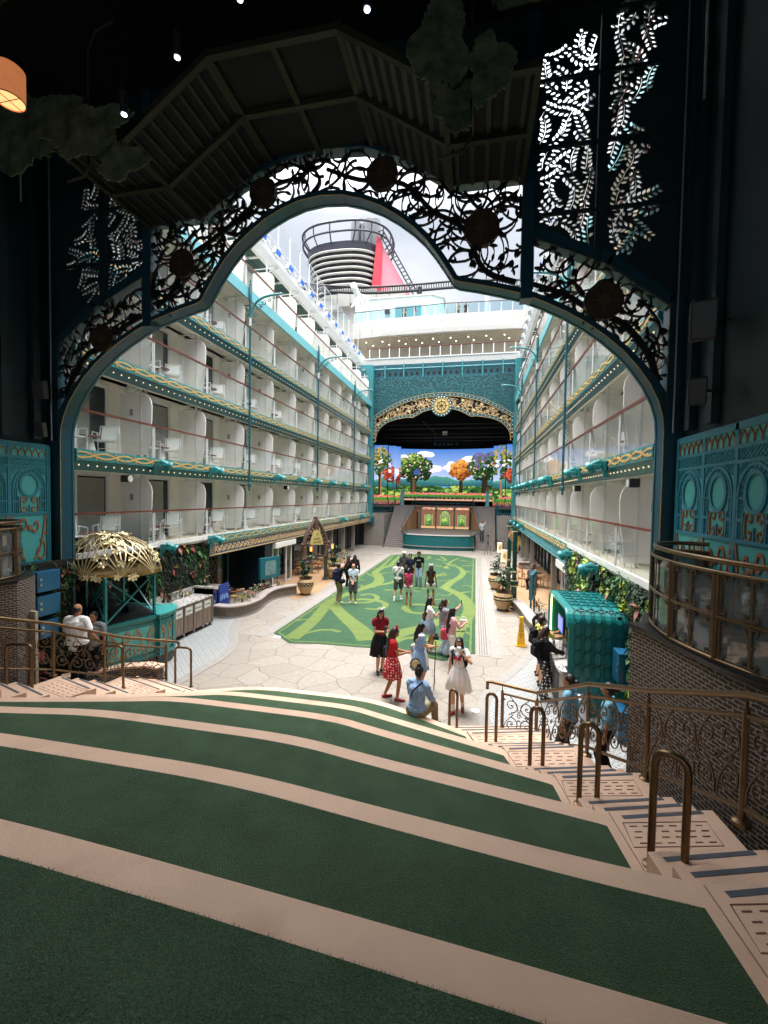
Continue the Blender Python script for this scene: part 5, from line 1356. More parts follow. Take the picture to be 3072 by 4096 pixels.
for s in (-1, 1):
    # curved tan side walls with niches
    cur = [(s*3.84,42.0),(s*3.6,43.1),(s*3.35,44.3),(s*3.1,45.4),(s*2.9,46.3)]
    m = MB(); zt = [1.42,2.1,2.8,3.4,3.6]
    for (a, b), z0_, z1_ in zip(zip(cur, cur[1:]), zt, zt[1:]):
        n0 = len(m.v); m.add([(a[0],a[1],1.38),(b[0],b[1],1.38),(b[0],b[1],z1_),(a[0],a[1],z0_)], [(0,1,2,3)])
    o = m.build('tan_side_wall', SETW, ud); q = o.modifiers.new('s','SOLIDIFY'); q.thickness = .06
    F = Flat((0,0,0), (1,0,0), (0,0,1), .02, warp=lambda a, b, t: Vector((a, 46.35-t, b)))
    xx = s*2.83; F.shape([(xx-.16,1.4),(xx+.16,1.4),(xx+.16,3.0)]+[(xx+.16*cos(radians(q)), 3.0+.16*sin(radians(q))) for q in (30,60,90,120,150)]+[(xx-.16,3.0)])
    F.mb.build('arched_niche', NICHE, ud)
    t = thing('stage_staircase', 'grey brown staircase climbing to the rear stage on the %s' % ('left' if s < 0 else 'right'), 'staircase', (s*4.2,40.2,0), 'stage staircases')
    m = MB(); N = 24; rz_ = 3.8/N; nb_ = MB()
    for i in range(N):
        y = 40.15+i*.2505; f = i/N; xl = 5.1+.1*f; xr = 3.3 if f < .3 else 3.85-.9*(f-.3)/.7
        m.prism([(s*xl,y),(s*xr,y),(s*xr,46.28),(s*xl,46.28)], rz_*i+.0005, rz_*(i+1), 'xy')
        nb_.box(min(s*xl,s*xr)+.03, y-.004, rz_*(i+1)-.03, max(s*xl,s*xr)-.03, y+.03, rz_*(i+1)+.004)
    m.build('steps', STEPM, t); nb_.build('nosing', mat('step_nosing_pale', '8d837e', .7), t)
    m = MB(); hr = [(s*3.35,40.6,1.0),(s*3.7,41.6,1.8),(s*3.45,44,3.3),(s*2.95,46.2,4.75)]
    m.tube(hr, .03, 6)
    for f in (0, .2, .4, .6, .8, 1.0): i = min(N-1, int(f*N)); y = 40.6+f*5.5; xq = 3.35 if f < .1 else 3.8-.85*f; m.tube([(s*xq,y,rz_*(i+1)),(s*xq,y,rz_*(i+1)+.95)], .022, 6)
    m.tube([(s*5.2,40.5,1.0),(s*5.25,46.0,4.75)], .03, 6); m.build('handrail', TEALD, t)
# apron
ap = thing('stage_apron', 'low curved teal stage platform with a grey floor', 'stage', (0,40,0))
def ac(d, n=18): return [(3.2*sin(radians(q)), 39.95-.0-(1.05+d)*cos(radians(q))) for q in [-75+150*i/n for i in range(n+1)]]
fa = [(-3.2,41.0)]+[(x*1.03, y) for x, y in ac(.1)]+[(3.2,41.0)]
MB().prism(fa+[(3.2,46.3),(-3.2,46.3)], 0.001, 1.3).build('front', APR, ap)
MB().prism([(x*1.01, y-.05) for x, y in fa]+[(3.3,41.9),(3.85,41.9),(3.0,46.3),(-3.0,46.3),(-3.85,41.9),(-3.3,41.9)], 1.3, 1.38).build('floor', DKF, ap)
MB().strip([(x*1.02, y-.1) for x, y in fa], [(x, y) for x, y in fa], .28, .36).build('kick_ledge', STONEB, ap)
MB().strip([(x*1.012, y-.06) for x, y in fa[3:-3]], [(x*1.0, y) for x, y in fa[3:-3]], 1.305, 1.385).build('white_edge', WHITE, ap)
m = MB()
for s in (-1, 1): m.tube([(s*3.3,40.6,1.75),(s*3.0,39.9,1.6),(s*2.5,39.4,1.15),(s*2.3,39.25,1.05),(s*2.35,39.2,.9)], .03, 6)
m.build('grab_rail', TEALD, ap)
# triptych
LED = bpy.data.materials.new('led_picture'); LED.use_nodes = True; _tt = LED.node_tree; _bb = _tt.nodes['Principled BSDF']
_vc = _tt.nodes.new('ShaderNodeVertexColor'); _vc.layer_name = 'Col'; _bb.inputs['Base Color'].default_value = (.01,.01,.01,1); _bb.inputs['Roughness'].default_value = .5
_tt.links.new(_vc.outputs[0], _bb.inputs['Emission Color']); _bb.inputs['Emission Strength'].default_value = .36
class Pic:
    def __init__(s, warp): s.v = []; s.f = []; s.c = []; s.w = warp; s.z = 0
    def poly(s, pts, col, grad=None):
        s.z += 1; n = len(s.v); t = s.z*.00004; s.v += [s.w(u, v, t) for u, v in pts]; s.f.append(tuple(range(n, n+len(pts)))); c = lin(col)
        if grad:
            g = lin(grad); vs = [p[1] for p in pts]; lo, hi = min(vs), max(vs); s.c.append([tuple(c[i]+(g[i]-c[i])*((p[1]-lo)/(hi-lo+1e-9)) for i in range(3))+(1,) for p in pts])
        else: s.c.append([c]*len(pts))
    def build(s, name, parent, m=None):
        me = bpy.data.meshes.new(name); off_ = parent_loc(parent); me.from_pydata([tuple(Vector(p)-off_) for p in s.v], [], s.f); me.materials.append(m or LED)
        at = me.color_attributes.new('Col', 'FLOAT_COLOR', 'CORNER'); k = 0
        for f, c in zip(me.polygons, s.c):
            for j in range(len(c)): at.data[k].color = c[j]; k += 1
        o = bpy.data.objects.new(name, me); COL.objects.link(o); o.parent = parent; return o
def blob(P, cx, cy, rx, ry, cols, n, sz, rng, asp=1):
    sub_ = [(cx+rx*.62*cos(k_*1.05+cx), cy+ry*.6*sin(k_*1.05+cx), rng.uniform(.36,.5)) for k_ in range(6)]+[(cx,cy,.6)]
    for i in range(n):
        sb_ = sub_[i % 7]; a = rng.uniform(0, 6.28); r = sqrt(rng.random())*sb_[2]; x = sb_[0]+rx*r*cos(a); y = sb_[1]+ry*r*sin(a)
        q = sz*rng.uniform(.6, 1.3); li = cols[min(len(cols)-1, max(0, int((.5+.35*(y-cy)/ry-.15*(x-cx)/rx+rng.uniform(-.3,.3))*len(cols))))]
        a0 = rng.uniform(0, 6.28); P.poly([(x+q*asp*cos(a0+k*1.05)*rng.uniform(.7,1.1), y+q*sin(a0+k*1.05)*rng.uniform(.7,1.1)) for k in range(6)], li)
def scene(P, u0, u1, v0, v1, seed, main=True):
    rng = random.Random(seed); W_ = u1-u0
    n = 24
    for i in range(n):
        a = u0+W_*i/n; b = u0+W_*(i+1)/n
        P.poly([(a,v0+.9),(b,v0+.9),(b,v1),(a,v1)], 'c0cee2', '4474be'); P.z -= 1
    P.z += 1
    for cx, cy, rx, ry in ((.34,.62,.09,.09),(.6,.66,.14,.12),(.28,.9,.06,.03),(.75,.8,.09,.06),(.05,.55,.08,.1),(.08,.8,.07,.09),(.96,.6,.06,.12)) if main else ((.3,.7,.4,.15),(.8,.55,.3,.12)):
        blob(P, u0+cx*W_, v0+cy*(v1-v0), rx*W_, ry*(v1-v0)*.5, ['d9c9e6','f3e8f2','ffffff'], 60 if main else 22, .28 if main else .2, rng, 1.6)
    H = v1-v0
    def strip(f, vb, col, grad=None):
        for i in range(n):
            a = u0+W_*i/n; b = u0+W_*(i+1)/n; P.poly([(a,vb),(b,vb),(b,f((i+1)/n)),(a,f(i/n))], col, grad); P.z -= 1
        P.z += 1
    strip(lambda x: v0+H*(.40+.09*math.exp(-((x-.38)/.06)**2)+.085*math.exp(-((x-.5)/.07)**2)+.02*sin(9*x)), v0+H*.3, '2f5f68', '4a8f7c')
    strip(lambda x: v0+H*(.36+.02*sin(7*x+1)), v0+H*.25, '1d4a5a', '2f6b6e')
    if main:
        for i in range(30):
            x = rng.uniform(.35, .62); y = rng.uniform(.3, .37); P.poly([(u0+W_*x,v0+H*y),(u0+W_*(x+.02),v0+H*y),(u0+W_*(x+.012),v0+H*(y+.008))], rng.choice(['6fb0a0','a8d0b0','2a5f6a']))
        P.poly([(u0+W_*.42,v0+H*.265),(u0+W_*.56,v0+H*.265),(u0+W_*.54,v0+H*.285),(u0+W_*.44,v0+H*.285)], '2f7fd0')
        for i in range(16):
            x = .73+i*.0075; P.poly([(u0+W_*x,v0+H*.36),(u0+W_*(x+.006),v0+H*.36),(u0+W_*(x+.006),v0+H*(.38+rng.uniform(0,.07))),(u0+W_*x,v0+H*(.38+rng.uniform(0,.07)))], '3a6a9a')
    strip(lambda x: v0+H*(.29+.015*sin(15*x)+.01*sin(37*x)), v0+H*.1, '16301c', '28482a')
    for i in range(160 if main else 30):
        x = u0+rng.uniform(.0,1)*W_; y = v0+H*rng.uniform(.14,.27); blob(P, x, y, .25, .05, ['14301a','24501f','4c7a34','a8b858'], 3, .16, rng, 2.4)
    trees = [(.17,.62,.95,['0a1a0a','16300f','35581c','8a9a48'],.1,True),(.64,.60,.62,['5a2c10','96501c','c47a2a','dc9c48'],.075,False),(.87,.66,.95,['0a1a0a','183412','3c6428','6a5a90'],.11,True)] if main else [(.25,.72,.9,['10240f','2c4a1a','5a6a24','b09040'],.2,False),(.8,.5,.5,['4a1a10','8a2a1c','c05a30'],.16,False)]
    for tx, ty, tr, cols, sz, fruit in trees:
        bx_ = u0+tx*W_; by = v0+H*.16; ct = v0+H*ty; r = H*.31*tr
        for d in (-.09, .09) if tr > .8 and main else (0,):
            P.poly([(bx_+d*2-.22,by),(bx_+d*2+.22,by),(bx_+d+.14,ct-r*.4),(bx_+d-.14,ct-r*.4)], '2c1d14'); P.poly([(bx_+d*2+.02,by),(bx_+d*2+.2,by),(bx_+d+.13,ct-r*.4),(bx_+d+.04,ct-r*.4)], '9a6a48')
        blob(P, bx_, ct, r*1.15 if main else W_*.42, r*.95, cols, 800 if main else 300, .15 if main else .13, rng)
        if fruit and main: blob(P, bx_, ct, r*1.0, r*.8, ['f0d0a0','f0a0b8','ffe0b0'], 14, .1, rng)
        if tx < .3 and main:
            hx = bx_+.35; hy = ct-r*.25
            P.poly([(hx-.35,hy-.3),(hx+.35,hy-.3),(hx+.35,hy+.15),(hx,hy+.5),(hx-.35,hy+.15)], '3a4f86'); P.poly([(hx-.1,hy-.28),(hx+.18,hy-.28),(hx+.18,hy+.1),(hx-.1,hy+.1)], 'e0b050'); P.poly([(hx-.42,hy+.1),(hx,hy+.58),(hx,hy+.48),(hx-.36,hy+.06)], '223055')
            for i in range(8): P.poly([(hx-.5,by+i*.22),(hx-.15,by+i*.22+.03),(hx-.15,by+i*.22+.07),(hx-.5,by+i*.22+.04)], 'b08a60')
    # flower bed, hedge, fence, path
    strip(lambda x: v0+H*.15, v0, '3a2a20', '5a7a34')
    for i in range(520 if main else 120):
        x = u0+rng.random()*W_; y = v0+H*rng.uniform(.115,.15); q = .06; P.poly([(x-q,y),(x,y-q),(x+q,y),(x,y+q)], rng.choice(['e05a48','f08a70','e87aa0','c03a34']))
    strip(lambda x: v0+H*.115, v0+H*.06, '285a22', '4a8a36')
    strip(lambda x: v0+H*.062, v0+H*.03, '181a1c', '242a30')
    k = int(W_/.22)
    for i in range(k):
        x = u0+(i+.5)*W_/k; P.poly([(x-.09,v0+H*.028),(x-.05,v0+H*.06),(x,v0+H*.075),(x+.05,v0+H*.06),(x+.09,v0+H*.028),(x+.055,v0+H*.028),(x,v0+H*.062),(x-.055,v0+H*.028)], 'c79a52')
    if not main:
        for i in range(60): x = u0+rng.random()*W_; y = v0+H*rng.uniform(0,.025); P.poly([(x-.06,y),(x,y-.03),(x+.06,y),(x,y+.05)], rng.choice(['e0486a','f07a90','c02850']))
    else:
        strip(lambda x: v0+H*.028, v0, 'a8705a', 'e0b89a')
ls = thing('video_screen', 'wide curved LED screen showing a painted garden with three big trees', 'screen', (0,49,4.5))
def wmain(u, v, t): return Vector((u, 50.4-1.2*(u/5.7)**2-t-.02, v))
P1 = Pic(wmain); scene(P1, -5.68, 5.68, 4.35, 10.2, 3); P1.build('screen_picture', ls)
MB().strip([(x*.5, 50.42-1.2*(x*.5/5.7)**2) for x in range(-12, 13)], [(x*.5, 50.55-1.2*(x*.5/5.7)**2) for x in range(-12, 13)], 4.2, 10.24, 'xy').build('screen_case', BLACK, ls)
for s in (-1, 1):
    t = thing('side_screen', 'stepped tall LED side screens showing trees, on the %s of the main screen' % ('left' if s < 0 else 'right'), 'screen', (s*6.2,47,3.9), 'LED side screens')
    for i, (xa, xb, y, zt) in enumerate(((5.05,5.62,48.6,10.32),(5.62,6.2,47.9,10.4),(6.2,7.8,47.2,10.4))):
        a, b = (xa, xb) if s > 0 else (-xb, -xa)
        MB().box(a+.015, y, 3.85, b-.015, y+.1, zt+.02).build('panel_case', BLACK, t)
    def wside(u, v, tt, s=s):
        a = abs(u); y = 48.6 if a < 5.62 else 47.9 if a < 6.2 else 47.2
        return Vector((s*max(5.06, min(7.78, a)), y-tt-.02, max(3.9, min(10.35, v))))
    Pz = Pic(wside); scene(Pz, min(s*5.05,s*7.8), max(s*5.05,s*7.8), 3.9, 10.35, 31+s, False); Pz.build('screen_picture', t)
tp = thing('triptych_screen', 'teal framed three-bay stage backdrop with arched leaded garden windows', 'backdrop', (.15,46.3,1.4))
PT = Pic(lambda u, v, t: Vector((u, 46.18-t, v))); rng = random.Random(8)
PT.poly([(-2.4,1.45),(2.66,1.45),(2.66,3.72),(-2.4,3.72)], '7c5238'); PT.poly([(-2.4,1.45),(2.66,1.45),(2.66,1.7),(-2.4,1.7)], 'd0a878','b08858')
for (a, b, zt) in ((-2.28,-.86,3.0),(-.72,1.05,3.25),(1.19,2.58,3.0)):
    c = (a+b)/2; w = (b-a)*.3
    for i in range(90): PT.poly([(a+rng.random()*(b-a)+q*.05, 3.42+rng.random()*.2+r*.04) for q, r in ((0,0),(1,.3),(.5,1))], rng.choice(['f0c0a0','e8a080','6a4030']))
    arc = [(c+w*cos(radians(q)), zt-.35+w*.9*sin(radians(q))) for q in range(0, 181, 15)]
    PT.poly([(c-w,1.72),(c+w,1.72)]+arc, '1c3a34'); k = .84
    arc2 = [(c+w*k*cos(radians(q)), zt-.35+w*.9*k*sin(radians(q))) for q in range(0, 181, 15)]
    PT.poly([(c-w*k,1.8),(c+w*k,1.8)]+arc2, '4a6a30', '94a468')
    blob(PT, c, 2.2, w*.6, .35, ['2a5a24','6aa03a','c8e070'], 60, .07, rng)
    for i in range(26): PT.poly([(c+(-1 if i % 2 else 1)*w*.93+q*.035, 1.8+(i//2)*.09+r*.035) for q, r in ((-1,0),(0,-1),(1,0),(0,1))], 'dfe6a0')
    for i in range(5): x = c-w*.7+i*w*.35; PT.poly([(x-.006,1.8),(x+.006,1.8),(x+.006,zt-.15),(x-.006,zt-.15)], '14302c')
    for i in range(6): z = 1.95+i*.2; PT.poly([(c-w*k,z-.006),(c+w*k,z-.006),(c+w*k,z+.006),(c-w*k,z+.006)], '14302c')
PT.build('painted_picture', tp)
MB().box(-2.46,46.1,1.39,-2.36,46.34,3.8).box(2.62,46.1,1.39,2.72,46.34,3.8).box(-.86,46.08,1.39,-.72,46.3,3.74).box(1.05,46.08,1.39,1.19,46.3,3.74).box(-2.36,46.1,3.7,2.62,46.34,3.8).box(-2.36,46.1,1.38,2.62,46.34,1.44).box(-2.36,46.1,3.36,2.62,46.2,3.4).build('frame', TEALD, tp)
for s in (-1, 1):
    t = thing('stage_pillar', 'pale teal square pillar topped with gold globes at the %s of the rear stage' % ('left' if s < 0 else 'right'), 'pillar', (s*4.45,46.4,3.8), 'rear stage pillars')
    MB().cbox((s*4.45,46.45,4.6), (.34,.34,1.6)).cbox((s*4.45,46.45,5.42), (.46,.46,.1)).cbox((s*4.45,46.45,3.86), (.46,.46,.14)).build('shaft', SKYTEAL, t, bevel=.015)
    MB().ball((s*4.45-.13,46.4,5.6),.1).ball((s*4.45+.13,46.4,5.6),.1).ball((s*4.45,46.35,5.72),.1).build('gold_globe', GOLDM, t, smooth=True)
t = thing('rear_stage_railing', 'thin dark railing along the front edge of the rear stage', 'railing', (0,46.26,3.8))
m = MB()
for i in range(9): m.tube([(-3.0+i*.75,46.27,3.84),(-3.0+i*.75,46.27,4.78)], .02, 6)
for z in (4.1, 4.78): m.tube([(-3.0,46.27,z),(3.0,46.27,z)], .022, 6)
m.build('rails', TEALD, t)
# ---------------- decks bridging over the stage ----------------
WD = mat('ship_white', 'bfbcb6', .45, var=.05, scale=1.5); PLK = mat('soffit_plank', 'a79a80', .5, var=.1)
tb = thing('service_beam', 'dark teal beam with round black vents above the stage arch', 'beam', (0,41.5,16))
MB().box(-9.4,YS+.35,15.95,9.4,42.2,17.2).build('beam', TEALD, tb)
m = MB()
for i in range(24): m.lathe([(.13,0),(.13,.04)], (0,0,0), 14, M=Matrix.Translation((-6+i*.52,YS+.33,16.3))@Matrix.Rotation(radians(90), 4, 'X'))
m.build('round_vent', BLACK, tb)
m = MB()
for i in range(9): m.box(-7.2+i*1.8-.06,YS+.1,15.92,-7.2+i*1.8+.06,YS+.36,17.2)
m.tube([(-7.3,YS+.2,16.75),(7.3,YS+.2,16.75)], .05, 6); m.build('gusset', TEAL, tb)
bd = thing('bridge_deck', 'white ship decks crossing above the stage with glass railings', 'ship deck', (0,42,17.3))
MB().box(-9.4,41.9,17.27,9.4,52,18.1).build('lower_deck', WD, bd)
m = MB(); m2 = MB()
for i in range(16): x = -7.2+i*.98; MB().box(x-.045,41.95,18.1,x+.045,42.02,19.05).build('white_post', WHITEM, bd); MB().box(x+.05,41.98,18.16,x+.93,41.99,19.0).build('glass_pane', GLASS, bd)
MB().box(-7.4,41.94,19.05,9,42.04,19.12).build('handrail', RAILB, bd)
m = MB()
for i in range(11): m.box(-9+i*1.8-.01, 41.86, 17.27, -9+i*1.8+.01, 41.9, 18.1)
m.box(-9.4,41.84,18.02,9.4,41.9,18.12); m.build('panel_joints', WHITEM, bd)
m = MB()
for i in range(62): m.box(-9.3+i*.3, 42.6, 20.33, -9.3+i*.3+.285, 50, 20.37)
sf = m.build('plank_soffit', PLK, bd); m = MB()
for i in range(30): m.lathe([(.05,0),(.05,.02)], (-8+(i % 10)*1.7+(i//10)*.5, 43.6+(i//10)*1.0, 20.31), 10)
m.build('downlight', mat('downlight', 'ffffff', .5, emit='fff3d8', estr=4), sf)
bow = [(-9.4,43.0),(-8.4,42.6),(-6,42.2),(0,42.05),(6,42.2),(9.4,42.6)]
MB().prism(bow+[(9.4,50),(-9.4,50)], 20.38, 20.8).build('upper_fascia', WD, bd)
MB().prism([(x, y+.5) for x, y in bow]+[(9.4,50),(-9.4,50)], 20.8, 21.75).build('set_back_band', WD, bd)
m = MB()
for i in range(14): x = -8.6+i*1.3; m.prism([(43.0,20.8),(42.45,20.82),(42.9,21.7),(43.0,21.7)], x-.03, x+.03, 'yz')
m.build('brackets', WD, bd)
MB().prism([(x*1.02, y+.9) for x, y in bow]+[(9.6,50),(-9.6,50)], 21.75, 22.4).build('top_deck', WD, bd)
m = MB(); m2 = MB(); pts = [(-9.4,44.0,22.4),(0,43.3,22.4),(9.4,43.8,22.4)]
for (a, b) in zip(pts, pts[1:]):
    for i in range(9):
        f = i/9; x = a[0]+(b[0]-a[0])*f; y = a[1]+(b[1]-a[1])*f; MB().box(x-.03,y,22.4,x+.03,y+.04,23.5).build('white_post', WHITEM, bd)
    m2.prism([(a[0],a[1]+.01),(b[0],b[1]+.01),(b[0],b[1]+.025),(a[0],a[1]+.025)], 22.45, 23.48)
m2.build('glass', glassmat('aqua_glass', (.78,.9,.92)), bd)
MB().tube([(p[0],p[1],23.55) for p in pts], .05, 8).build('handrail', mat('dark_handrail', '3d3836', .4), bd)
# aqua deckhouse with louvre, cowls
ww = thing('aqua_deckhouse', 'pale aqua deckhouse with a louvred grille behind the top deck railing', 'deckhouse', (-5,55,22))
AQ = mat('pale_aqua_paint', 'a9d3d6', .5, var=.06, scale=.5, col2='d9e6e4')
MB().prism([(-12,54),(-2.6,54),(-1.2,55),(-1.2,60),(-12,60)], 22, 29.3).build('wall', AQ, ww)
MB().prism([(-12.2,53.9),(-2.5,53.9),(-1.0,54.9),(-1.0,60),(-12.2,60)], 29.3, 29.5).build('roof', WD, ww)
m = MB()
for i in range(24): m.box(-6.9, 53.9, 24.2+i*.17, -3.9, 53.98, 24.2+i*.17+.1)
m.box(-7.05,53.92,24.0,-6.9,53.99,28.3); m.box(-3.9,53.92,24.0,-3.75,53.99,28.3); m.build('louvre', SKYTEAL, ww)
MB().cbox((-8.0,53.8,27.6),(.6,.3,.5)).build('loudspeaker', BLACK, ww)
ct = thing('cowl_vent', 'white ventilation cowl pipes with grey wings left of the aqua deckhouse', 'vent', (-9.6,46,22))
MB().tube([(-9.6,46,20.5),(-9.6,46,26.2)], .28, 12).tube([(-9.6,46,26.2),(-9.9,45.6,26.9),(-9.9,45.2,27.0)], .34, 12).tube([(-8.6,46,22),(-8.6,46,24.3),(-9.2,46,25.6)], .2, 10).build('pipe', WHITEM, ct, smooth=True)
MB().prism([(-10.4,25.0),(-9.7,26.1),(-9.7,25.3)], 45.9, 46.1, 'xz').prism([(-9.4,26.4),(-8.2,26.0),(-8.6,25.4)], 45.9, 46.1, 'xz').build('wing_plate', GREYP, ct)
# ---------------- funnel ----------------
FB = mat('funnel_dark', '3a3c46', .45, var=.1, scale=.3); FBK = mat('funnel_black', '17181b', .6, var=.2); FRD = mat('funnel_red', 'd23a4a', .4, var=.06, scale=.2); PKR = mat('funnel_pink_red', 'd98a98', .35, var=.05, scale=.2)
fn = thing('ship_funnel', 'big dark ship funnel with white louvre fins, a ring rail and a red side', 'funnel', (-21,80,34))
def ell(cx, cy, rx, ry, z, n=48, a0=0, a1=360, p=2.6):
    o = []
    for i in range(n+1):
        a = radians(a0+(a1-a0)*i/n); c, s_ = cos(a), sin(a); o.append((cx+rx*math.copysign(abs(c)**(2/p), c), cy+ry*math.copysign(abs(s_)**(2/p), s_), z))
    return o
def loft(secs, m=None):
    m = m or MB(); n = len(secs[0])-1; vs = [p for s_ in secs for p in s_[:-1]]; fs = []
    for i in range(len(secs)-1):
        for k in range(n): fs.append((i*n+k, i*n+(k+1)%n, (i+1)*n+(k+1)%n, (i+1)*n+k))
    fs += [tuple(range(n))[::-1], tuple((len(secs)-1)*n+k for k in range(n))]
    return m.add(vs, fs)
CX = -21.2
loft([ell(CX+.6,80,5.4,5.0,30),ell(CX+.5,80,5.5,5.2,40),ell(CX,80,6.6,5.6,47.6)]).build('body', FBK, fn, smooth=True)
loft([ell(CX,80,6.9,5.9,47.7),ell(CX,80,7.1,6.0,48.9)]).build('top_band', FB, fn, smooth=True)
m = MB()
for i in range(9):
    f = i/8; z = 39.6+7.7*f; rx = 5.9+1.15*f; m.tube(ell(CX+.5*(1-f),80,rx,5.75+.3*f,z, 40, 150, 372), .2, 6)
m.build('louvre_fins', WD, fn, smooth=True)
m = MB()
for a in (200, 235, 262, 288, 320): 
    q0 = ell(CX+.5,80,5.7,5.5,38.5,1,a,a+.1)[0]; q1 = ell(CX,80,6.8,5.8,47.5,1,a,a+.1)[0]; m.bar(q0, q1, .22)
m.build('stiffeners', FBK, fn)
m = MB()
m.tube(ell(CX+.3,79.6,8.2,6.6,50.0,48)[:-1], .17, 8, closed=True).tube(ell(CX+.3,79.6,8.3,6.7,51.6,48)[:-1], .2, 8, closed=True)
for a in range(0, 360, 22): p0 = ell(CX+.3,79.6,8.2,6.6,50.0,1,a,a+.1)[0]; p1 = ell(CX+.3,79.6,8.3,6.7,51.6,1,a,a+.1)[0]; m.tube([p0,p1], .12, 6); m.tube([p0, ell(CX,80,6.9,5.9,48.6,1,a,a+.1)[0]], .12, 6)
m.build('ring_rail', FB, fn, smooth=True)
m = MB()
for x, y, r, zt in ((-19.6,80,1.0,55.3),(-18.2,80.3,.9,55.0),(-17.2,79.7,.95,55.4),(-16.2,80.3,1.15,55.6),(-15.6,81,.9,53)): m.lathe([(r,47),(r,zt-.1),(r*.94,zt),(r*.8,zt)], (x,y,0), 20)
m.build('exhaust_stacks', FB, fn, smooth=True)
MB().prism([(-14.6,50.2),(-16.0,36),(-13.5,34),(-5.4,34)], 76.0, 83, 'xz').build('red_side', PKR, fn)
MB().prism([(-14.6,50.3),(-15.9,36),(-14.0,36),(-13.7,49.0)], 75.6, 76.1, 'xz').build('red_stripe', FRD, fn)
m = MB()
for k in range(24):
    f = k/24; a = Vector((-14.3+9.0*f, 75.4, 50.6-16*f)); b = a+Vector((9.0/24,0,-16/24)); m.bar(a, b, .2); m.bar(a+Vector((.75,0,.2)), b+Vector((.75,0,.2)), .2); m.bar(a, a+Vector((.75,0,.2)), .1)
m.build('sloping_truss', FBK, fn)
tr = thing('track_ring', 'black ladder-like slide support ring passing in front of the funnel', 'slide track', (-10,70,38))
pts = smoothline([(-27,70,40.5),(-22,69,39.1),(-17,68,38.0),(-12,68,37.6),(-6,68,37.5),(0,68,37.5),(6,69,37.6),(14,72,38.4)], 8)
m = MB().tube(pts, .16, 6).tube([(x,y,z-.95) for x, y, z in pts], .2, 6)
for i in range(0, len(pts)-1, 1):
    for f in (0, .5): a = Vector(pts[i])*(1-f)+Vector(pts[i+1])*f; m.bar(a, a-Vector((0,0,.95)), .12)
m.build('ladder_frame', FBK, tr)
m = MB(); q = MB()
for x in (-5.9, 4.2, 10): m.lathe([(.35,-3.4),(.35,-1.6)], (x,68,38.6), 12); q.lathe([(.32,-18),(.32,-3.4)], (x,68,38.6), 12)
m.build('hanger', FBK, tr); q.build('white_column', WHITEM, tr)
m = MB()
for i in range(6): m.box(-22+i*2.2, 70, 35.5+(.4*(i % 3)), -19.9+i*2.2, 72.5, 37.9+(.5*(i % 2)))
m.box(-24,71,30,-9.5,75,37.6); o = m.build('upper_machinery_casing', WD); tag(o, 'white casings stacked below the funnel', 'ship casing')

o = MB().box(-9.4,YS+.2,0,-7.2,YS+.3,3.1).box(7.2,YS+.2,0,9.4,YS+.3,3.1).build('stage_side_doors', NIGHT); tag(o, 'black doorways at the two far corners beside the stage', 'doorway')
# ---------------- plants ----------------
G1 = mat('leaf_dark_green', '1d3a20', .5, var=.3, scale=20); G2 = mat('leaf_mid_green', '3a6a35', .5, var=.3, scale=20); G3 = mat('leaf_yellow_green', '93a83c', .5, var=.25, scale=20)
G4 = mat('leaf_red', '8a3a34', .5, var=.35, scale=20); G5 = mat('leaf_pink_brown', 'a8705f', .5, var=.3, scale=20); SOILM = mat('dark_soil', '1a1612', .9, var=.3, scale=20)
LMATS = [G1, G2, G3, G4, G5]
def leafgeo(m, base, d, l, w, up, ci, droop=.25):
    base = Vector(base); d = Vector(d).normalized(); s_ = d.cross(Vector(up))
    if s_.length < .05: s_ = d.cross(Vector((1,0,0)))
    s_.normalize(); n = s_.cross(d)
    P = []
    for t, ww in ((0,.08),(.35,.9),(.7,.8),(1,.0)):
        c = base+d*l*t-Vector((0,0,1))*droop*l*t*t
        P.append((c, ww*w/2))
    vs = []; 
    for c, ww in P[:-1]: vs += [c-s_*ww+n*ww*.35, c, c+s_*ww+n*ww*.35]
    vs.append(P[-1][0])
    m.add(vs, [(0,1,4,3),(1,2,5,4),(3,4,7,6),(4,5,8,7)], ci); m.add([vs[6],vs[7],vs[8],vs[9]], [(0,1,3),(1,2,3)], ci)
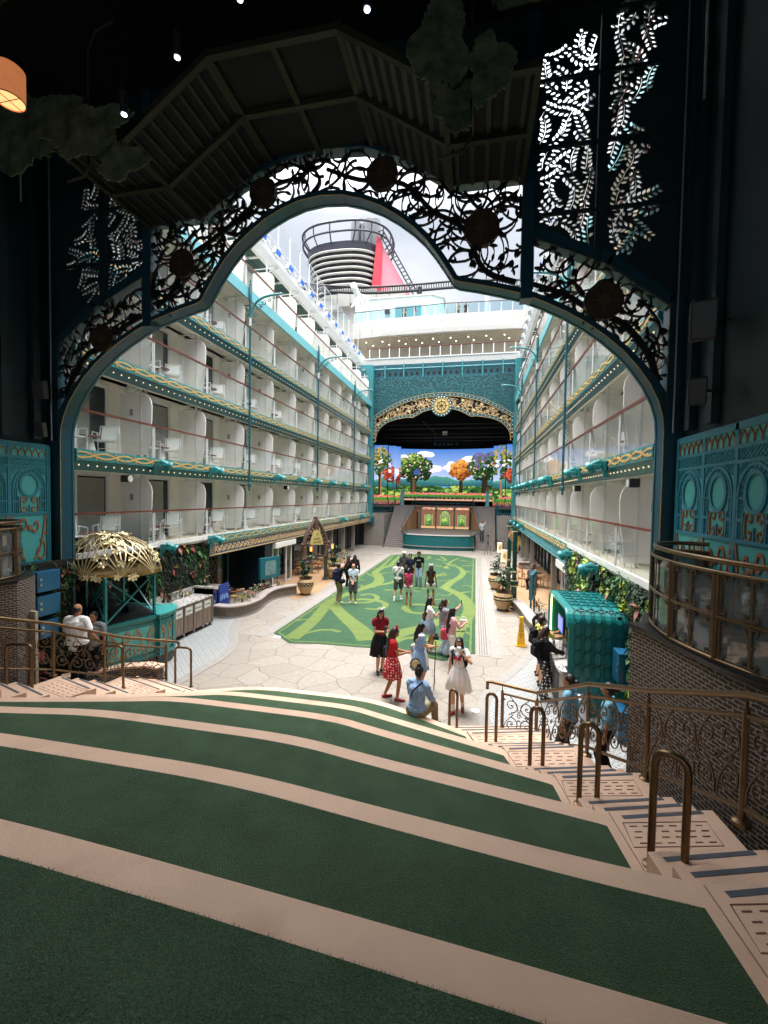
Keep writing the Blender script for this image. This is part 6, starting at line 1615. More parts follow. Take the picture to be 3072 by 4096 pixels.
def leafy_wall(name, label, x, y0, y1, z0, z1, s, n, seed, prof=None, kind='left'):
    t = thing(name, label, 'living wall', (x,(y0+y1)/2,z0)); rng = random.Random(seed)
    MB().box(min(x,x-s*.15) if s < 0 else x, y0, z0, max(x,x-s*.15) if s < 0 else x+.12, y1, z1).build('backing', SOILM, t)
    ms = {0:MB()}
    for i in range(n):
        y = rng.uniform(y0, y1); z = rng.uniform(z0, z1); fz = sin(y*2.1+z*1.3)+sin(y*5.3-z*3.1)*.6+rng.uniform(-.7,.7)
        ci = 0 if fz < .1 else 1
        if kind == 'right' and abs(sin(y*1.9+.6)) > .95 and rng.random() < .8: ci = 2
        elif fz > 1.6 and rng.random() < .15: ci = 2
        big = (kind == 'right' and rng.random() < .1) or rng.random() < .04
        k = 4 if big else 6; L = (.22 if big else .12)*rng.uniform(.7,1.3) if ci != 2 or big else .07; a0 = rng.uniform(0, 6.28)
        out_ = -s*rng.uniform(.02,.16)
        for j in range(k):
            a = a0+j*2*pi/k+rng.uniform(-.3,.3); d = (-s*rng.uniform(.35,.9), cos(a), sin(a)*.9)
            leafgeo(ms[0], (x+out_, y, z), d, L, L*(.45 if big else .22) if ci != 2 else L*.8, (0,0,1), ci, .35)
    for i in range(max(3, n//70)):
        y = rng.uniform(y0+.1, y1-.1); z = rng.uniform(z0+.3, z1)
        for j in range(7):
            a = rng.uniform(0, 6.28); leafgeo(ms[0], (x-s*.16, y, z), (-s*.7, cos(a), sin(a)), rng.uniform(.16,.3), .085, (0,0,1), rng.choice((3,4,4,3,2)), .3)
    o = ms[0].build('leaves', LMATS, t); o['kind'] = 'stuff'; return t
leafy_wall('living_wall', 'lush living wall of dark green and reddish leaves behind the left counters', -6.78, 11.7, 14.75, 0, 3.0, -1, 1500, 1)
leafy_wall('living_wall', 'shaded part of the living wall behind the domed kiosk', -7.5, 8.9, 12.0, 0, 3.1, -1, 700, 2)
o = MB().box(-7.9,11.75,0,-6.8,11.85,3.1).box(-8.0,8.7,0,-7.7,12.2,3.4).build('service_wall', NIGHT); tag(o, 'dark service wall return behind the domed kiosk', 'wall')
leafy_wall('living_wall', 'dark leafy wall with reddish leaves around the blue electrical boxes on the left', -6.62, 7.75, 8.95, 0, 3.05, -1, 520, 3)
leafy_wall('living_wall', 'living wall with big leaves, yellow moss and pink crotons behind the teal canopy', 6.62, 9.2, 16.6, 0, 3.0, 1, 1700, 4, kind='right')
leafy_wall('living_wall', 'leafy strip with pink leaves between the teal canopy and the brick platform', 6.5, 8.35, 9.6, .3, 2.9, 1, 420, 5, kind='right')
BOXB = mat('electrical_box_blue', '1c5f86', .35, .1, var=.08, coat=.3)
def ebox(x, y, z, w, h, s, label):
    t = thing('electrical_box', label, 'electrical box', (x,y,z), 'blue electrical boxes')
    MB().cbox((x,y,z), (.3,w,h)).build('cabinet', BOXB, t, bevel=.01)
    MB().cbox((x-s*.155,y-w*.36,z+.06), (.02,.05,.06)).cbox((x-s*.155,y-w*.36,z-.06), (.02,.05,.06)).build('latch', STEEL, t)
for z, h, w_, nm in ((2.65,.46,.55,'topmost of the three on the left leafy wall'),(2.1,.46,.55,'middle one on the left leafy wall'),(1.55,.4,.45,'lowest, half hidden one on the left leafy wall')): ebox(-6.4,8.15,z,w_,h,-1,'blue electrical box with two latches, '+nm)
ebox(6.3,9.7,1.3,.4,.62,1,'tall blue electrical box between the teal canopy and the brick wall'); ebox(6.2,9.3,.32,.5,.6,1,'large blue electrical cabinet on the floor beside the teal canopy')
# ---------------- round planters ----------------
POTB = mat('pot_sand', 'b9986c', .45, var=.12, scale=6); POTD = mat('pot_dark_brown', '3b2c24', .45, var=.15, scale=6)
def bigpot(x, y, r, label, zig=True, big=True, seed=0):
    t = thing('potted_plant', label, 'potted plant', (x,y,0), 'large banded pots with leafy plants')
    k = r/.4
    prof = [(.21,0),(.25,.02),(.24,.1),(.33,.28),(.395,.46),(.4,.55),(.37,.68),(.29,.77),(.27,.79),(.31,.82),(.32,.86),(.27,.86),(.25,.8)]
    pot = MB().lathe([(a*k, b*k) for a, b in prof], (x,y,0), 32).build('pot', POTB, t, smooth=True)
    MB().lathe([(a*k+.003, b*k) for a, b in prof[:3]], (x,y,0), 32).lathe([(.398*k+.003,.46*k),(.4*k+.004,.55*k),(.385*k+.004,.63*k)], (x,y,0), 32, caps=False).lathe([(a*k+.003, b*k) for a, b in prof[8:12]], (x,y,0), 32, caps=False).build('dark_bands', POTD, pot, smooth=True)
    R = .4*k+.006; F = Flat((0,0,0), (1,0,0), (0,0,1), .004, warp=lambda a, b, tt: Vector((x+(R+tt)*cos(a/R), y+(R+tt)*sin(a/R), b)))
    C = 2*pi*R; n = 14
    if zig: F.ribbon([(C*i/(2*n), (.50 if i % 2 else .59)*k) for i in range(2*n+1)], .022)
    else:
        for i in range(8):
            F.ribbon(bez((C*i/8,.52*k),(C*(i+.3)/8,.62*k),(C*(i+.6)/8,.48*k),(C*(i+1)/8,.56*k),8), .035); F.ribbon(spiral(C*(i+.3)/8,.54*k,.05,0,1,1,10,.3), .02)
    F.mb.build('painted_zigzag', mat('pot_cream_paint', 'd8c29a', .5), pot)
    MB().lathe([(.25*k,.79*k)], (x,y,0), 20).add([(x+.25*k*cos(i*pi/10), y+.25*k*sin(i*pi/10), .8*k) for i in range(20)], [tuple(range(20))]).build('soil', SOILM, pot)
    rng = random.Random(seed); st_ = MB(); m = MB()
    tops = []
    for i in range(5):
        a = rng.uniform(0, 6.28); p = [(x+.05*cos(a),y+.05*sin(a),.8*k),(x+.1*cos(a),y+.1*sin(a),1.15*k),(x+.2*cos(a),y+.2*sin(a),rng.uniform(1.3,1.75))]; st_.tube(p, .02, 6); tops.append(p[-1]); tops.append(p[1])
    st_.build('stem', mat('plant_stem', '4a3a2a', .7), t)
    for px, py, pz in tops:
        for j in range(7):
            a = rng.uniform(0, 6.28); leafgeo(m, (px,py,pz+rng.uniform(-.1,.12)), (cos(a), sin(a), rng.uniform(0,.6)), rng.uniform(.2,.34), .17 if big else .1, (0,0,1), rng.choice((0,0,1,0)), .4)
    m.build('foliage', LMATS, t)
bigpot(-4.53, 19.36, .39, 'big sand coloured zigzag pot with leafy plant, nearer one on the left', True, True, 1)
bigpot(-4.53, 23.51, .37, 'big sand coloured zigzag pot with plant, close behind the wooden sign arch', True, True, 2)
bigpot(4.48, 18.87, .4, 'big pot with scrolled dark band and plant, nearer one on the right', False, True, 3)
bigpot(4.37, 23.18, .38, 'big pot with scrolled dark band and plant, farther one on the right', False, True, 4)
# ---------------- low planter walls ----------------
PEB = mat('pebble_wall', '7d7166', .7, var=.5, scale=26, bump=.6, bscale=40)
def planter(line, label, bushes, seed, back=None):
    t = thing('planter_bench', label, 'planter', (line[0][0], line[0][1], 0)); L = smoothline(line, 5)
    wall_uv('pebble_wall', L, 0.0, .42, PEB, t, .22)
    F = Flat((0,0,.42), (1,0,0), (0,1,0), .05); F.ribbon(L, .42); F.mb.build('granite_cap', GRAN, t)
    F = Flat((0,0,.0), (1,0,0), (0,1,0), .05); F.ribbon(L, .32); F.mb.build('plinth', STONEB, t)
    rng = random.Random(seed)
    for i, (x, y, z, r, pal) in enumerate(bushes):
        b = thing('croton_bush', '%s bush, %s' % (('yellow and green','dark red and green','pink tipped','striped green','orange tinged','small red')[i % 6], ('in the left restaurant planter','in the planter past the sign arch','beside the turquoise canopy','behind the green columns','by the far right doorway')[seed-1]), 'bush', (x,y,z), 'leafy bushes in the planters')
        m = MB()
        for j in range(46):
            a = rng.uniform(0, 6.28); e = rng.uniform(.1, 1.5); q = rng.uniform(.1,.75)*r
            leafgeo(m, (x+q*cos(a), y+q*sin(a), z+rng.uniform(0,r*.9)), (cos(a), sin(a), e), rng.uniform(.5,.9)*r*.7, r*.2, (0,0,1), rng.choice(pal), .35)
        m.build('leaves', LMATS, b)
        MB().tube([(x,y,z-.05),(x,y,z+.2)], .02, 5).build('stem', SOILM, b)
    return t
PA = (2,1,3); PB = (1,0,3); PC = (4,3,1); PD = (0,1,2)
planter([(-6.4,14.93),(-5.8,14.95),(-5.45,15.4),(-5.4,16.3),(-5.62,17.4),(-5.6,18.4),(-5.2,19.1),(-4.98,19.3)], 'curved pebble planter bench in front of the left restaurant', [(-5.75,15.7,.4,.34,PA),(-5.72,16.3,.4,.4,PC),(-5.9,16.9,.4,.36,PD),(-6.0,17.6,.4,.34,PC),(-5.95,18.3,.4,.3,PB),(-5.7,19.0,.4,.3,PC)], 1)
planter([(-5.2,24.3),(-5.0,24.0),(-4.75,24.4),(-4.7,26),(-4.8,28),(-5.1,29.5),(-5.6,30)], 'long pebble planter bench beyond the wooden sign arch', [(-5.2,25.2,.4,.4,PA),(-5.2,26.2,.4,.45,PA),(-5.25,27.2,.4,.42,PC),(-5.3,28.2,.4,.5,PB),(-5.4,29.2,.4,.5,PA)], 2)
planter([(5.0,18.95),(5.1,18.5),(5.22,17.6),(5.3,16.6),(5.4,15.6),(5.7,14.9)], 'curved pebble planter bench beside the teal canopy', [(5.75,17.6,.4,.3,PB),(5.8,16.6,.4,.3,PC),(5.75,18.4,.4,.26,PB)], 3)
planter([(4.98,25.2),(4.9,24.6),(5.1,24.3),(5.3,24.8),(5.25,26.5),(5.3,28.2)], 'small pebble planter bench behind the green columns', [(5.15,25.4,.4,.36,PC),(5.15,26.5,.4,.4,PA),(5.15,27.6,.4,.4,PC)], 4)
planter([(6.2,30.6),(7.3,30.7)], 'short pebble planter wall at the far right doorway', [(6.6,30.9,.4,.2,PC)], 5)
# ---------------- storefront walls under the balconies ----------------
DW = mat('dark_wood_front', '2b221d', .55, var=.25, scale=4); DGL = mat('dark_shop_glass', '141b1b', .08, var=.3, scale=.6); WOODB = mat('walnut_slats', '5c4a3e', .5, var=.2, scale=5)
for s, ya, nm in ((-1, 14.75, 'left'), (1, 16.6, 'right')):
    t = thing('shop_front', 'dark shop front with glass and timber below the %s balconies' % nm, 'shop front', (s*7.8,28,0))
    MB().box(min(s*7.9,s*8.1), ya, 0, max(s*7.9,s*8.1), YS, 2.9).build('wall', DW, t)
    m = MB(); m2 = MB(); y = ya+.4; k = 0
    while y < YS-1.6:
        MB().box(min(s*7.86,s*7.9), y, .25, max(s*7.86,s*7.9), y+1.3, 2.25).build('shop_glass', DGL, t); MB().box(min(s*7.8,s*7.95), y-.14, 0, max(s*7.8,s*7.95), y-.02, 2.7).build('mullion', NAVY, t); y += 1.5; k += 1
    
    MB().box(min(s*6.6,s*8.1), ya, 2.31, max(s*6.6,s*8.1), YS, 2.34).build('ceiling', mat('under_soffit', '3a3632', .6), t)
    m = MB()
    for y in ((22.9,30.2,33.2,36.2) if s < 0 else (22.0,30.4,33.4,36.6)): MB().box(min(s*6.9,s*7.15), y, 0, max(s*6.9,s*7.15), y+.22, 2.31).build('column', mat('grey_column', '8d8983', .5), t)
    F = Flat((0,0,0), (0,1,0), (0,0,1), .03, warp=lambda a, b, tt: Vector((s*(7.84-tt), a, b)))
    yy = 16.2 if s < 0 else 17.2
    for i in range(4):
        for j in range(4): F.ribbon([(yy+i*.25,.5+j*.4),(yy+i*.25+.22,.86+j*.4)], .04); F.ribbon([(yy+i*.25+.22,.5+j*.4),(yy+i*.25,.86+j*.4)], .04)
    F.ribbon([(yy-.05,.4),(yy+1.05,.4),(yy+1.05,2.2),(yy-.05,2.2),(yy-.05,.4)], .06); F.mb.build('carved_screen', WOODB, t)
# doors
for s, ya, yb, nm in ((-1, 20.4, 22.7, 'left'), (1, 16.4, 18.7, 'right')):
    t = thing('sliding_door', 'glass sliding doors with white frame and header box on the %s' % nm, 'door', (s*6.75,(ya+yb)/2,0))
    b_ = lambda m, xa, y0_, za, xb, y1_, zb_: m.box(min(s*xa,s*xb), y0_, za, max(s*xa,s*xb), y1_, zb_)
    b_(MB(), 6.5, ya-.1, 2.0, 6.85, yb+.1, 2.28).build('header_box', WHITE, t, bevel=.01)
    m = MB()
    for y in (ya, ya+.65, yb-.65, yb): b_(m, 6.72, y-.035, 0, 6.8, y+.035, 2.0)
    b_(m, 6.72, ya, 0.02, 6.8, ya+.65, .08); b_(m, 6.72, yb-.65, 0.02, 6.8, yb, .08); m.build('door_frame', WHITEM, t)
    m = MB(); b_(m, 6.75, ya+.04, .08, 6.765, ya+.61, 2.0); b_(m, 6.75, yb-.61, .08, 6.765, yb-.04, 2.0); m.build('door_glass', GLASS, t)
    b_(MB(), 6.7, ya-.9, 0, 7.9, ya-.1, 2.3).build('dark_pier', mat('dark_blue_pier', '10202e', .4, var=.2), t)
# menu boards
MB_T = mat('menu_teal', '17606e', .35, var=.08, coat=.3)
def menub(x0, y0, x1, y1, label, s):
    t = thing('menu_board', label, 'menu board', (x0,y0,0), 'teal menu boards on posts'); d = Vector((x1-x0,y1-y0,0)); L = d.length; d.normalize(); n = Vector((-d.y,d.x,0))*(1 if s < 0 else 1)
    for f in (.08, .92): p = Vector((x0,y0,0))+d*L*f; MB().cbox(p+Vector((0,0,.6)), (.07,.07,1.2)).cbox(p+Vector((0,0,.03)), (.14,.14,.05)).build('post', MB_T, t)
    M = frameM((x0+d.x*L/2, y0+d.y*L/2, 1.28), d, (0,0,1))
    q = MB().cbox((0,0,0), (L,1.0,.14), M).build('case', MB_T, t, bevel=.02)
    for sg in (-1, 1):
        MB().cbox((0,0,.075*sg), (L*.55,.66,.006), M).build('display_window', mat('menu_glass', '6e8a8c', .15, var=.3, scale=6), q); MB().cbox((L*.42,0,.08*sg), (.03,.05,.02), M).build('latch', GOLDM, q)
menub(-6.35,18.3,-5.95,19.5, 'teal menu board on two posts behind the left planter', -1)
menub(5.42,17.6,5.72,18.75, 'teal menu board on two posts behind the right planter', 1)
# ---------------- dining chairs and tables ----------------
OAK = mat('oak_wood', '9a6a44', .5, var=.15, scale=10)
def make_dchair():
    t = thing('dining_chair', 'x', 'chair', (0,0,0), 'light wooden dining chairs')
    for sx in (-.2,.2):
        MB().tube([(sx,-.2,0),(sx*1.05,-.18,.45),(sx*1.15,-.16,.68)], .018, 6).build('leg', OAK, t, smooth=True); MB().tube([(sx,.2,0),(sx*1.05,.18,.45),(sx*1.2,.22,.68)], .018, 6).build('leg', OAK, t, smooth=True)
    MB().cbox((0,0,.45), (.44,.42,.04)).build('seat', OAK, t, bevel=.01)
    MB().tube([(-.25,-.16,.68),(-.26,.1,.7),(-.15,.25,.76),(0,.27,.78),(.15,.25,.76),(.26,.1,.7),(.25,-.16,.68)], .026, 7).build('curved_back', OAK, t, smooth=True)
    return t
def make_dtable():
    t = thing('dining_table', 'x', 'table', (0,0,0), 'round cafe tables')
    MB().lathe([(.38,.71),(.4,.73),(.38,.75)], (0,0,0), 24).build('table_top', mat('dark_table_top', '3c3a3a', .25, var=.2), t, smooth=True)
    MB().lathe([(.22,0),(.2,.03),(.04,.05),(.035,.71)], (0,0,0), 16).build('pedestal', BLACK, t, smooth=True); return t
dc = make_dchair(); dt = make_dtable(); c1 = c2 = True
for tx, ty, nm, chs in ((-6.7,24.6,'nearest one beside the left columns',(30,150,270)),(-6.6,26.6,'middle one beside the left columns',(60,180,300)),(-6.7,28.6,'farthest one under the left balconies',(90,210)),(-7.0,16.4,'one behind the blue screens',(0,180)),
                        (6.45,24.6,'nearest one on the right terrace',(90,200,330)),(6.5,26.8,'farther one on the right terrace',(60,180))):
    o = dt if c2 else copy_tree(dt); c2 = False; o.location = (tx,ty,0.006); o['label'] = 'round cafe table, '+nm
    for k, a in enumerate(chs):
        o = dc if c1 else copy_tree(dc); c1 = False; a = radians(a); o.location = (tx+.62*cos(a), ty+.62*sin(a), 0.006); o.rotation_euler = (0,0,a-pi/2); o['label'] = 'wooden chair, %s of the round table, %s' % (('to the right','to the left','in front')[k], nm)
# blue woven screens and service counter
t = thing('service_counter', 'stone topped timber service counter with blue woven side screens', 'counter', (-6.9,15.4,0))
MB().box(-7.6,15.3,0,-6.6,16.0,.95).build('cabinet', WOODB, t); MB().box(-7.65,15.25,.95,-6.5,16.05,1.0).build('stone_top', GRAN, t)
BLU = mat('woven_blue', '2b3f8f', .6, var=.3, scale=30)
for nm, (xa, ya, xb, yb, h) in enumerate(((-6.45,15.2,-6.4,15.85,1.15),(-6.9,14.98,-6.42,15.02,.95))):
    o = MB().box(xa,ya,.0,xb,yb,h).build('blue_screen', BLU, t)
    m = MB()
    for i in range(5): a = Vector((xa if nm else xb+.002, ya, 0)); m.cbox((xb+.004 if nm == 0 else xa+.07+i*.09, (ya+.08+i*.12) if nm == 0 else ya-.004, h*.55+(i % 2)*.04), ((.004,.07,.2) if nm == 0 else (.05,.004,.2)))
    m.build('pale_motif', mat('screen_pale_blue', '8fb4dc', .6), o)
# ---------------- wooden sign arch ----------------
LOG = mat('carved_log', '5a453a', .75, var=.3, scale=9, bump=.5, bscale=30); LOGD = mat('dark_log', '3a3a34', .75, var=.3, scale=8); SIGNB = mat('sign_yellow_board', 'bfa868', .7, var=.2, scale=8)
t = thing('wooden_sign_arch', 'rustic pointed timber arch with yellow sign board and two lanterns', 'sign arch', (-5.2,22.4,0))
A = Vector((-5.55,21.65,0)); Bp = Vector((-4.9,23.23,0)); dd = (Bp-A).normalized(); Ld = (Bp-A).length; UZ = Vector((0,0,1))
for p, hh in ((A,2.1),(Bp,2.1)):
    pl = MB().tube([p, p+UZ*1.35], .1, 12).lathe([(.2,0),(.2,.06),(.12,.1)], p, 16).build('post', LOGD, t, smooth=True)
    m = MB().lathe([(.13,1.3),(.15,1.36),(.11,1.42),(.14,1.6),(.1,1.75),(.14,1.9),(.15,1.96),(.1,2.0),(.13,2.1)], p, 14); m.build('carved_top', LOG, pl, smooth=True)
def AP(u, z, n=0): return A+dd*u+UZ*z+dd.cross(UZ)*n
mid = Ld/2
for sg in (-1, 1):
    pts = [AP(mid+sg*(mid+.05), 2.1), AP(mid+sg*mid*.85, 2.55), AP(mid+sg*mid*.5, 3.0), AP(mid+sg*.06, 3.4)]
    MB().tube(smoothline([tuple(p) for p in pts], 5), .1, 9).build('curved_beam', LOG, t, smooth=True)
MB().tube([AP(-.25,2.1), AP(Ld+.25,2.1)], .08, 9).build('cross_log', LOG, t, smooth=True)
MB().tube([AP(mid,2.9), AP(mid,3.55)], .13, 9).build('carved_peak', LOG, t, smooth=True)
m = MB()
for i in range(9): a = pi*i/8; m.tube([AP(mid+.5*cos(a),2.25+.55*sin(a)), AP(mid+.68*cos(a+.1),2.25+.75*sin(a+.1))], .05, 6)
m.build('driftwood_rays', LOG, t)
F = Flat((0,0,0), (1,0,0), (0,0,1), .05, warp=lambda a, b, tt: AP(mid+a, b, .06+tt))
F.shape([(-.52,2.05),(.52,2.0),(.42,2.4),(.22,2.75),(0,2.85),(-.22,2.72),(-.42,2.4)]); sb = F.mb.build('sign_board', SIGNB, t)
F = Flat((0,0,0), (1,0,0), (0,0,1), .01, warp=lambda a, b, tt: AP(mid+a, b, .115+tt))
rng = random.Random(2)
for zz, w in ((2.36,.24),(2.18,.3)):
    x = -w
    while x < w: F.ribbon([(x, zz-.05),(x+.02, zz+.05),(x+.05, zz-.04)], .018); x += .085
F.ribbon([(0,2.5),(0,2.68)], .03); F.leaf(0,2.58,.6,.1,.04); F.mb.build('faded_lettering', mat('faded_green_paint', '55683a', .7), sb)
LAN = mat('lantern_glow', 'ffb070', .5, emit='ff8a3a', estr=1.1)
for p, nm in ((A,0),(Bp,1)):
    q = p+Vector((.38,0,2.12)); MB().tube([p+UZ*2.12, q], .014, 6).build('lantern_arm', LOG, t)
    l = MB().lathe([(.13,-.08),(.04,.0),(.01,.08)], q-UZ*.05, 12).build('lantern_roof', LOG, t); MB().lathe([(.06,-.36),(.065,-.12)], q, 12).build('lantern_light', LAN, l, smooth=True)
    m = MB()
    for k in range(6): a = k*pi/3; m.tube([q+Vector((.068*cos(a),.068*sin(a),-.38)), q+Vector((.07*cos(a),.07*sin(a),-.1))], .008, 5)
    m.build('lantern_bars', LOG, l)
# ---------------- green columns and canopy on the right ----------------
GRN = mat('column_green', '123f33', .35, var=.12, coat=.3); IV = mat('ivory_trim', 'd9caa0', .4)
def column(x, y, label):
    t = thing('green_column', label, 'column', (x,y,0), 'dark green fluted columns with cream rings')
    MB().lathe([(.17,0),(.17,.08),(.13,.12),(.12,.3),(.15,.36),(.14,.44),(.115,.48),(.115,.95),(.14,1.0),(.175,1.08),(.175,1.16),(.12,1.22),(.09,1.3),(.09,1.5),(.12,1.55),(.12,1.6),(.09,1.66)], (x,y,0), 24).build('base', GRN, t, smooth=True)
    m = MB()
    for k in range(16): a = k*pi/8; m.tube([(x+.075*cos(a),y+.075*sin(a),1.62),(x+.075*cos(a),y+.075*sin(a),3.3)], .017, 5)
    m.tube([(x,y,1.6),(x,y,3.35)], .075, 12).build('fluted_shaft', GRN, t, smooth=True)
    m = MB()
    for z, r in ((.1,.165),(.46,.145),(1.0,.15),(1.22,.135),(1.6,.125),(3.32,.125),(3.42,.12)): m.lathe([(r,z-.015),(r+.008,z),(r,z+.015)], (x,y,0), 24)
    m.build('cream_ring', IV, t, smooth=True); MB().lathe([(.11,3.3),(.13,3.4),(.12,3.5)], (x,y,0), 20).build('capital', GRN, t, smooth=True)
column(4.94,19.25,'dark green fluted column, nearer of the two behind the right pots'); column(4.98,22.93,'dark green fluted column, farther of the two behind the right pots')
t = thing('column_canopy_frame', 'green lattice beam joining the two green columns', 'beam', (4.96,21,3.1))
m = MB(); m.bar((4.96,19.3,3.22),(4.98,22.9,3.22),.07); m.bar((4.96,19.3,2.72),(4.98,22.9,2.72),.07); m.build('beam', GRN, t)
F = Flat((0,0,0), (0,1,0), (0,0,1), .02, warp=lambda a, b, tt: Vector((4.93-tt,a,b))); scrollwork(F, [(19.35,2.76),(22.85,2.76),(22.85,3.18),(19.35,3.18)], 30, .1, .18, .02, random.Random(3), True, 4); F.mb.build('copper_fretwork', mat('copper_fret', 'b0805a', .5), t)
m = MB().tube([(4.95,19.25,3.5),(4.95,19.25,3.95)], .02, 6).ball((4.95,19.25,3.75), .06).ball((4.95,19.25,3.95), .03); m.build('finial', GRN, t, smooth=True)
SHW = mat('cream_lantern_shade', 'e8dcc0', .6, var=.05, emit='ffe8b8', estr=.12)
def lantern(x, y, zb, zt, label):
    t = thing('drum_lantern', label, 'lantern', (x,y,zb), 'cream cylindrical lanterns hanging by the columns')
    sh = MB().lathe([(.15,0),(.16,.02),(.15,.04),(.15,zt-zb-.04),(.16,zt-zb-.02),(.15,zt-zb)], (x,y,zb), 24).build('shade', SHW, t, smooth=True)
    F = Flat((0,0,0), (1,0,0), (0,0,1), .006, warp=lambda a, b, tt: Vector((x+(.152+tt)*sin(a/.152), y-(.152+tt)*cos(a/.152), b))); zm = (zb+zt)/2
    F.shape(arcpts(0, zm, .06, 0, 360, 14, .12)[:-1]); F.ribbon(arcpts(0, zm, .095, 0, 360, 20, .18), .012); F.flower(0, zm+.1, .05, 5); F.mb.build('gold_motif', GOLD, sh)
    MB().tube([(x-.1,y,zt),(x-.06,y,zt+.14),(x,y,zt+.18),(x+.06,y,zt+.14),(x+.1,y,zt)], .008, 5).tube([(x,y,zt+.18),(x,y,2.3 if y > 26 else 2.72)], .006, 5).build('hook', BLACK, t)
lantern(4.72,22.6,1.53,2.12,'cream drum lantern with gold motif, nearer the columns'); lantern(4.78,27.8,1.37,1.97,'cream drum lantern with gold motif, farther back by the stage stairs')
t = thing('lantern_bracket', 'thin black bracket carrying the farther drum lantern', 'bracket', (5.1,27.8,0)); MB().tube([(5.3,27.8,0),(5.3,27.8,2.3),(4.78,27.8,2.3)], .025, 6).build('arm', GRN, t)
# ---------------- left domed kiosk ----------------
KS = lambda x, y: (3.247+(x-3.247)*.93, y*.93)
KT = mat('kiosk_teal', '17706f', .35, var=.08, coat=.3); KTL = mat('kiosk_light_teal', '45a3a0', .3, var=.05, coat=.3); KCOP = mat('kiosk_copper', '9a7a50', .5, .1, var=.1)
kc = (-6.35, 10.05)
t = thing('domed_kiosk', 'teal round ended kiosk under a dome of gold strips and flowers', 'kiosk', (kc[0],kc[1],0))
base = [KS(-6.2,9.64),KS(-5.95,10.35),KS(-5.75,10.95)]+[KS(-5.74+.12*cos(radians(a))-.55+.55*cos(radians(a)),11.25+.85*sin(radians(a))) for a in range(-20,120,20)]+[KS(-7.6,12.0),KS(-8.0,10.9)]
MB().prism(base, .0, 1.02).build('body', KT, t)
def ofs(P, d):
    cx = sum(p[0] for p in P)/len(P); cy = sum(p[1] for p in P)/len(P); return [(x+(x-cx)/hypot(x-cx,y-cy)*d, y+(y-cy)/hypot(x-cx,y-cy)*d) for x, y in P]
MB().prism(ofs(base,.05), 1.02, 1.1).prism(ofs(base,.03), .9, .94).prism(ofs(base,.04), .0, .1).build('trim', KT, t)
MB().prism(ofs(base,.07)[2:9]+[KS(-6.7,11.6)], 1.1, 1.14).build('round_counter_top', KTL, t)
MB().prism(ofs(base[:3]+base[9:],-.12), 1.1, 1.115).build('dark_well', BLACK, t)
MB().cbox((-6.5,9.75,1.22), (.4,.3,.24)).build('bar_machine', BLACK, t, bevel=.01); MB().cbox((-6.1,10.3,1.2), (.25,.25,.2)).build('bar_machine', BLACK, t, bevel=.01)
# scrolls on the visible faces
for (a, b) in ((base[0],base[2]),(base[3],base[5]),(base[5],base[7])):
    U = Vector((b[0]-a[0], b[1]-a[1], 0)); L = U.length; U.normalize(); n = U.cross(Vector((0,0,1)))
    q = MB().bar((a[0]+n.x*.005,a[1]+n.y*.005,.52),(b[0]+n.x*.005,b[1]+n.y*.005,.52),.02,.7).build('light_panel', KTL, t)
    F = Flat((a[0]+n.x*.02,a[1]+n.y*.02,0), U, (0,0,1), .015)
    F.n = n
    for cx in ([L*.25,L*.75] if L > .7 else [L*.5]):
        for sg in (-1, 1):
            for zz, d in ((.35,1),(.68,-1)): F.ribbon(spiral(cx+sg*min(.15,L*.2), zz, min(.15,L*.2), -pi/2*d, 1.2, sg*d, 22, .12), .03)
            F.ribbon(bez((cx,.2),(cx+sg*.2,.4),(cx-sg*.05,.6),(cx+sg*.22,.85),10), .028)
    F.mb.build('copper_scrolls', KCOP, q)
    m = MB()
    for f in (0.02,.98): p = Vector((a[0],a[1],0))+U*L*f; MB().cbox((p.x+n.x*.02,p.y+n.y*.02,.5),(.05,.05,1.0)).build('panel_stile', KT, t)
# posts with cross braces
rim_z = 2.3; R0 = (kc[0]-.02, kc[1]+.0)
posts_ = [KS(-6.2,9.64), KS(-5.85,11.0), KS(-7.55,11.7), KS(-7.8,10.6)]
m = MB()
for p in posts_: MB().bar((p[0],p[1],1.05),(p[0],p[1],rim_z),.06).build('post', KT, t)
for i in range(4):
    a = posts_[i]; b = posts_[(i+1)%4]; m.bar((a[0],a[1],1.15),(b[0],b[1],rim_z-.05),.035); m.bar((a[0],a[1],rim_z-.05),(b[0],b[1],1.15),.035)
m.build('cross_brace', KT, t)
# dome
DC = Vector((-6.33,9.95,rim_z)); RX, RY, RZ = 1.3, 1.05, 1.0
def dome(a, e, k=1.0): return DC+Vector((RX*k*cos(a)*cos(e), RY*k*sin(a)*cos(e), RZ*k*sin(e)))
MB().lathe([(.97,-.04),(1.0,-.02),(1.0,.05),(.97,.06)], (0,0,0), 48, M=Matrix.Translation(DC)@Matrix.Diagonal((RX,RY,1,1))).build('dome_rim', GOLDM, t, smooth=True)
MB().add([dome(2*pi*i/32,0,.95)+Vector((0,0,.03)) for i in range(32)], [tuple(range(32))]).build('white_underside', mat('kiosk_white_canvas', 'e4e4e2', .6), t)
m = MB(); nF = 9
for q in range(nF):   # fans of flat strips rising from points on the rim
    a0 = 2*pi*q/nF
    for j in range(-3, 4):
        pts = []
        for i in range(11):
            f = i/10; a = a0+j*.25*f*(1+.3*f); e = f*radians(80)*(1-.09*abs(j)); pts.append((a, e))
        L_ = []; w = .015
        for i in range(10):
            p, q2 = dome(*pts[i]), dome(*pts[i+1]); d = (q2-p).normalized(); nn = (p-DC).normalized(); sd = d.cross(nn)*w
            n0 = len(m.v); m.v += [tuple(p-sd),tuple(p+sd),tuple(q2+sd),tuple(q2-sd)]; m.f.append((n0,n0+1,n0+2,n0+3)); m.c.append(None)
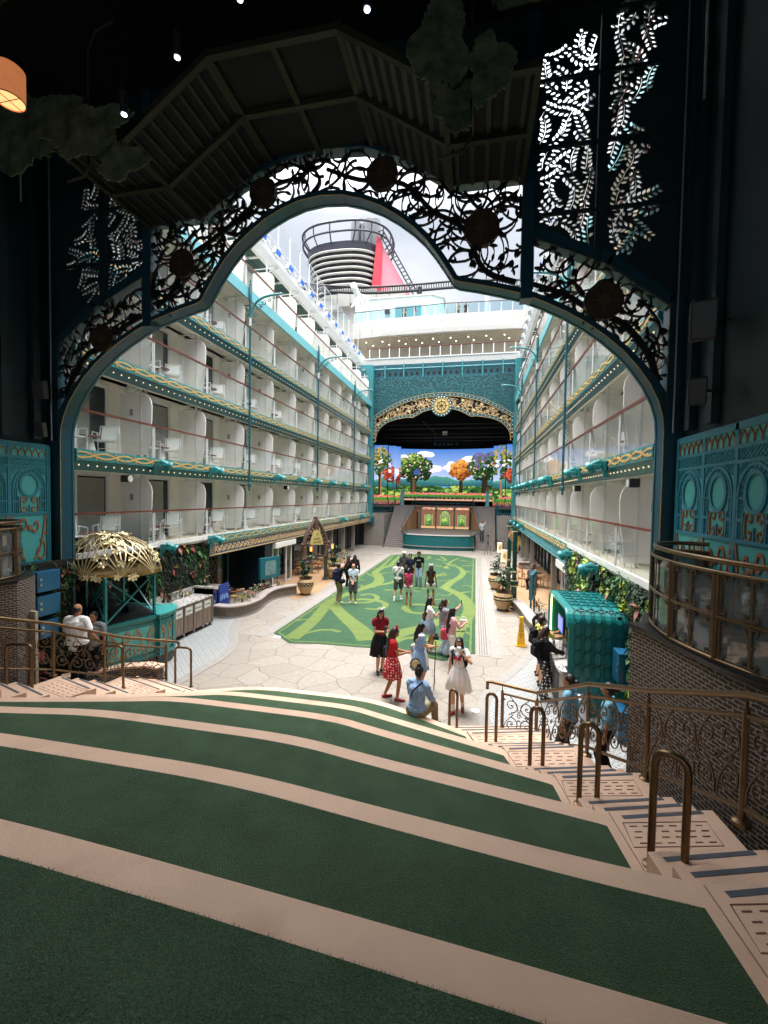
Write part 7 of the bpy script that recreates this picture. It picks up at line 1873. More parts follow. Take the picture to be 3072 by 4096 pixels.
GS = mat('brushed_gold_strip', 'c9b589', .4, .55, var=.15)
o = m.build('dome_strips', GS, t); md_ = o.modifiers.new('s','SOLIDIFY'); md_.thickness = .006
fm = MB(); rng = random.Random(12)
fm.add([(0,0,.012)]+[( (.035+.045*abs(cos(2.5*a)))*cos(a), (.035+.045*abs(cos(2.5*a)))*sin(a), .02*abs(cos(2.5*a))) for a in [2*pi*i/40 for i in range(40)]], [(0,i+1,(i+1)%40+1) for i in range(40)])
first = None
for i in range(88):
    e = radians(rng.uniform(8, 80)) if i > 20 else radians(rng.uniform(-3, 6)); a = rng.uniform(0, 2*pi); p = dome(a, e, 1.03); nn = (p-DC).normalized()
    if first is None: first = fm.build('gold_flower', mat('pale_gold_flower', 'e6d6a4', .3, .6), None); o = first
    else: o = first.copy(); COL.objects.link(o)
    o.parent = t; o.location = p-t.location; nn = (nn+Vector((rng.uniform(-.35,.35),rng.uniform(-.35,.35),rng.uniform(-.2,.35)))).normalized(); o.rotation_euler = nn.to_track_quat('Z','Y').to_euler(); k = rng.uniform(.9,1.35); o.scale = (k,k,k)
t.location.z += .3
MB().prism(ofs(base,-.02), -.0, .34).build('plinth', BRICK if False else mat('kiosk_plinth', '2a3a3a', .6), t)
# ---------------- recycling counter ----------------
MARB = None
def marble():
    m, t_, b, N = nodes_of('grey_veined_marble', .2); tc = N('ShaderNodeTexCoord'); f = noise_n(t_, tc.outputs['Object'], 7, 8)
    v = math_n(t_, 'ABSOLUTE', math_n(t_, 'SUBTRACT', f, .5)); t_.links.new(ramp_n(t_, v, .0, .045, '4b4744', 'd5d0ca'), b.inputs['Base Color']); return m
MARB = marble()
def woodv():
    m, t_, b, N = nodes_of('vertical_striped_wood', .5); tc = N('ShaderNodeTexCoord'); mp = N('ShaderNodeMapping'); mp.inputs['Scale'].default_value = (14,14,.35); t_.links.new(tc.outputs['Object'], mp.inputs[0])
    t_.links.new(ramp_n(t_, noise_n(t_, mp.outputs[0], 1.6, 4), .3, .7, '4a3a31', '8f7a68'), b.inputs['Base Color']); return m
WV = woodv()
rc = thing('recycling_counter', 'marble topped wooden recycling counter with four labelled doors', 'counter', (-6.2,12.8,0))
x0, x1, ya, yb = -6.6, -5.88, 11.75, 13.98
MB().box(x0,ya+.06,.14,x1-.02,yb-.06,1.06).build('cabinet', WV, rc); MB().box(x0,ya+.07,1.06,x1+.02,yb-.07,1.1).build('marble_top', MARB, rc)
MB().box(x0-.06,ya,1.06,x0,yb,1.36).box(x0,ya,1.06,x1-.0,ya+.06,1.24).box(x0,yb-.06,1.06,x1,yb,1.36).build('marble_splash', MARB, rc)
MB().box(x0-.08,ya-.02,1.36,x0+.02,yb+.02,1.38).box(x0,yb-.08,1.36,x1+.02,yb+.02,1.38).box(x0,ya-.02,1.24,x1+.02,ya+.08,1.26).build('marble_cap', MARB, rc)
MB().box(x0,ya,.12,x1,ya+.06,1.2).box(x0,yb-.06,.12,x1,yb,1.3).build('end_panel', WV, rc); MB().box(x1-.12,ya,0,x1-.02,ya+.1,.12).box(x1-.12,yb-.1,0,x1-.02,yb,.12).box(x0,ya,0,x0+.1,ya+.1,.12).build('steel_foot', STEEL, rc)
LETM = mat('black_lettering', '20201f', .6); LABP = mat('label_plate', 'd8d4ca', .5)
names_ = ['CANS','PAPER','PLASTIC','FOOD']; dw = (yb-ya-.2)/4
for i in range(4):
    a = ya+.1+i*dw; d = MB().box(x1-.02,a+.02,.16,x1+.0,a+dw-.02,1.02).build('door', WV, rc)
    MB().box(x1,a+.06,.72,x1+.012,a+dw-.06,.98).build('label_frame', STEEL, d); MB().box(x1+.012,a+.08,.745,x1+.016,a+dw-.1,.96).build('label_plate', LABP, d)
    text_part(names_[i], .085, frameM((x1+.0175, a+dw/2, .84), (0,1,0), (0,0,1)), LETM, d)
    MB().lathe([(.04,0),(.04,.03)], (0,0,0), 12, M=Matrix.Translation((x1-.08,a+.1,.05))@Matrix.Rotation(pi/2, 4, 'X')).cbox((x1-.08,a+.1,.1),(.06,.06,.05)).build('caster', STEEL, d)
# ---------------- right canopy kiosk ----------------
ks = thing('scale_canopy_kiosk', 'turquoise curved canopy kiosk embossed with interlocking ovals', 'kiosk', (5.8,11.2,0))
CT = mat('canopy_turquoise', '1f8482', .3, var=.06, scale=1, coat=.4); CTD = mat('canopy_emboss', '0f5f62', .35, var=.05)
prof = [(10.05,0),(10.05,1.92)]+[(10.05+.38-.38*cos(radians(a)), 1.92+.38*sin(radians(a))) for a in (15,30,45,60,75,90)]+[(12.1,2.3)]+[(12.1+.38*sin(radians(a)), 2.3-.38+.38*cos(radians(a))) for a in (15,30,45,60,75,90)]+[(12.48,0)]
inn_ = off(prof, -.0); 
# cumulative length map
cum = [0]
for a, b in zip(prof, prof[1:]): cum.append(cum[-1]+hypot(b[0]-a[0], b[1]-a[1]))
def shell(u, x, t):
    u = max(0, min(cum[-1]-1e-6, u)); i = max(k for k in range(len(cum)-1) if cum[k] <= u); f = (u-cum[i])/(cum[i+1]-cum[i]); a, b = prof[i], prof[i+1]; dy, dz = b[0]-a[0], b[1]-a[1]; l = hypot(dy,dz)
    return Vector((x, a[0]+dy*f-dz/l*t, a[1]+dz*f+dy/l*t))
X0, X1 = 5.3, 6.5
MB().strip(prof, [(shell(c,0,-.07).y, shell(c,0,-.07).z) for c in cum], X0, X1, 'yz').build('canopy_shell', CT, ks)
F = Flat((0,0,0), (1,0,0), (0,1,0), .02, warp=lambda a, b, tt: shell(b, a, .001+tt))
F.ribbon([(X0+.06,.72),(X0+.06,cum[-1]-.6)], .035); F.ribbon([(X0+.06,.72),(X1,.72)], .04)
sx = .205; sy = .31; rows = int((cum[-1]-1.3)/sy)
for r in range(rows):
    for c in range(6):
        cx = X0+.19+c*sx; cy = .95+r*sy; F.ribbon(arcpts(cx, cy, .078, 0, 360, 16, .155), .022)
        F.ribbon([(cx+sx/2-.07, cy+sy/2),(cx+sx/2, cy+sy/2-.05),(cx+sx/2+.07, cy+sy/2),(cx+sx/2, cy+sy/2+.05),(cx+sx/2-.07, cy+sy/2)], .018)
F.mb.build('embossed_ovals', CTD, ks)
F = Flat((0,0,0), (1,0,0), (0,1,0), .01, warp=lambda a, b, tt: shell(b, X0-.001-tt, a)); 
m = MB(); pts_ = [shell(c,X0-.01,-.035) for c in cum if c > .5]; m.tube(pts_, .04, 8); m.build('front_edge', CT, ks, smooth=True)
MB().tube([shell(c,X0+.02,-.09) for c in cum[8:]], .012, 6).build('light_strip', mat('warm_strip_light', 'ffe9a0', .4, emit='ffe08a', estr=3), ks)
MB().box(6.3,10.12,0,6.38,12.4,2.2).build('back_panel', BLACK, ks)
cb = MB().prism([(5.32,11.95),(5.2,11.3),(5.13,10.5),(5.12,10.0),(5.18,9.84),(5.26,9.84),(5.27,10.2),(5.75,10.2),(5.75,12.0)], .1, .98).build('counter_body', mat('grey_counter_front', '9c948c', .5, var=.1), ks)
MB().prism([(5.28,12.0),(5.15,11.3),(5.08,10.5),(5.07,9.98),(5.13,9.8),(5.25,9.8),(5.26,10.15),(5.8,10.15),(5.8,12.05)], .98, 1.03).build('marble_top', MARB, ks)
m = MB()
for i in range(18): y = 10.0+i*.1; m.box(5.09+(.03 if y > 10.6 else 0), y, .2, 5.13+(.05 if y > 10.6 else 0), y+.05, .9)
m.build('counter_grille', mat('grille_dark', '4a4a4c', .5), cb)
MB().box(5.5,11.2,1.03,5.95,11.75,1.62).box(5.45,10.45,1.03,5.8,10.95,1.35).build('dark_machine', BLACK, ks, bevel=.02)
q = MB().cbox((5.42,11.45,1.62), (.05,.62,.42), Matrix.Identity(4)).build('display_screen', BLACK, ks, bevel=.01)
MB().cbox((5.39,11.45,1.62), (.012,.56,.36)).build('display_picture', mat('blue_display', '3b4a8a', .3, var=.3, scale=4, emit='4a5aa8', estr=.5), q)
m = MB(); rng = random.Random(5)
for i in range(7): m.lathe([(.03,0),(.035,.12),(.012,.16),(.012,.2)], (5.25+rng.uniform(0,.2),10.3+i*.2,1.03), 10)
o = m.build('bottles', mat('mixed_bottles', '9a7a6a', .3, var=.4, scale=9, col2='4a7a9a'), ks)
t = thing('steel_bin', 'round brushed steel bin at the end of the marble kiosk counter', 'bin', (5.42,9.3,0)); MB().lathe([(.16,.02),(.17,.04),(.17,.66)], (5.42,9.32,0), 28).build('body', STEEL, t, smooth=True); MB().lathe([(.17,.66),(.15,.72),(.05,.78)], (5.42,9.32,0), 28).build('lid', STEEL, t, smooth=True); MB().lathe([(.18,0),(.18,.02)], (5.42,9.32,0), 28).build('foot_ring', BLACK, t)
# ---------------- wet floor cone ----------------
t = thing('wet_floor_cone', 'tall yellow four sided wet floor cone on the flagstones', 'safety cone', (4.78,14.45,0)); YEL = mat('safety_yellow', 'f0b51e', .4, var=.05)
M = Matrix.Translation((4.78,14.45,0))@Matrix.Rotation(radians(-8), 4, 'Z')
def frus(m, z0, w0, z1, w1): return m.add([M@Vector((sx_*w, sy_*w, z)) for z, w in ((z0,w0),(z1,w1)) for sx_, sy_ in ((-1,-1),(1,-1),(1,1),(-1,1))], [(3,2,1,0),(4,5,6,7),(0,1,5,4),(1,2,6,5),(2,3,7,6),(3,0,4,7)])
m = MB(); frus(m,0,.165,.05,.16); m.build('base', YEL, t, bevel=.01); m = MB(); frus(m,.05,.125,.88,.055); cn = m.build('cone_body', YEL, t, bevel=.008); m = MB(); frus(m,.88,.065,.94,.06); m.build('cap', YEL, t, bevel=.01)
def cz(z): return .125+(.055-.125)*(z-.05)/.83
for txt, z, sz in (('CAUTION',.665,.036),('CUIDADO',.618,.034),('WET',.545,.045),('FLOOR',.498,.045),('PISO',.42,.045),('MOJADO',.373,.042)):
    text_part(txt, sz, M@frameM((0,-cz(z)-.001,z), (1,0,0), (0,.084,1)), LETM, cn)
m = MB(); F = Flat((0,0,0), (1,0,0), (0,0,1), .002, warp=lambda a, b, tt: M@Vector((a, -cz(b)-.001-tt, b))); F.ribbon([(-.03,.705),(.03,.705),(0,.755),(-.03,.705)], .009); F.ribbon([(0,.715),(0,.738)], .006); F.shape(arcpts(0,.31,.025,0,360,14,.013)[:-1]); F.mb.build('warning_triangle', LETM, cn)
# stanchions and tripod
for x, y, nm in ((-5.14,40.0,'at the outer foot of the left stage stairs'),(-3.13,39.7,'between the left stage stairs and the apron'),(3.18,39.0,'between the apron and the right stage stairs'),(4.95,39.6,'at the outer foot of the right stage stairs')):
    t = thing('gold_stanchion', 'thin gold stanchion '+nm, 'stanchion', (x,y,0), 'gold rope stanchions in front of the stage')
    MB().tube([(x,y,0),(x,y,.95)], .025, 8).build('post', GOLDM, t, smooth=True); MB().lathe([(.12,0),(.12,.02),(.03,.05)], (x,y,0), 18).build('base', GOLDM, t); MB().ball((x,y,.98), .035).build('knob', GOLDM, t, smooth=True)
t = thing('gold_queue_rail', 'curved gold double rail beside the right stage stairs', 'rail', (5.3,38.5,0))
for z in (.55,1.0): MB().tube(smoothline([(5.25,40.5,z+.4),(5.2,39.5,z+.1),(5.35,38.0,z-.2),(5.6,37.2,z-.3)],4), .03, 6).build('rail', GOLDM, t)
for x, y in ((5.22,39.6),(5.58,37.2)): MB().tube([(x,y,0),(x,y,1.1)], .03, 6).build('post', GOLDM, t)
t = thing('camera_tripod', 'black photographic tripod in front of the right stage stairs', 'tripod', (4.35,37.2,0))
for a in (90,210,330): MB().tube([(4.35+.35*cos(radians(a)),37.2+.35*sin(radians(a)),0),(4.35,37.2,1.2)], .02, 6).build('leg', BLACK, t)
MB().tube([(4.35,37.2,.9),(4.35,37.2,1.5)], .025, 6).build('centre_column', BLACK, t); MB().cbox((4.35,37.2,1.6), (.16,.2,.14)).build('camera_head', BLACK, t, bevel=.02)
t = thing('bar_cart', 'dark bar equipment behind the kiosk staff on the left', 'equipment', (-5.9,8.6,0)); MB().cbox((-6.0,9.1,.45), (.6,.5,.9)).build('cabinet', BLACK, t, bevel=.02); MB().cbox((-6.0,9.1,.95), (.5,.4,.12)).build('machine', BLACK, t, bevel=.02); MB().cbox((-5.9,8.95,1.03), (.2,.06,.01)).build('yellow_strip', YEL, t)
# ---------------- people ----------------
def ik(a, b, L1, L2, bend):
    a = Vector(a); b = Vector(b); d = b-a; D = min(d.length, (L1+L2)*.995)
    if d.length > 1e-6: d = d.normalized()
    else: d = Vector((0,0,-1))
    x = (L1*L1-L2*L2+D*D)/(2*D); h = sqrt(max(0, L1*L1-x*x)); bd = Vector(bend); bd = bd-d*bd.dot(d)
    if bd.length < 1e-4: bd = Vector((0,1,0))-d*d.y
    bd.normalize(); return a+d*x+bd*h, a+d*D
WHT = mat('white_cotton', 'e8e6e2', .8, var=.05, bump=.2, bscale=40)
def cloth(n, c, **k): return mat('cloth_'+n, c, .85, var=.12, scale=18, bump=.3, bscale=60, spec=.2, **k)
def dotmat(name, base, dot, sc):
    m, t, b, N = nodes_of(name, .8); tc = N('ShaderNodeTexCoord'); vo = N('ShaderNodeTexVoronoi'); vo.inputs['Scale'].default_value = sc; vo.inputs['Randomness'].default_value = .25
    t.links.new(tc.outputs['Object'], vo.inputs['Vector']); t.links.new(mix_n(t, math_n(t, 'LESS_THAN', vo.outputs['Distance'], .3), lincol(t, base), lincol(t, dot)), b.inputs['Base Color']); return m
DOTR = dotmat('red_white_dots', 'b8202a', 'f0ece8', 17); FLORAL = dotmat('black_white_print', '17171a', 'e2e0dc', 13); FLBAG = dotmat('floral_bag', 'd8cfc4', '7a4a44', 26)
def person(label, x, y, face, h=1.62, z=0., sk=None, hair=HAIR, hs='long', top=None, sleeve=.5, bottom='pants', bm=None, hem=.5, shoe=None, sock=None, lh=None, rh=None, feet=None, lean=0., head=0., hold=(), sit=False, male=False, group=None, midriff=False, look=0., wide=1., hairL=.45):
    sk = sk or SKIN; k = h/1.62; t = thing('person', label, 'person', (x,y,z), group); t.rotation_euler = (0,0,radians(face)-pi/2)
    # local frame: +y forward, +x right
    V = Vector; sw = (.185 if male else .165)*k; hw = (.09 if male else .095)*k
    hz = .92*k if not sit else .10
    hip = V((0,0,hz)); ch = V((0, lean*.3, hz+.36*k)); shc = V((0, lean*.45, hz+.475*k)); nk = V((0, lean*.5+.01, hz+.54*k)); hc = V((0, lean*.6+.03+look*.03, hz+.655*k))
    feet = feet or ((-.10,.03),(.10,-.03)); legs = []
    for sg, f in zip((-1, 1), feet):
        H = hip+V((sg*hw,0,-.02)); A = V((f[0]*k, f[1]*k, (f[2] if len(f) > 2 else 0)+.085*k)); Kn, A = ik(H, A, .43*k, .42*k, (0,1,0) if not sit else (sg*.2,.6,1)); legs.append((H,Kn,A,sg,f))
    arms = []
    for sg, hd in ((-1, lh), (1, rh)):
        S = shc+V((sg*sw,0,-.02)); T = V(hd)*1 if hd else V((sg*.24, .04, hz-.07*k)); 
        if hd: T = V((hd[0]*k, hd[1]*k, hz+(hd[2]-.92)*k))
        E, Wr = ik(S, T, .27*k, .245*k, (sg*.6,-1,-.5)); arms.append((S,E,Wr,sg))
    vx = .0085
    b = MB(); w_ = wide
    b.ball(hip+V((0,0,.03)), (.15*k*w_,.105*k*w_,.12*k)); b.cap(hip+V((0,0,.1*k)), ch-V((0,0,.1*k)), .105*k*w_, .11*k*w_); b.ball(ch, ((.155 if male else .14)*k*w_,.1*k*w_,.16*k)); b.cap(shc+V((-sw*.8,0,0)), shc+V((sw*.8,0,0)), .055*k, .055*k)
    b.cap(shc, hc-V((0,0,.04*k)), .055*k, .048*k)
    # head with face
    Rh = Matrix.Rotation(radians(head), 3, 'Z')@Matrix.Rotation(radians(-look*40), 3, 'X'); hp = lambda q: hc+Rh@(V(q)*k)
    b.ball(hc+Rh@V((0,-.005,.02))*k, (.074*k,.092*k,.1*k), 16, 12); b.ball(hp((0,.018,-.045)), (.055*k,.068*k,.068*k), 14, 10); b.cap(hp((0,.085,.01)), hp((0,.103,-.02)), .009*k, .014*k)
    for sg in (-1, 1): b.ball(hp((sg*.074,-.005,-.005)), (.012*k,.02*k,.03*k))
    b.cap(hp((-.018,.083,-.052)), hp((.018,.083,-.052)), .008*k, .008*k)
    for H,Kn,A,sg,f in legs:
        b.cap(H, Kn, .078*k*w_, .052*k); b.cap(Kn, Kn+(A-Kn)*.35, .052*k, .053*k); b.cap(Kn+(A-Kn)*.35, A, .053*k, .034*k)
        fd = V((sg*.22,1,0)).normalized(); b.cap(A-V((0,0,.045*k))-fd*.03*k, A-V((0,0,.058*k))+fd*.15*k, .034*k, .026*k)
    for S,E,Wr,sg in arms:
        b.cap(S, E, .044*k, .036*k); b.cap(E, Wr, .036*k, .025*k)
        d = (Wr-E).normalized(); sd = d.cross(V((0,1,0)) if abs(d.y) < .8 else V((0,0,1))).normalized(); up = sd.cross(d)
        b.cap(Wr, Wr+d*.075*k, .026*k, .028*k)
        for j, (o_, l) in enumerate(((-.027,.062),(-.009,.072),(.009,.069),(.026,.054))):
            p0 = Wr+d*.085*k+sd*o_*k; p1 = p0+(d+up*.25).normalized()*l*.5*k; b.cap(p0, p1, .0095*k, .0088*k, 6); b.cap(p1, p1+(d+up*.9).normalized()*l*.5*k, .0088*k, .0075*k, 6)
        b.cap(Wr+d*.03*k+sd*.026*k, Wr+d*.07*k+sd*.056*k+up*.012, .011*k, .009*k, 6)
    b.build('body', sk, t, world=False, voxel=vx)
    e = MB()
    for sg in (-1, 1): e.ball(hp((sg*.029,.079,.008)), (.0115*k,.007*k,.007*k)); e.cap(hp((sg*.018,.087,.03)), hp((sg*.042,.08,.03)), .004*k, .003*k, 6)
    e.build('eyes', BLACK, t, world=False); MB().ball(hp((0,.09,-.052)), (.021*k,.006*k,.008*k)).build('mouth', mat('lips', '8a4038', .5), t, world=False)
    # hair
    m = MB(); hm = hair
    if hs == 'turban':
        m.ball(hp((0,-.012,.075)), (.098*k,.108*k,.075*k)); m.cap(hp((-.07,.02,.05)), hp((0,.07,.1)), .035*k, .04*k); m.cap(hp((.07,.02,.05)), hp((0,.07,.1)), .035*k, .04*k); m.ball(hp((0,-.06,.05)), (.07*k,.06*k,.06*k))
        MB().ball(hp((0,.045,-.075)), (.056*k,.05*k,.052*k)).cap(hp((-.06,.01,-.03)), hp((0,.06,-.09)), .02*k, .03*k).cap(hp((.06,.01,-.03)), hp((0,.06,-.09)), .02*k, .03*k).build('beard', HAIR, t, world=False, voxel=.009)
    else:
        m.ball(hp((0,-.018,.04)), (.086*k,.098*k,.096*k)); m.ball(hp((0,-.045,.0)), (.078*k,.07*k,.09*k))
        if hs in ('long','bob'):
            L = hairL if hs == 'long' else .14
            bk = hp((0,-.06,-.02)); en = V((0, min(bk.y,-.12*k if not sit else -.14), bk.z-L*k))
            m.cap(bk, bk+(en-bk)*.5, .078*k, .085*k); m.cap(bk+(en-bk)*.5, en, .085*k, .05*k)
            for sg in (-1, 1): m.cap(hp((sg*.07,.0,.02)), hp((sg*.082,-.0,-.1)), .026*k, .03*k); m.cap(hp((sg*.082,-.0,-.1)), V((sg*.075*k, en.y*.95, max(en.z, bk.z-L*.75*k))), .03*k, .03*k)
            m.cap(hp((-.05,.075,.075)), hp((.05,.075,.07)), .018*k, .018*k)
        elif hs == 'bun': m.ball(hp((0,-.13,.02)), .05*k)
        elif hs == 'topbun': m.ball(hp((0,-.05,.14)), .045*k)
        elif hs == 'pony': m.cap(hp((0,-.11,.03)), hp((0,-.17,-.08)), .035*k, .05*k); m.cap(hp((0,-.17,-.08)), hp((0,-.15,-.08-hairL)), .05*k, .02*k)
        elif hs == 'bald': m = MB(); m.ball(hp((0,-.03,.02)), (.08*k,.08*k,.075*k))
    m.build('turban' if hs == 'turban' else 'hair', hm, t, world=False, voxel=.009, wrinkle=.006)
    # clothes
    if top:
        m = MB(); g = .021*k
        m.ball(ch+V((0,0,.0)), ((.155 if male else .142)*k*w_+g,.1*k*w_+g,.15*k)); m.cap(shc+V((-sw*.8,0,0)), shc+V((sw*.8,0,0)), .055*k+g, .055*k+g)
        lo = hip+V((0,0,.0 if not midriff else .1*k)); m.cap(lo, ch, .105*k*w_+g, .112*k*w_+g)
        if not midriff: m.ball(hip+V((0,0,.03)), (.152*k*w_+g,.108*k*w_+g,.125*k))
        if sleeve:
            for S,E,Wr,sg in arms:
                if sleeve <= 1: m.cap(S, S+(E-S)*max(.2,sleeve), .052*k+g, (.046*k if sleeve > .3 else .05*k)+g)
                else: m.cap(S, E, .052*k+g, .042*k+g); m.cap(E, E+(Wr-E)*(sleeve-1), .042*k+g, .034*k+g)
        m.build('top', top, t, world=False, voxel=.0095, wrinkle=.009)
    if bottom == 'pants' or bottom == 'shorts':
        m = MB(); g = .019*k; m.ball(hip+V((0,0,.01)), (.152*k*w_+g,.108*k*w_+g,.11*k))
        for H,Kn,A,sg,f in legs:
            if bottom == 'shorts': m.cap(H, H+(Kn-H)*hem, .084*k*w_+g, .072*k*w_+g)
            else: m.cap(H, Kn, .08*k*w_+g, .058*k+g); m.cap(Kn, A+V((0,0,.02)), .056*k+g, (.046 if hem < 1 else .085)*k+g)
        m.build('trousers' if bottom == 'pants' else 'shorts', bm, t, world=False, voxel=.0095, wrinkle=.008)
    elif bottom in ('skirt','dress'):
        wz = hz+.12*k; hzm = hem*k; fl = (.25 if bottom == 'dress' else .22)*k
        pr = [(.14*k,wz-0),(.185*k,wz-.1*k),(.23*k,wz-(wz-hzm)*.45),(fl+.04*k,hzm)]
        m = MB().lathe(pr[:4], (0,lean*.1,0), 60, .8, False, .09, 11); o = m.build('skirt', bm, t, world=False, smooth=True); q = o.modifiers.new('s','SOLIDIFY'); q.thickness = .008
    if sock:
        m = MB()
        for H,Kn,A,sg,f in legs: m.cap(A+(Kn-A)*.3, A-V((0,0,.02)), .046*k, .04*k)
        m.build('socks', sock, t, world=False, smooth=True)
    if shoe:
        m = MB()
        for H,Kn,A,sg,f in legs:
            fd = V((sg*.22,1,0)).normalized(); m.cap(A-V((0,0,.045*k))-fd*.035*k, A-V((0,0,.055*k))+fd*.16*k, .042*k, .034*k)
        m.build('shoes', shoe, t, world=False, voxel=.009)
    HN = {'l':arms[0], 'r':arms[1]}
    for it in hold:
        kind = it[0]
        if kind == 'phone':
            S,E,Wr,sg = HN[it[1]]; d = (Wr-E).normalized(); p = Wr+d*.12*k+V((0,.015,.03)); M_ = Matrix.Translation(p)@Matrix.Rotation(radians(it[2] if len(it) > 2 else 35), 4, 'X')
            MB().cbox((0,0,.03), (.075,.009,.15), M_).build('phone', BLACK, t, world=False, bevel=.004)
        elif kind == 'cup':
            S,E,Wr,sg = HN[it[1]]; d = (Wr-E).normalized(); MB().lathe([(.03,0),(.042,.1),(.044,.105)], Wr+d*.11*k+V((0,.02,-.02)), 16).build('cup', WHT, t, world=False, smooth=True)
        elif kind == 'bag':
            _, sg, zc, sz, mt = it; c = V((sg*(.2*k+sz[0]*.3), -.02, hz+zc)); MB().cbox(c, sz).build('bag', mt, t, world=False, bevel=min(sz)*.42)
            MB().tube([c+V((0,-sz[1]*.3,sz[2]*.45)), V((sg*sw*.95,-.03,shc.z+.065*k)), c+V((0,sz[1]*.3,sz[2]*.45))], .01, 6).build('strap', mt, t, world=False)
        elif kind == 'pack':
            _, mt = it; c = V((0,-.175*k,hz+.28*k)); MB().cbox(c, (.28,.13,.4)).cbox(c+V((0,-.075,-.06)), (.22,.07,.22)).cbox(c+V((.15,0,-.1)), (.05,.08,.14)).cbox(c+V((0,-.07,.13)), (.2,.05,.08)).build('backpack', mt, t, world=False, bevel=.05)
            m = MB()
            for sg in (-1, 1): m.tube([c+V((sg*.1,.06,.18)), V((sg*.11,.02,shc.z+.07*k)), V((sg*.12,.135*k,ch.z+.04)), V((sg*.15,.0,hz+.12))], .018, 6)
            m.build('strap', mt, t, world=False)
        elif kind == 'cross': m = MB().tube([V((it[1]*-.15,-.0,hz+.12)), V((0,-.14*k*wide-.03,ch.z+.05)), V((it[1]*.13,-.03,shc.z+.07*k)), V((it[1]*.08,.1,ch.z+.1)), V((it[1]*-.14,.12,hz+.14))], .017, 6); m.build('cross_strap', it[2], t, world=False)
        elif kind == 'ears':
            m = MB().tube([hp((.085*cos(a),-.0,.05+.085*sin(a))) for a in [radians(q) for q in range(10, 171, 16)]], .009*k, 6)
            for sg in (-1, 1): m.ball(hp((sg*.062,.0,.15)), (.04*k,.02*k,.036*k))
            m.ball(hp((0,.02,.145)), (.03*k,.02*k,.022*k)); m.build('headband', it[1], t, world=False, smooth=True)
        elif kind == 'bow':
            m = MB()
            for sg in (-1, 1): m.lathe([(.004,0),(.03*k,.05),(.034*k,.062)], (0,0,0), 10, M=Matrix.Translation(hp((it[2],.0,.135)))@Matrix.Rotation(sg*radians(68), 4, 'Y'))
            m.ball(hp((it[2],0,.135)), .014*k); m.build('hair_bow', it[1], t, world=False)
        elif kind == 'glasses':
            m = MB()
            for sg in (-1, 1): m.ball(hp((sg*.03,.09,.006)), (.022*k,.007*k,.018*k)); m.tube([hp((sg*.05,.085,.01)), hp((sg*.075,.0,.01))], .003, 5)
            m.build('glasses', BLACK, t, world=False)
        elif kind == 'band': _, zc, mt, hh = it; MB().lathe([(.158*k,0),(.158*k,hh)], (0,0,hz+zc), 24, .78, False).build('shirt_band', mt, t, world=False, smooth=True)
        elif kind == 'sailor':
            m = MB()
            for sg in (-1, 1): m.prism([(sg*.02,ch.z-.0),(sg*.13*k,shc.z+.03),(sg*.17*k,shc.z-.02),(sg*.05,ch.z-.04)], .128*k, .14*k, 'xz')
            m.cbox((0,-.135*k,shc.z-.03), (.3*k,.02,.15*k)); m.build('sailor_collar', cloth('collar_navy','4a5878'), t, world=False)
            m = MB()
            for sg in (-1, 1): m.prism([(0,ch.z-.02),(sg*.075,ch.z+.02),(sg*.08,ch.z-.07)], .14*k, .165*k, 'xz'); m.prism([(0,ch.z-.03),(sg*.02,ch.z-.03),(sg*.045,ch.z-.16)], .14*k, .155*k, 'xz')
            m.build('red_bow', RED, t, world=False)
        elif kind == 'apron':
            m = MB(); n_ = 9
            for (za, ra), (zb, rb) in (((hz+.14*k,.155*k),(hz-.02*k,.215*k)),((hz-.02*k,.215*k),(.66*k,.275*k))):
                for i in range(n_):
                    a0_ = radians(30+120*i/n_); a1_ = radians(30+120*(i+1)/n_); q0 = V((ra*cos(a0_),ra*sin(a0_)*.86+.006,za)); q1 = V((ra*cos(a1_),ra*sin(a1_)*.86+.006,za)); q2 = V((rb*cos(a1_),rb*sin(a1_)*.86+.012,zb)); q3 = V((rb*cos(a0_),rb*sin(a0_)*.86+.012,zb)); m.add([q0,q1,q2,q3],[(0,1,2,3)])
            m.prism([(-.09*k,ch.z-.12),(.09*k,ch.z-.12),(.08*k,ch.z+.09),(-.08*k,ch.z+.09)], .125*k, .14*k, 'xz')
            for sg in (-1, 1): m.ball((sg*sw,0,shc.z+.03), (.06*k,.075*k,.045*k)); m.tube([(sg*.08*k,.13*k,ch.z+.08),(sg*.1*k,.02,shc.z+.085),(sg*.08*k,-.12*k,ch.z)], .02, 6)
            o = m.build('white_apron', WHT, t, world=False); q = o.modifiers.new('s','SOLIDIFY'); q.thickness = .006
        elif kind == 'text': text_part(it[1], .075, frameM((0,.128*k,ch.z+.02), (-1,0,0), (0,0,1)), WHT, None).parent = t
    return t
RED = cloth('red','b0202c'); DKR = cloth('dark_red','7c1f2c'); BLK = cloth('black','1a1a1d'); NVY = cloth('navy','20263a'); GRY = cloth('grey','8d8f92'); DGR = cloth('dark_grey','4a4a4a'); PNK = cloth('pink','e0a8ac'); ROSE = cloth('rose','c2495a')
DEN = cloth('denim','8fa3b4'); LDEN = cloth('light_denim','a8bcc8'); SKB = cloth('sky_blue','8fb0d8'); CHB = cloth('pale_blue_shirt','8ba6cc'); TQ = cloth('blue_tunic','7fb4cc'); YLW = cloth('yellow','d0c060'); KHK = cloth('khaki','8a8260'); TEALC = cloth('teal_band','2f6478'); MAG = cloth('magenta','a8385a'); OCH = cloth('ochre_suit','c9a24c')
RSH = mat('red_shoe', '9c1c26', .3); BSH = mat('black_shoe', '17171a', .4); WSH = mat('white_shoe', 'e6e4e0', .4); BRL = cloth('brown_leather','8a5c38')
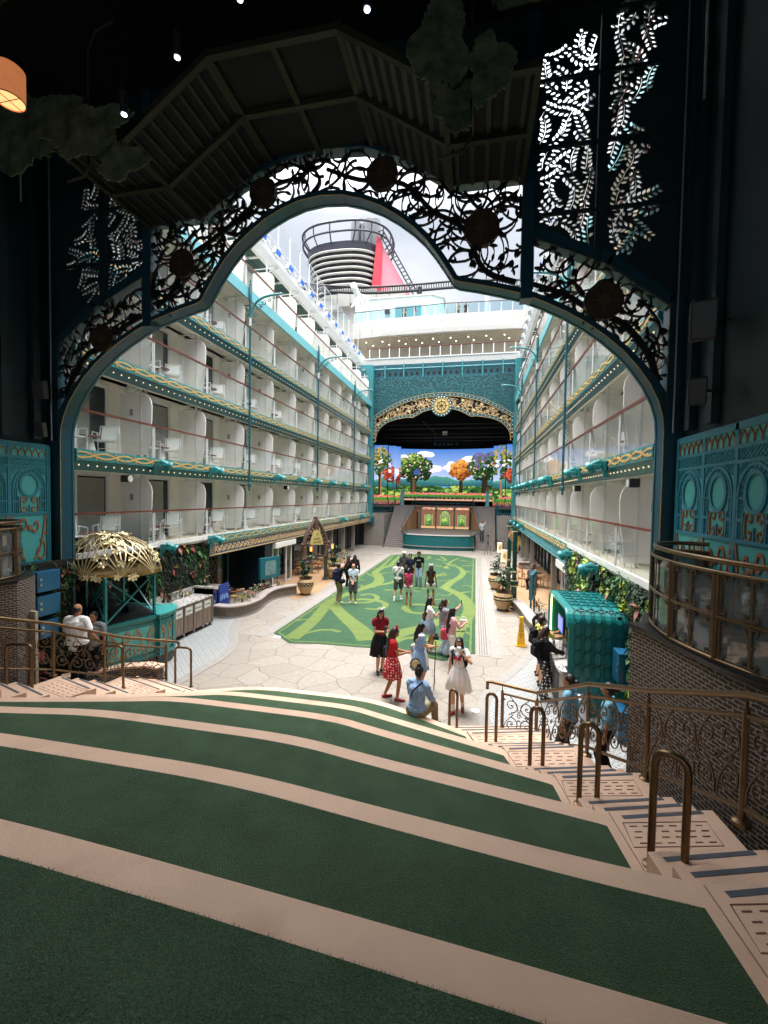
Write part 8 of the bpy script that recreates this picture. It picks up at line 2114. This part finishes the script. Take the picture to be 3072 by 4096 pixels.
# heading: degrees, 0 = +X (right), 90 = +Y (towards the stage), 270 = towards the camera
person('woman in red polka dot skirt and red bow headband looking at her phone', 1.45,9.83,15,1.6,top=RED,sleeve=.35,bottom='dress',bm=DOTR,hem=.56,shoe=RSH,hairL=.5,hair=HAIRB,lh=(-.05,.32,1.12),rh=(.12,.34,1.16),look=.5,feet=((-.1,-.16),(.1,.12)),hold=(('phone','r',40),('bag',-1,.12,(.16,.36,.3),NVY),('bow',RED,.02)),sk=SKIND)
person('woman in dark red top and long black flared skirt with white ear headband', .83,11.31,-60,1.64,top=DKR,sleeve=.3,bottom='skirt',bm=BLK,hem=.46,shoe=BSH,hairL=.32,lh=(-.1,.26,1.14),rh=(.04,.28,1.16),look=.6,feet=((-.06,.0),(.08,.08)),hold=(('phone','r',30),('ears',WHT)))
person('woman in light blue dress and white apron holding a camera on a stick', 2.0,10.5,20,1.56,top=SKB,sleeve=.4,bottom='dress',bm=CHB,hem=.55,shoe=BSH,sock=WHT,hairL=.3,lh=(-.02,.3,1.1),rh=(.1,.36,1.12),look=.3,feet=((-.09,.0),(.08,-.02)),hold=(('bag',-1,.0,(.14,.3,.34),FLBAG),('bow',SKB,.0),('apron',)))
person('girl in white sailor dress with red bow drinking from a cup', 2.98,9.62,255,1.58,top=WHT,sleeve=.4,bottom='dress',bm=WHT,hem=.5,shoe=RSH,sock=WHT,hairL=.35,lh=(-.14,.2,1.38),rh=(.24,-.05,.86),feet=((-.07,-.12),(.07,.16)),look=.1,hold=(('cup','l'),('pack',BLK),('sailor',)))
person('woman in cream blouse and denim shorts holding a white cup, red patterned bag on shoulder', 1.95,13.2,10,1.58,top=WHT,sleeve=.6,bottom='skirt',bm=DEN,hem=.62,shoe=WSH,hairL=.55,rh=(.1,.34,1.3),lh=(-.12,.2,1.1),feet=((-.08,-.05),(.09,.06)),hold=(('cup','r'),('bag',-1,.05,(.12,.34,.4),cloth('patterned_red','8e2f40'))))
person('woman with bobbed hair in grey tee and wide pale jeans raising her phone', 2.4,12.95,20,1.62,top=GRY,sleeve=.6,bottom='pants',bm=LDEN,hem=1.2,shoe=BSH,hs='bob',hair=HAIRB,rh=(.16,.42,1.5),lh=(-.02,.36,1.36),feet=((-.09,-.03),(.08,.06)),hold=(('phone','r',10),))
person('woman in pink top holding a white handbag up, with a rose tote on her arm', 2.68,12.2,25,1.56,top=PNK,sleeve=.9,bottom='pants',bm=WHT,shoe=WSH,hs='long',hairL=.55,rh=(.12,.36,1.26),lh=(-.05,.34,1.2),hold=(('bag',-1,-.05,(.18,.42,.34),ROSE),))
t = person('person in pale blue shirt sitting on the lowest turf step, seen from behind', 2.22,8.3,72,1.7,z=K,top=CHB,sleeve=1.8,bottom='pants',bm=KHK,shoe=BSH,hs='topbun',sit=True,wide=1.2,lean=.12,lh=(-.15,.36,1.0),rh=(.18,.36,1.02),feet=((-.14,.5,-.45),(.16,.52,-.45)),look=.3,hold=(('cross',1,BLK),))
# objects held by or standing beside the visitors
s_ = thing('camera_monopod', 'thin black camera stick standing on the plaza in front of the blue dress', 'monopod', (2.4,10.62,0)); MB().tube([(2.36,10.55,0),(2.38,10.6,1.2)], .012, 8).build('pole', BLACK, s_); MB().cbox((2.38,10.62,1.28), (.14,.12,.1)).lathe([(.035,0),(.04,.08)], (2.38,10.62,1.3), 12).build('camera', BLACK, s_, bevel=.01)
h_ = thing('round_handbag', 'round cream handbag with dark rim hanging at the hip of the blue dress', 'handbag', (1.93,10.3,.75)); MB().lathe([(.12,-.04),(.13,0),(.12,.04)], (0,0,0), 24, M=Matrix.Translation((1.93,10.28,.72))@Matrix.Rotation(radians(90), 4, 'X')@Matrix.Rotation(radians(20), 4, 'Y')).build('rim', BLACK, h_, smooth=True); MB().lathe([(.1,.0),(.1,.05)], (0,0,0), 24, M=Matrix.Translation((1.93,10.27,.72))@Matrix.Rotation(radians(90), 4, 'X')@Matrix.Rotation(radians(20), 4, 'Y')).build('face', mat('bag_cream', 'd0c090', .5, var=.3, scale=30), h_)
w_ = thing('white_handbag', 'small white handbag with looped handles held up over the carpet', 'handbag', (3.0,12.4,1.2)); MB().cbox((3.0,12.42,1.22),(.2,.1,.1)).tube([(2.93,12.42,1.27),(2.95,12.42,1.34),(3.05,12.42,1.34),(3.07,12.42,1.27)], .012, 6).build('bag', WHT, w_, bevel=.02)
G_ = 'visitors posing on the far part of the carpet'
person('man in white turban and dark grey shirt, arm around the woman beside him', -.37,22.78,262,1.72,top=DGR,sleeve=1.9,bottom='pants',bm=BLK,shoe=BSH,hs='turban',hair=WHT,male=True,group=G_,sk=SKIND)
person('woman in navy tee with leaf print and small ear headband between two men', -.02,22.7,268,1.6,top=NVY,sleeve=.6,bottom='shorts',bm=BLK,hem=.6,shoe=WSH,hs='short',hair=HAIRB,group=G_,sk=SKIND,hold=(('ears',DKR),))
person('man in dark turban, black tee with white lettering and blue jeans', .41,22.78,270,1.74,top=BLK,sleeve=.6,bottom='pants',bm=DEN,shoe=BSH,hs='turban',hair=BLK,male=True,group=G_,sk=SKIND,hold=(('text','BOSS'),))
person('man in white and blue striped polo with grey shorts walking away', -.1,19.4,82,1.7,top=WHT,sleeve=.7,bottom='shorts',bm=DGR,hem=.85,shoe=WSH,sock=WHT,hs='short',male=True,rh=(.06,.28,1.2),lh=(-.12,.28,1.2),feet=((-.1,-.2),(.1,.14)),group=G_,hold=(('band',.16,TEALC,.14),('cross',1,BLK)))
person('woman in magenta racer tank top and white shorts seen from behind', .5,18.6,85,1.55,top=MAG,sleeve=0,bottom='shorts',bm=WHT,hem=.55,shoe=BRL,hs='bun',rh=(.1,.24,1.15),lh=(-.1,.24,1.15),group=G_,sk=SKIND,wide=1.1)
person('woman with hair down to her hips, white shorts and white ear headband', 1.42,19.0,95,1.66,top=BLK,sleeve=0,bottom='shorts',bm=WHT,hem=.4,shoe=BRL,hairL=.68,hair=HAIRB,group=G_,sk=SKIND,feet=((-.12,.0),(.14,.05)),hold=(('ears',WHT),))
person('man in dark tee with backpack raising one arm, standing left on the carpet', -2.56,18.25,60,1.66,top=NVY,sleeve=.6,bottom='pants',bm=KHK,shoe=WSH,hs='short',male=True,rh=(.3,.1,1.75),group=G_,sk=SKIND,hold=(('bag',1,.05,(.2,.3,.2),BLK),('pack',NVY)))
person('woman in blue and white polo, grey knee shorts and sunglasses with clasped hands', -1.92,18.4,280,1.66,top=cloth('pale_polo','c8d4e0'),sleeve=.6,bottom='shorts',bm=DGR,hem=.95,shoe=WSH,hs='bald',hair=HAIRB,lh=(-.03,.2,.95),rh=(.03,.2,.95),group=G_,hold=(('glasses',),('band',.13,TEALC,.14)))
person('woman in black with long dark red hair standing behind the couple', -3.02,21.3,80,1.56,top=BLK,sleeve=1.8,bottom='pants',bm=BLK,shoe=WSH,hair=HAIRB,hairL=.4,group=G_)
person('woman in black with a red scarf, farther back beside the other woman in black', -2.78,21.7,100,1.6,top=BLK,sleeve=1.8,bottom='pants',bm=BLK,shoe=WSH,hairL=.4,group=G_,hold=(('band',.38,RED,.04),))
person('woman in black jacket and black and white floral trousers with backpack at the kiosk', 4.96,10.78,28,1.63,top=BLK,sleeve=1.8,bottom='pants',bm=FLORAL,shoe=BSH,hairL=.22,hair=HAIRB,rh=(.16,.4,1.12),lh=(-.0,.34,1.08),feet=((-.1,-.05),(.1,.05)),look=.4,hold=(('pack',BLK),),wide=1.1) if False else None
person('woman in black jacket and black and white floral trousers with a black backpack', 4.9,10.72,20,1.63,top=BLK,sleeve=1.8,bottom='pants',bm=FLORAL,shoe=BSH,hairL=.22,hair=HAIRB,rh=(.16,.42,1.12),lh=(-.0,.36,1.08),look=.4,hold=(('pack',BLK),),wide=1.08)
person('man in yellow tee and khaki shorts with glasses and backpack at the kiosk counter', 4.95,11.5,15,1.68,top=YLW,sleeve=.7,bottom='shorts',bm=KHK,hem=.9,shoe=BSH,hs='short',hair=HAIRB,male=True,rh=(.14,.46,1.22),lh=(-.05,.4,1.2),hold=(('glasses',),('pack',BLK)))
person('woman with ponytail in sage tee and shorts, farthest at the kiosk counter', 4.97,12.15,15,1.6,top=cloth('sage','9a9f8c'),sleeve=.6,bottom='shorts',bm=KHK,hem=.7,shoe=BSH,hs='pony',hairL=.22,rh=(.14,.4,1.2),lh=(-.05,.36,1.15))
person('woman with black hair bun and blue tunic behind the right railing', 4.93,7.95,150,1.6,top=TQ,sleeve=1.2,bottom='pants',bm=DGR,shoe=BSH,hs='bun',wide=1.1,sk=SKIND)
person('person in blue tunic half hidden by the brick wall behind the right railing', 5.5,7.75,160,1.6,top=TQ,sleeve=.8,bottom='pants',bm=BLK,shoe=BSH,hs='bun',sk=SKIND)
person('heavy set man in white polo seen from behind at the left kiosk', -5.45,8.1,100,1.84,z=.25,top=WHT,sleeve=.7,bottom='pants',bm=BLK,shoe=BSH,hs='bald',male=True,wide=1.42,sk=SKIND,rh=(.36,.1,.95))
person('man in grey polo with name badge facing the man in white', -5.75,8.85,285,1.72,top=GRY,sleeve=.7,bottom='pants',bm=BLK,shoe=BSH,hs='short',male=True,wide=1.1,sk=SKIND)
person('man in light grey shirt and cap standing on the right stage stairs', 3.9,40.85,265,1.76,z=.79,top=cloth('light_grey_shirt','b8bcc4'),sleeve=.7,bottom='pants',bm=DGR,shoe=BSH,hs='short',male=True,lh=(-.15,.12,1.72),rh=(.12,.2,1.15),feet=((-.1,-.1),(.1,-.1)))
for i, (x, y, a, lb) in enumerate(((7.2,37.4,250,'nearer figure in a yellow ochre suit by the far right doorway'),(6.9,39.2,230,'farther figure in a yellow ochre suit by the far right doorway'))): person(lb, x,y,a,1.62,top=OCH,sleeve=1.9,bottom='pants',bm=OCH,shoe=BSH,hs='short',male=True,wide=1.15,group='figures in ochre suits')
person('woman with dark hair sitting at the right terrace table', 6.25,24.0,250,1.6,z=.38,top=cloth('print_tee','6a6a72'),sleeve=.6,bottom='pants',bm=BLK,shoe=BSH,hairL=.25,sit=True,feet=((-.1,.4,-.38),(.1,.4,-.38)))
for x, y, z, a, tp_, bt, lb in ((-4.3,44.6,22.4,270,cloth('printed_dress','6b6460'),BLK,'tiny person in a dark print dress on the top deck'),(-3.2,44.7,22.4,200,RED,GRY,'tiny person in a red shirt on the top deck'),(1.1,44.7,22.4,250,KHK,BLK,'tiny person in olive on the top deck, right of the column'),(1.9,44.7,22.4,250,BLK,BLK,'tiny person in black on the top deck, right of the column')):
    person(lb, x,y,a,1.65,z=z,top=tp_,sleeve=.6,bottom='pants',bm=bt,shoe=BSH,hs='short')
# shorten labels that name furniture: nothing else to do
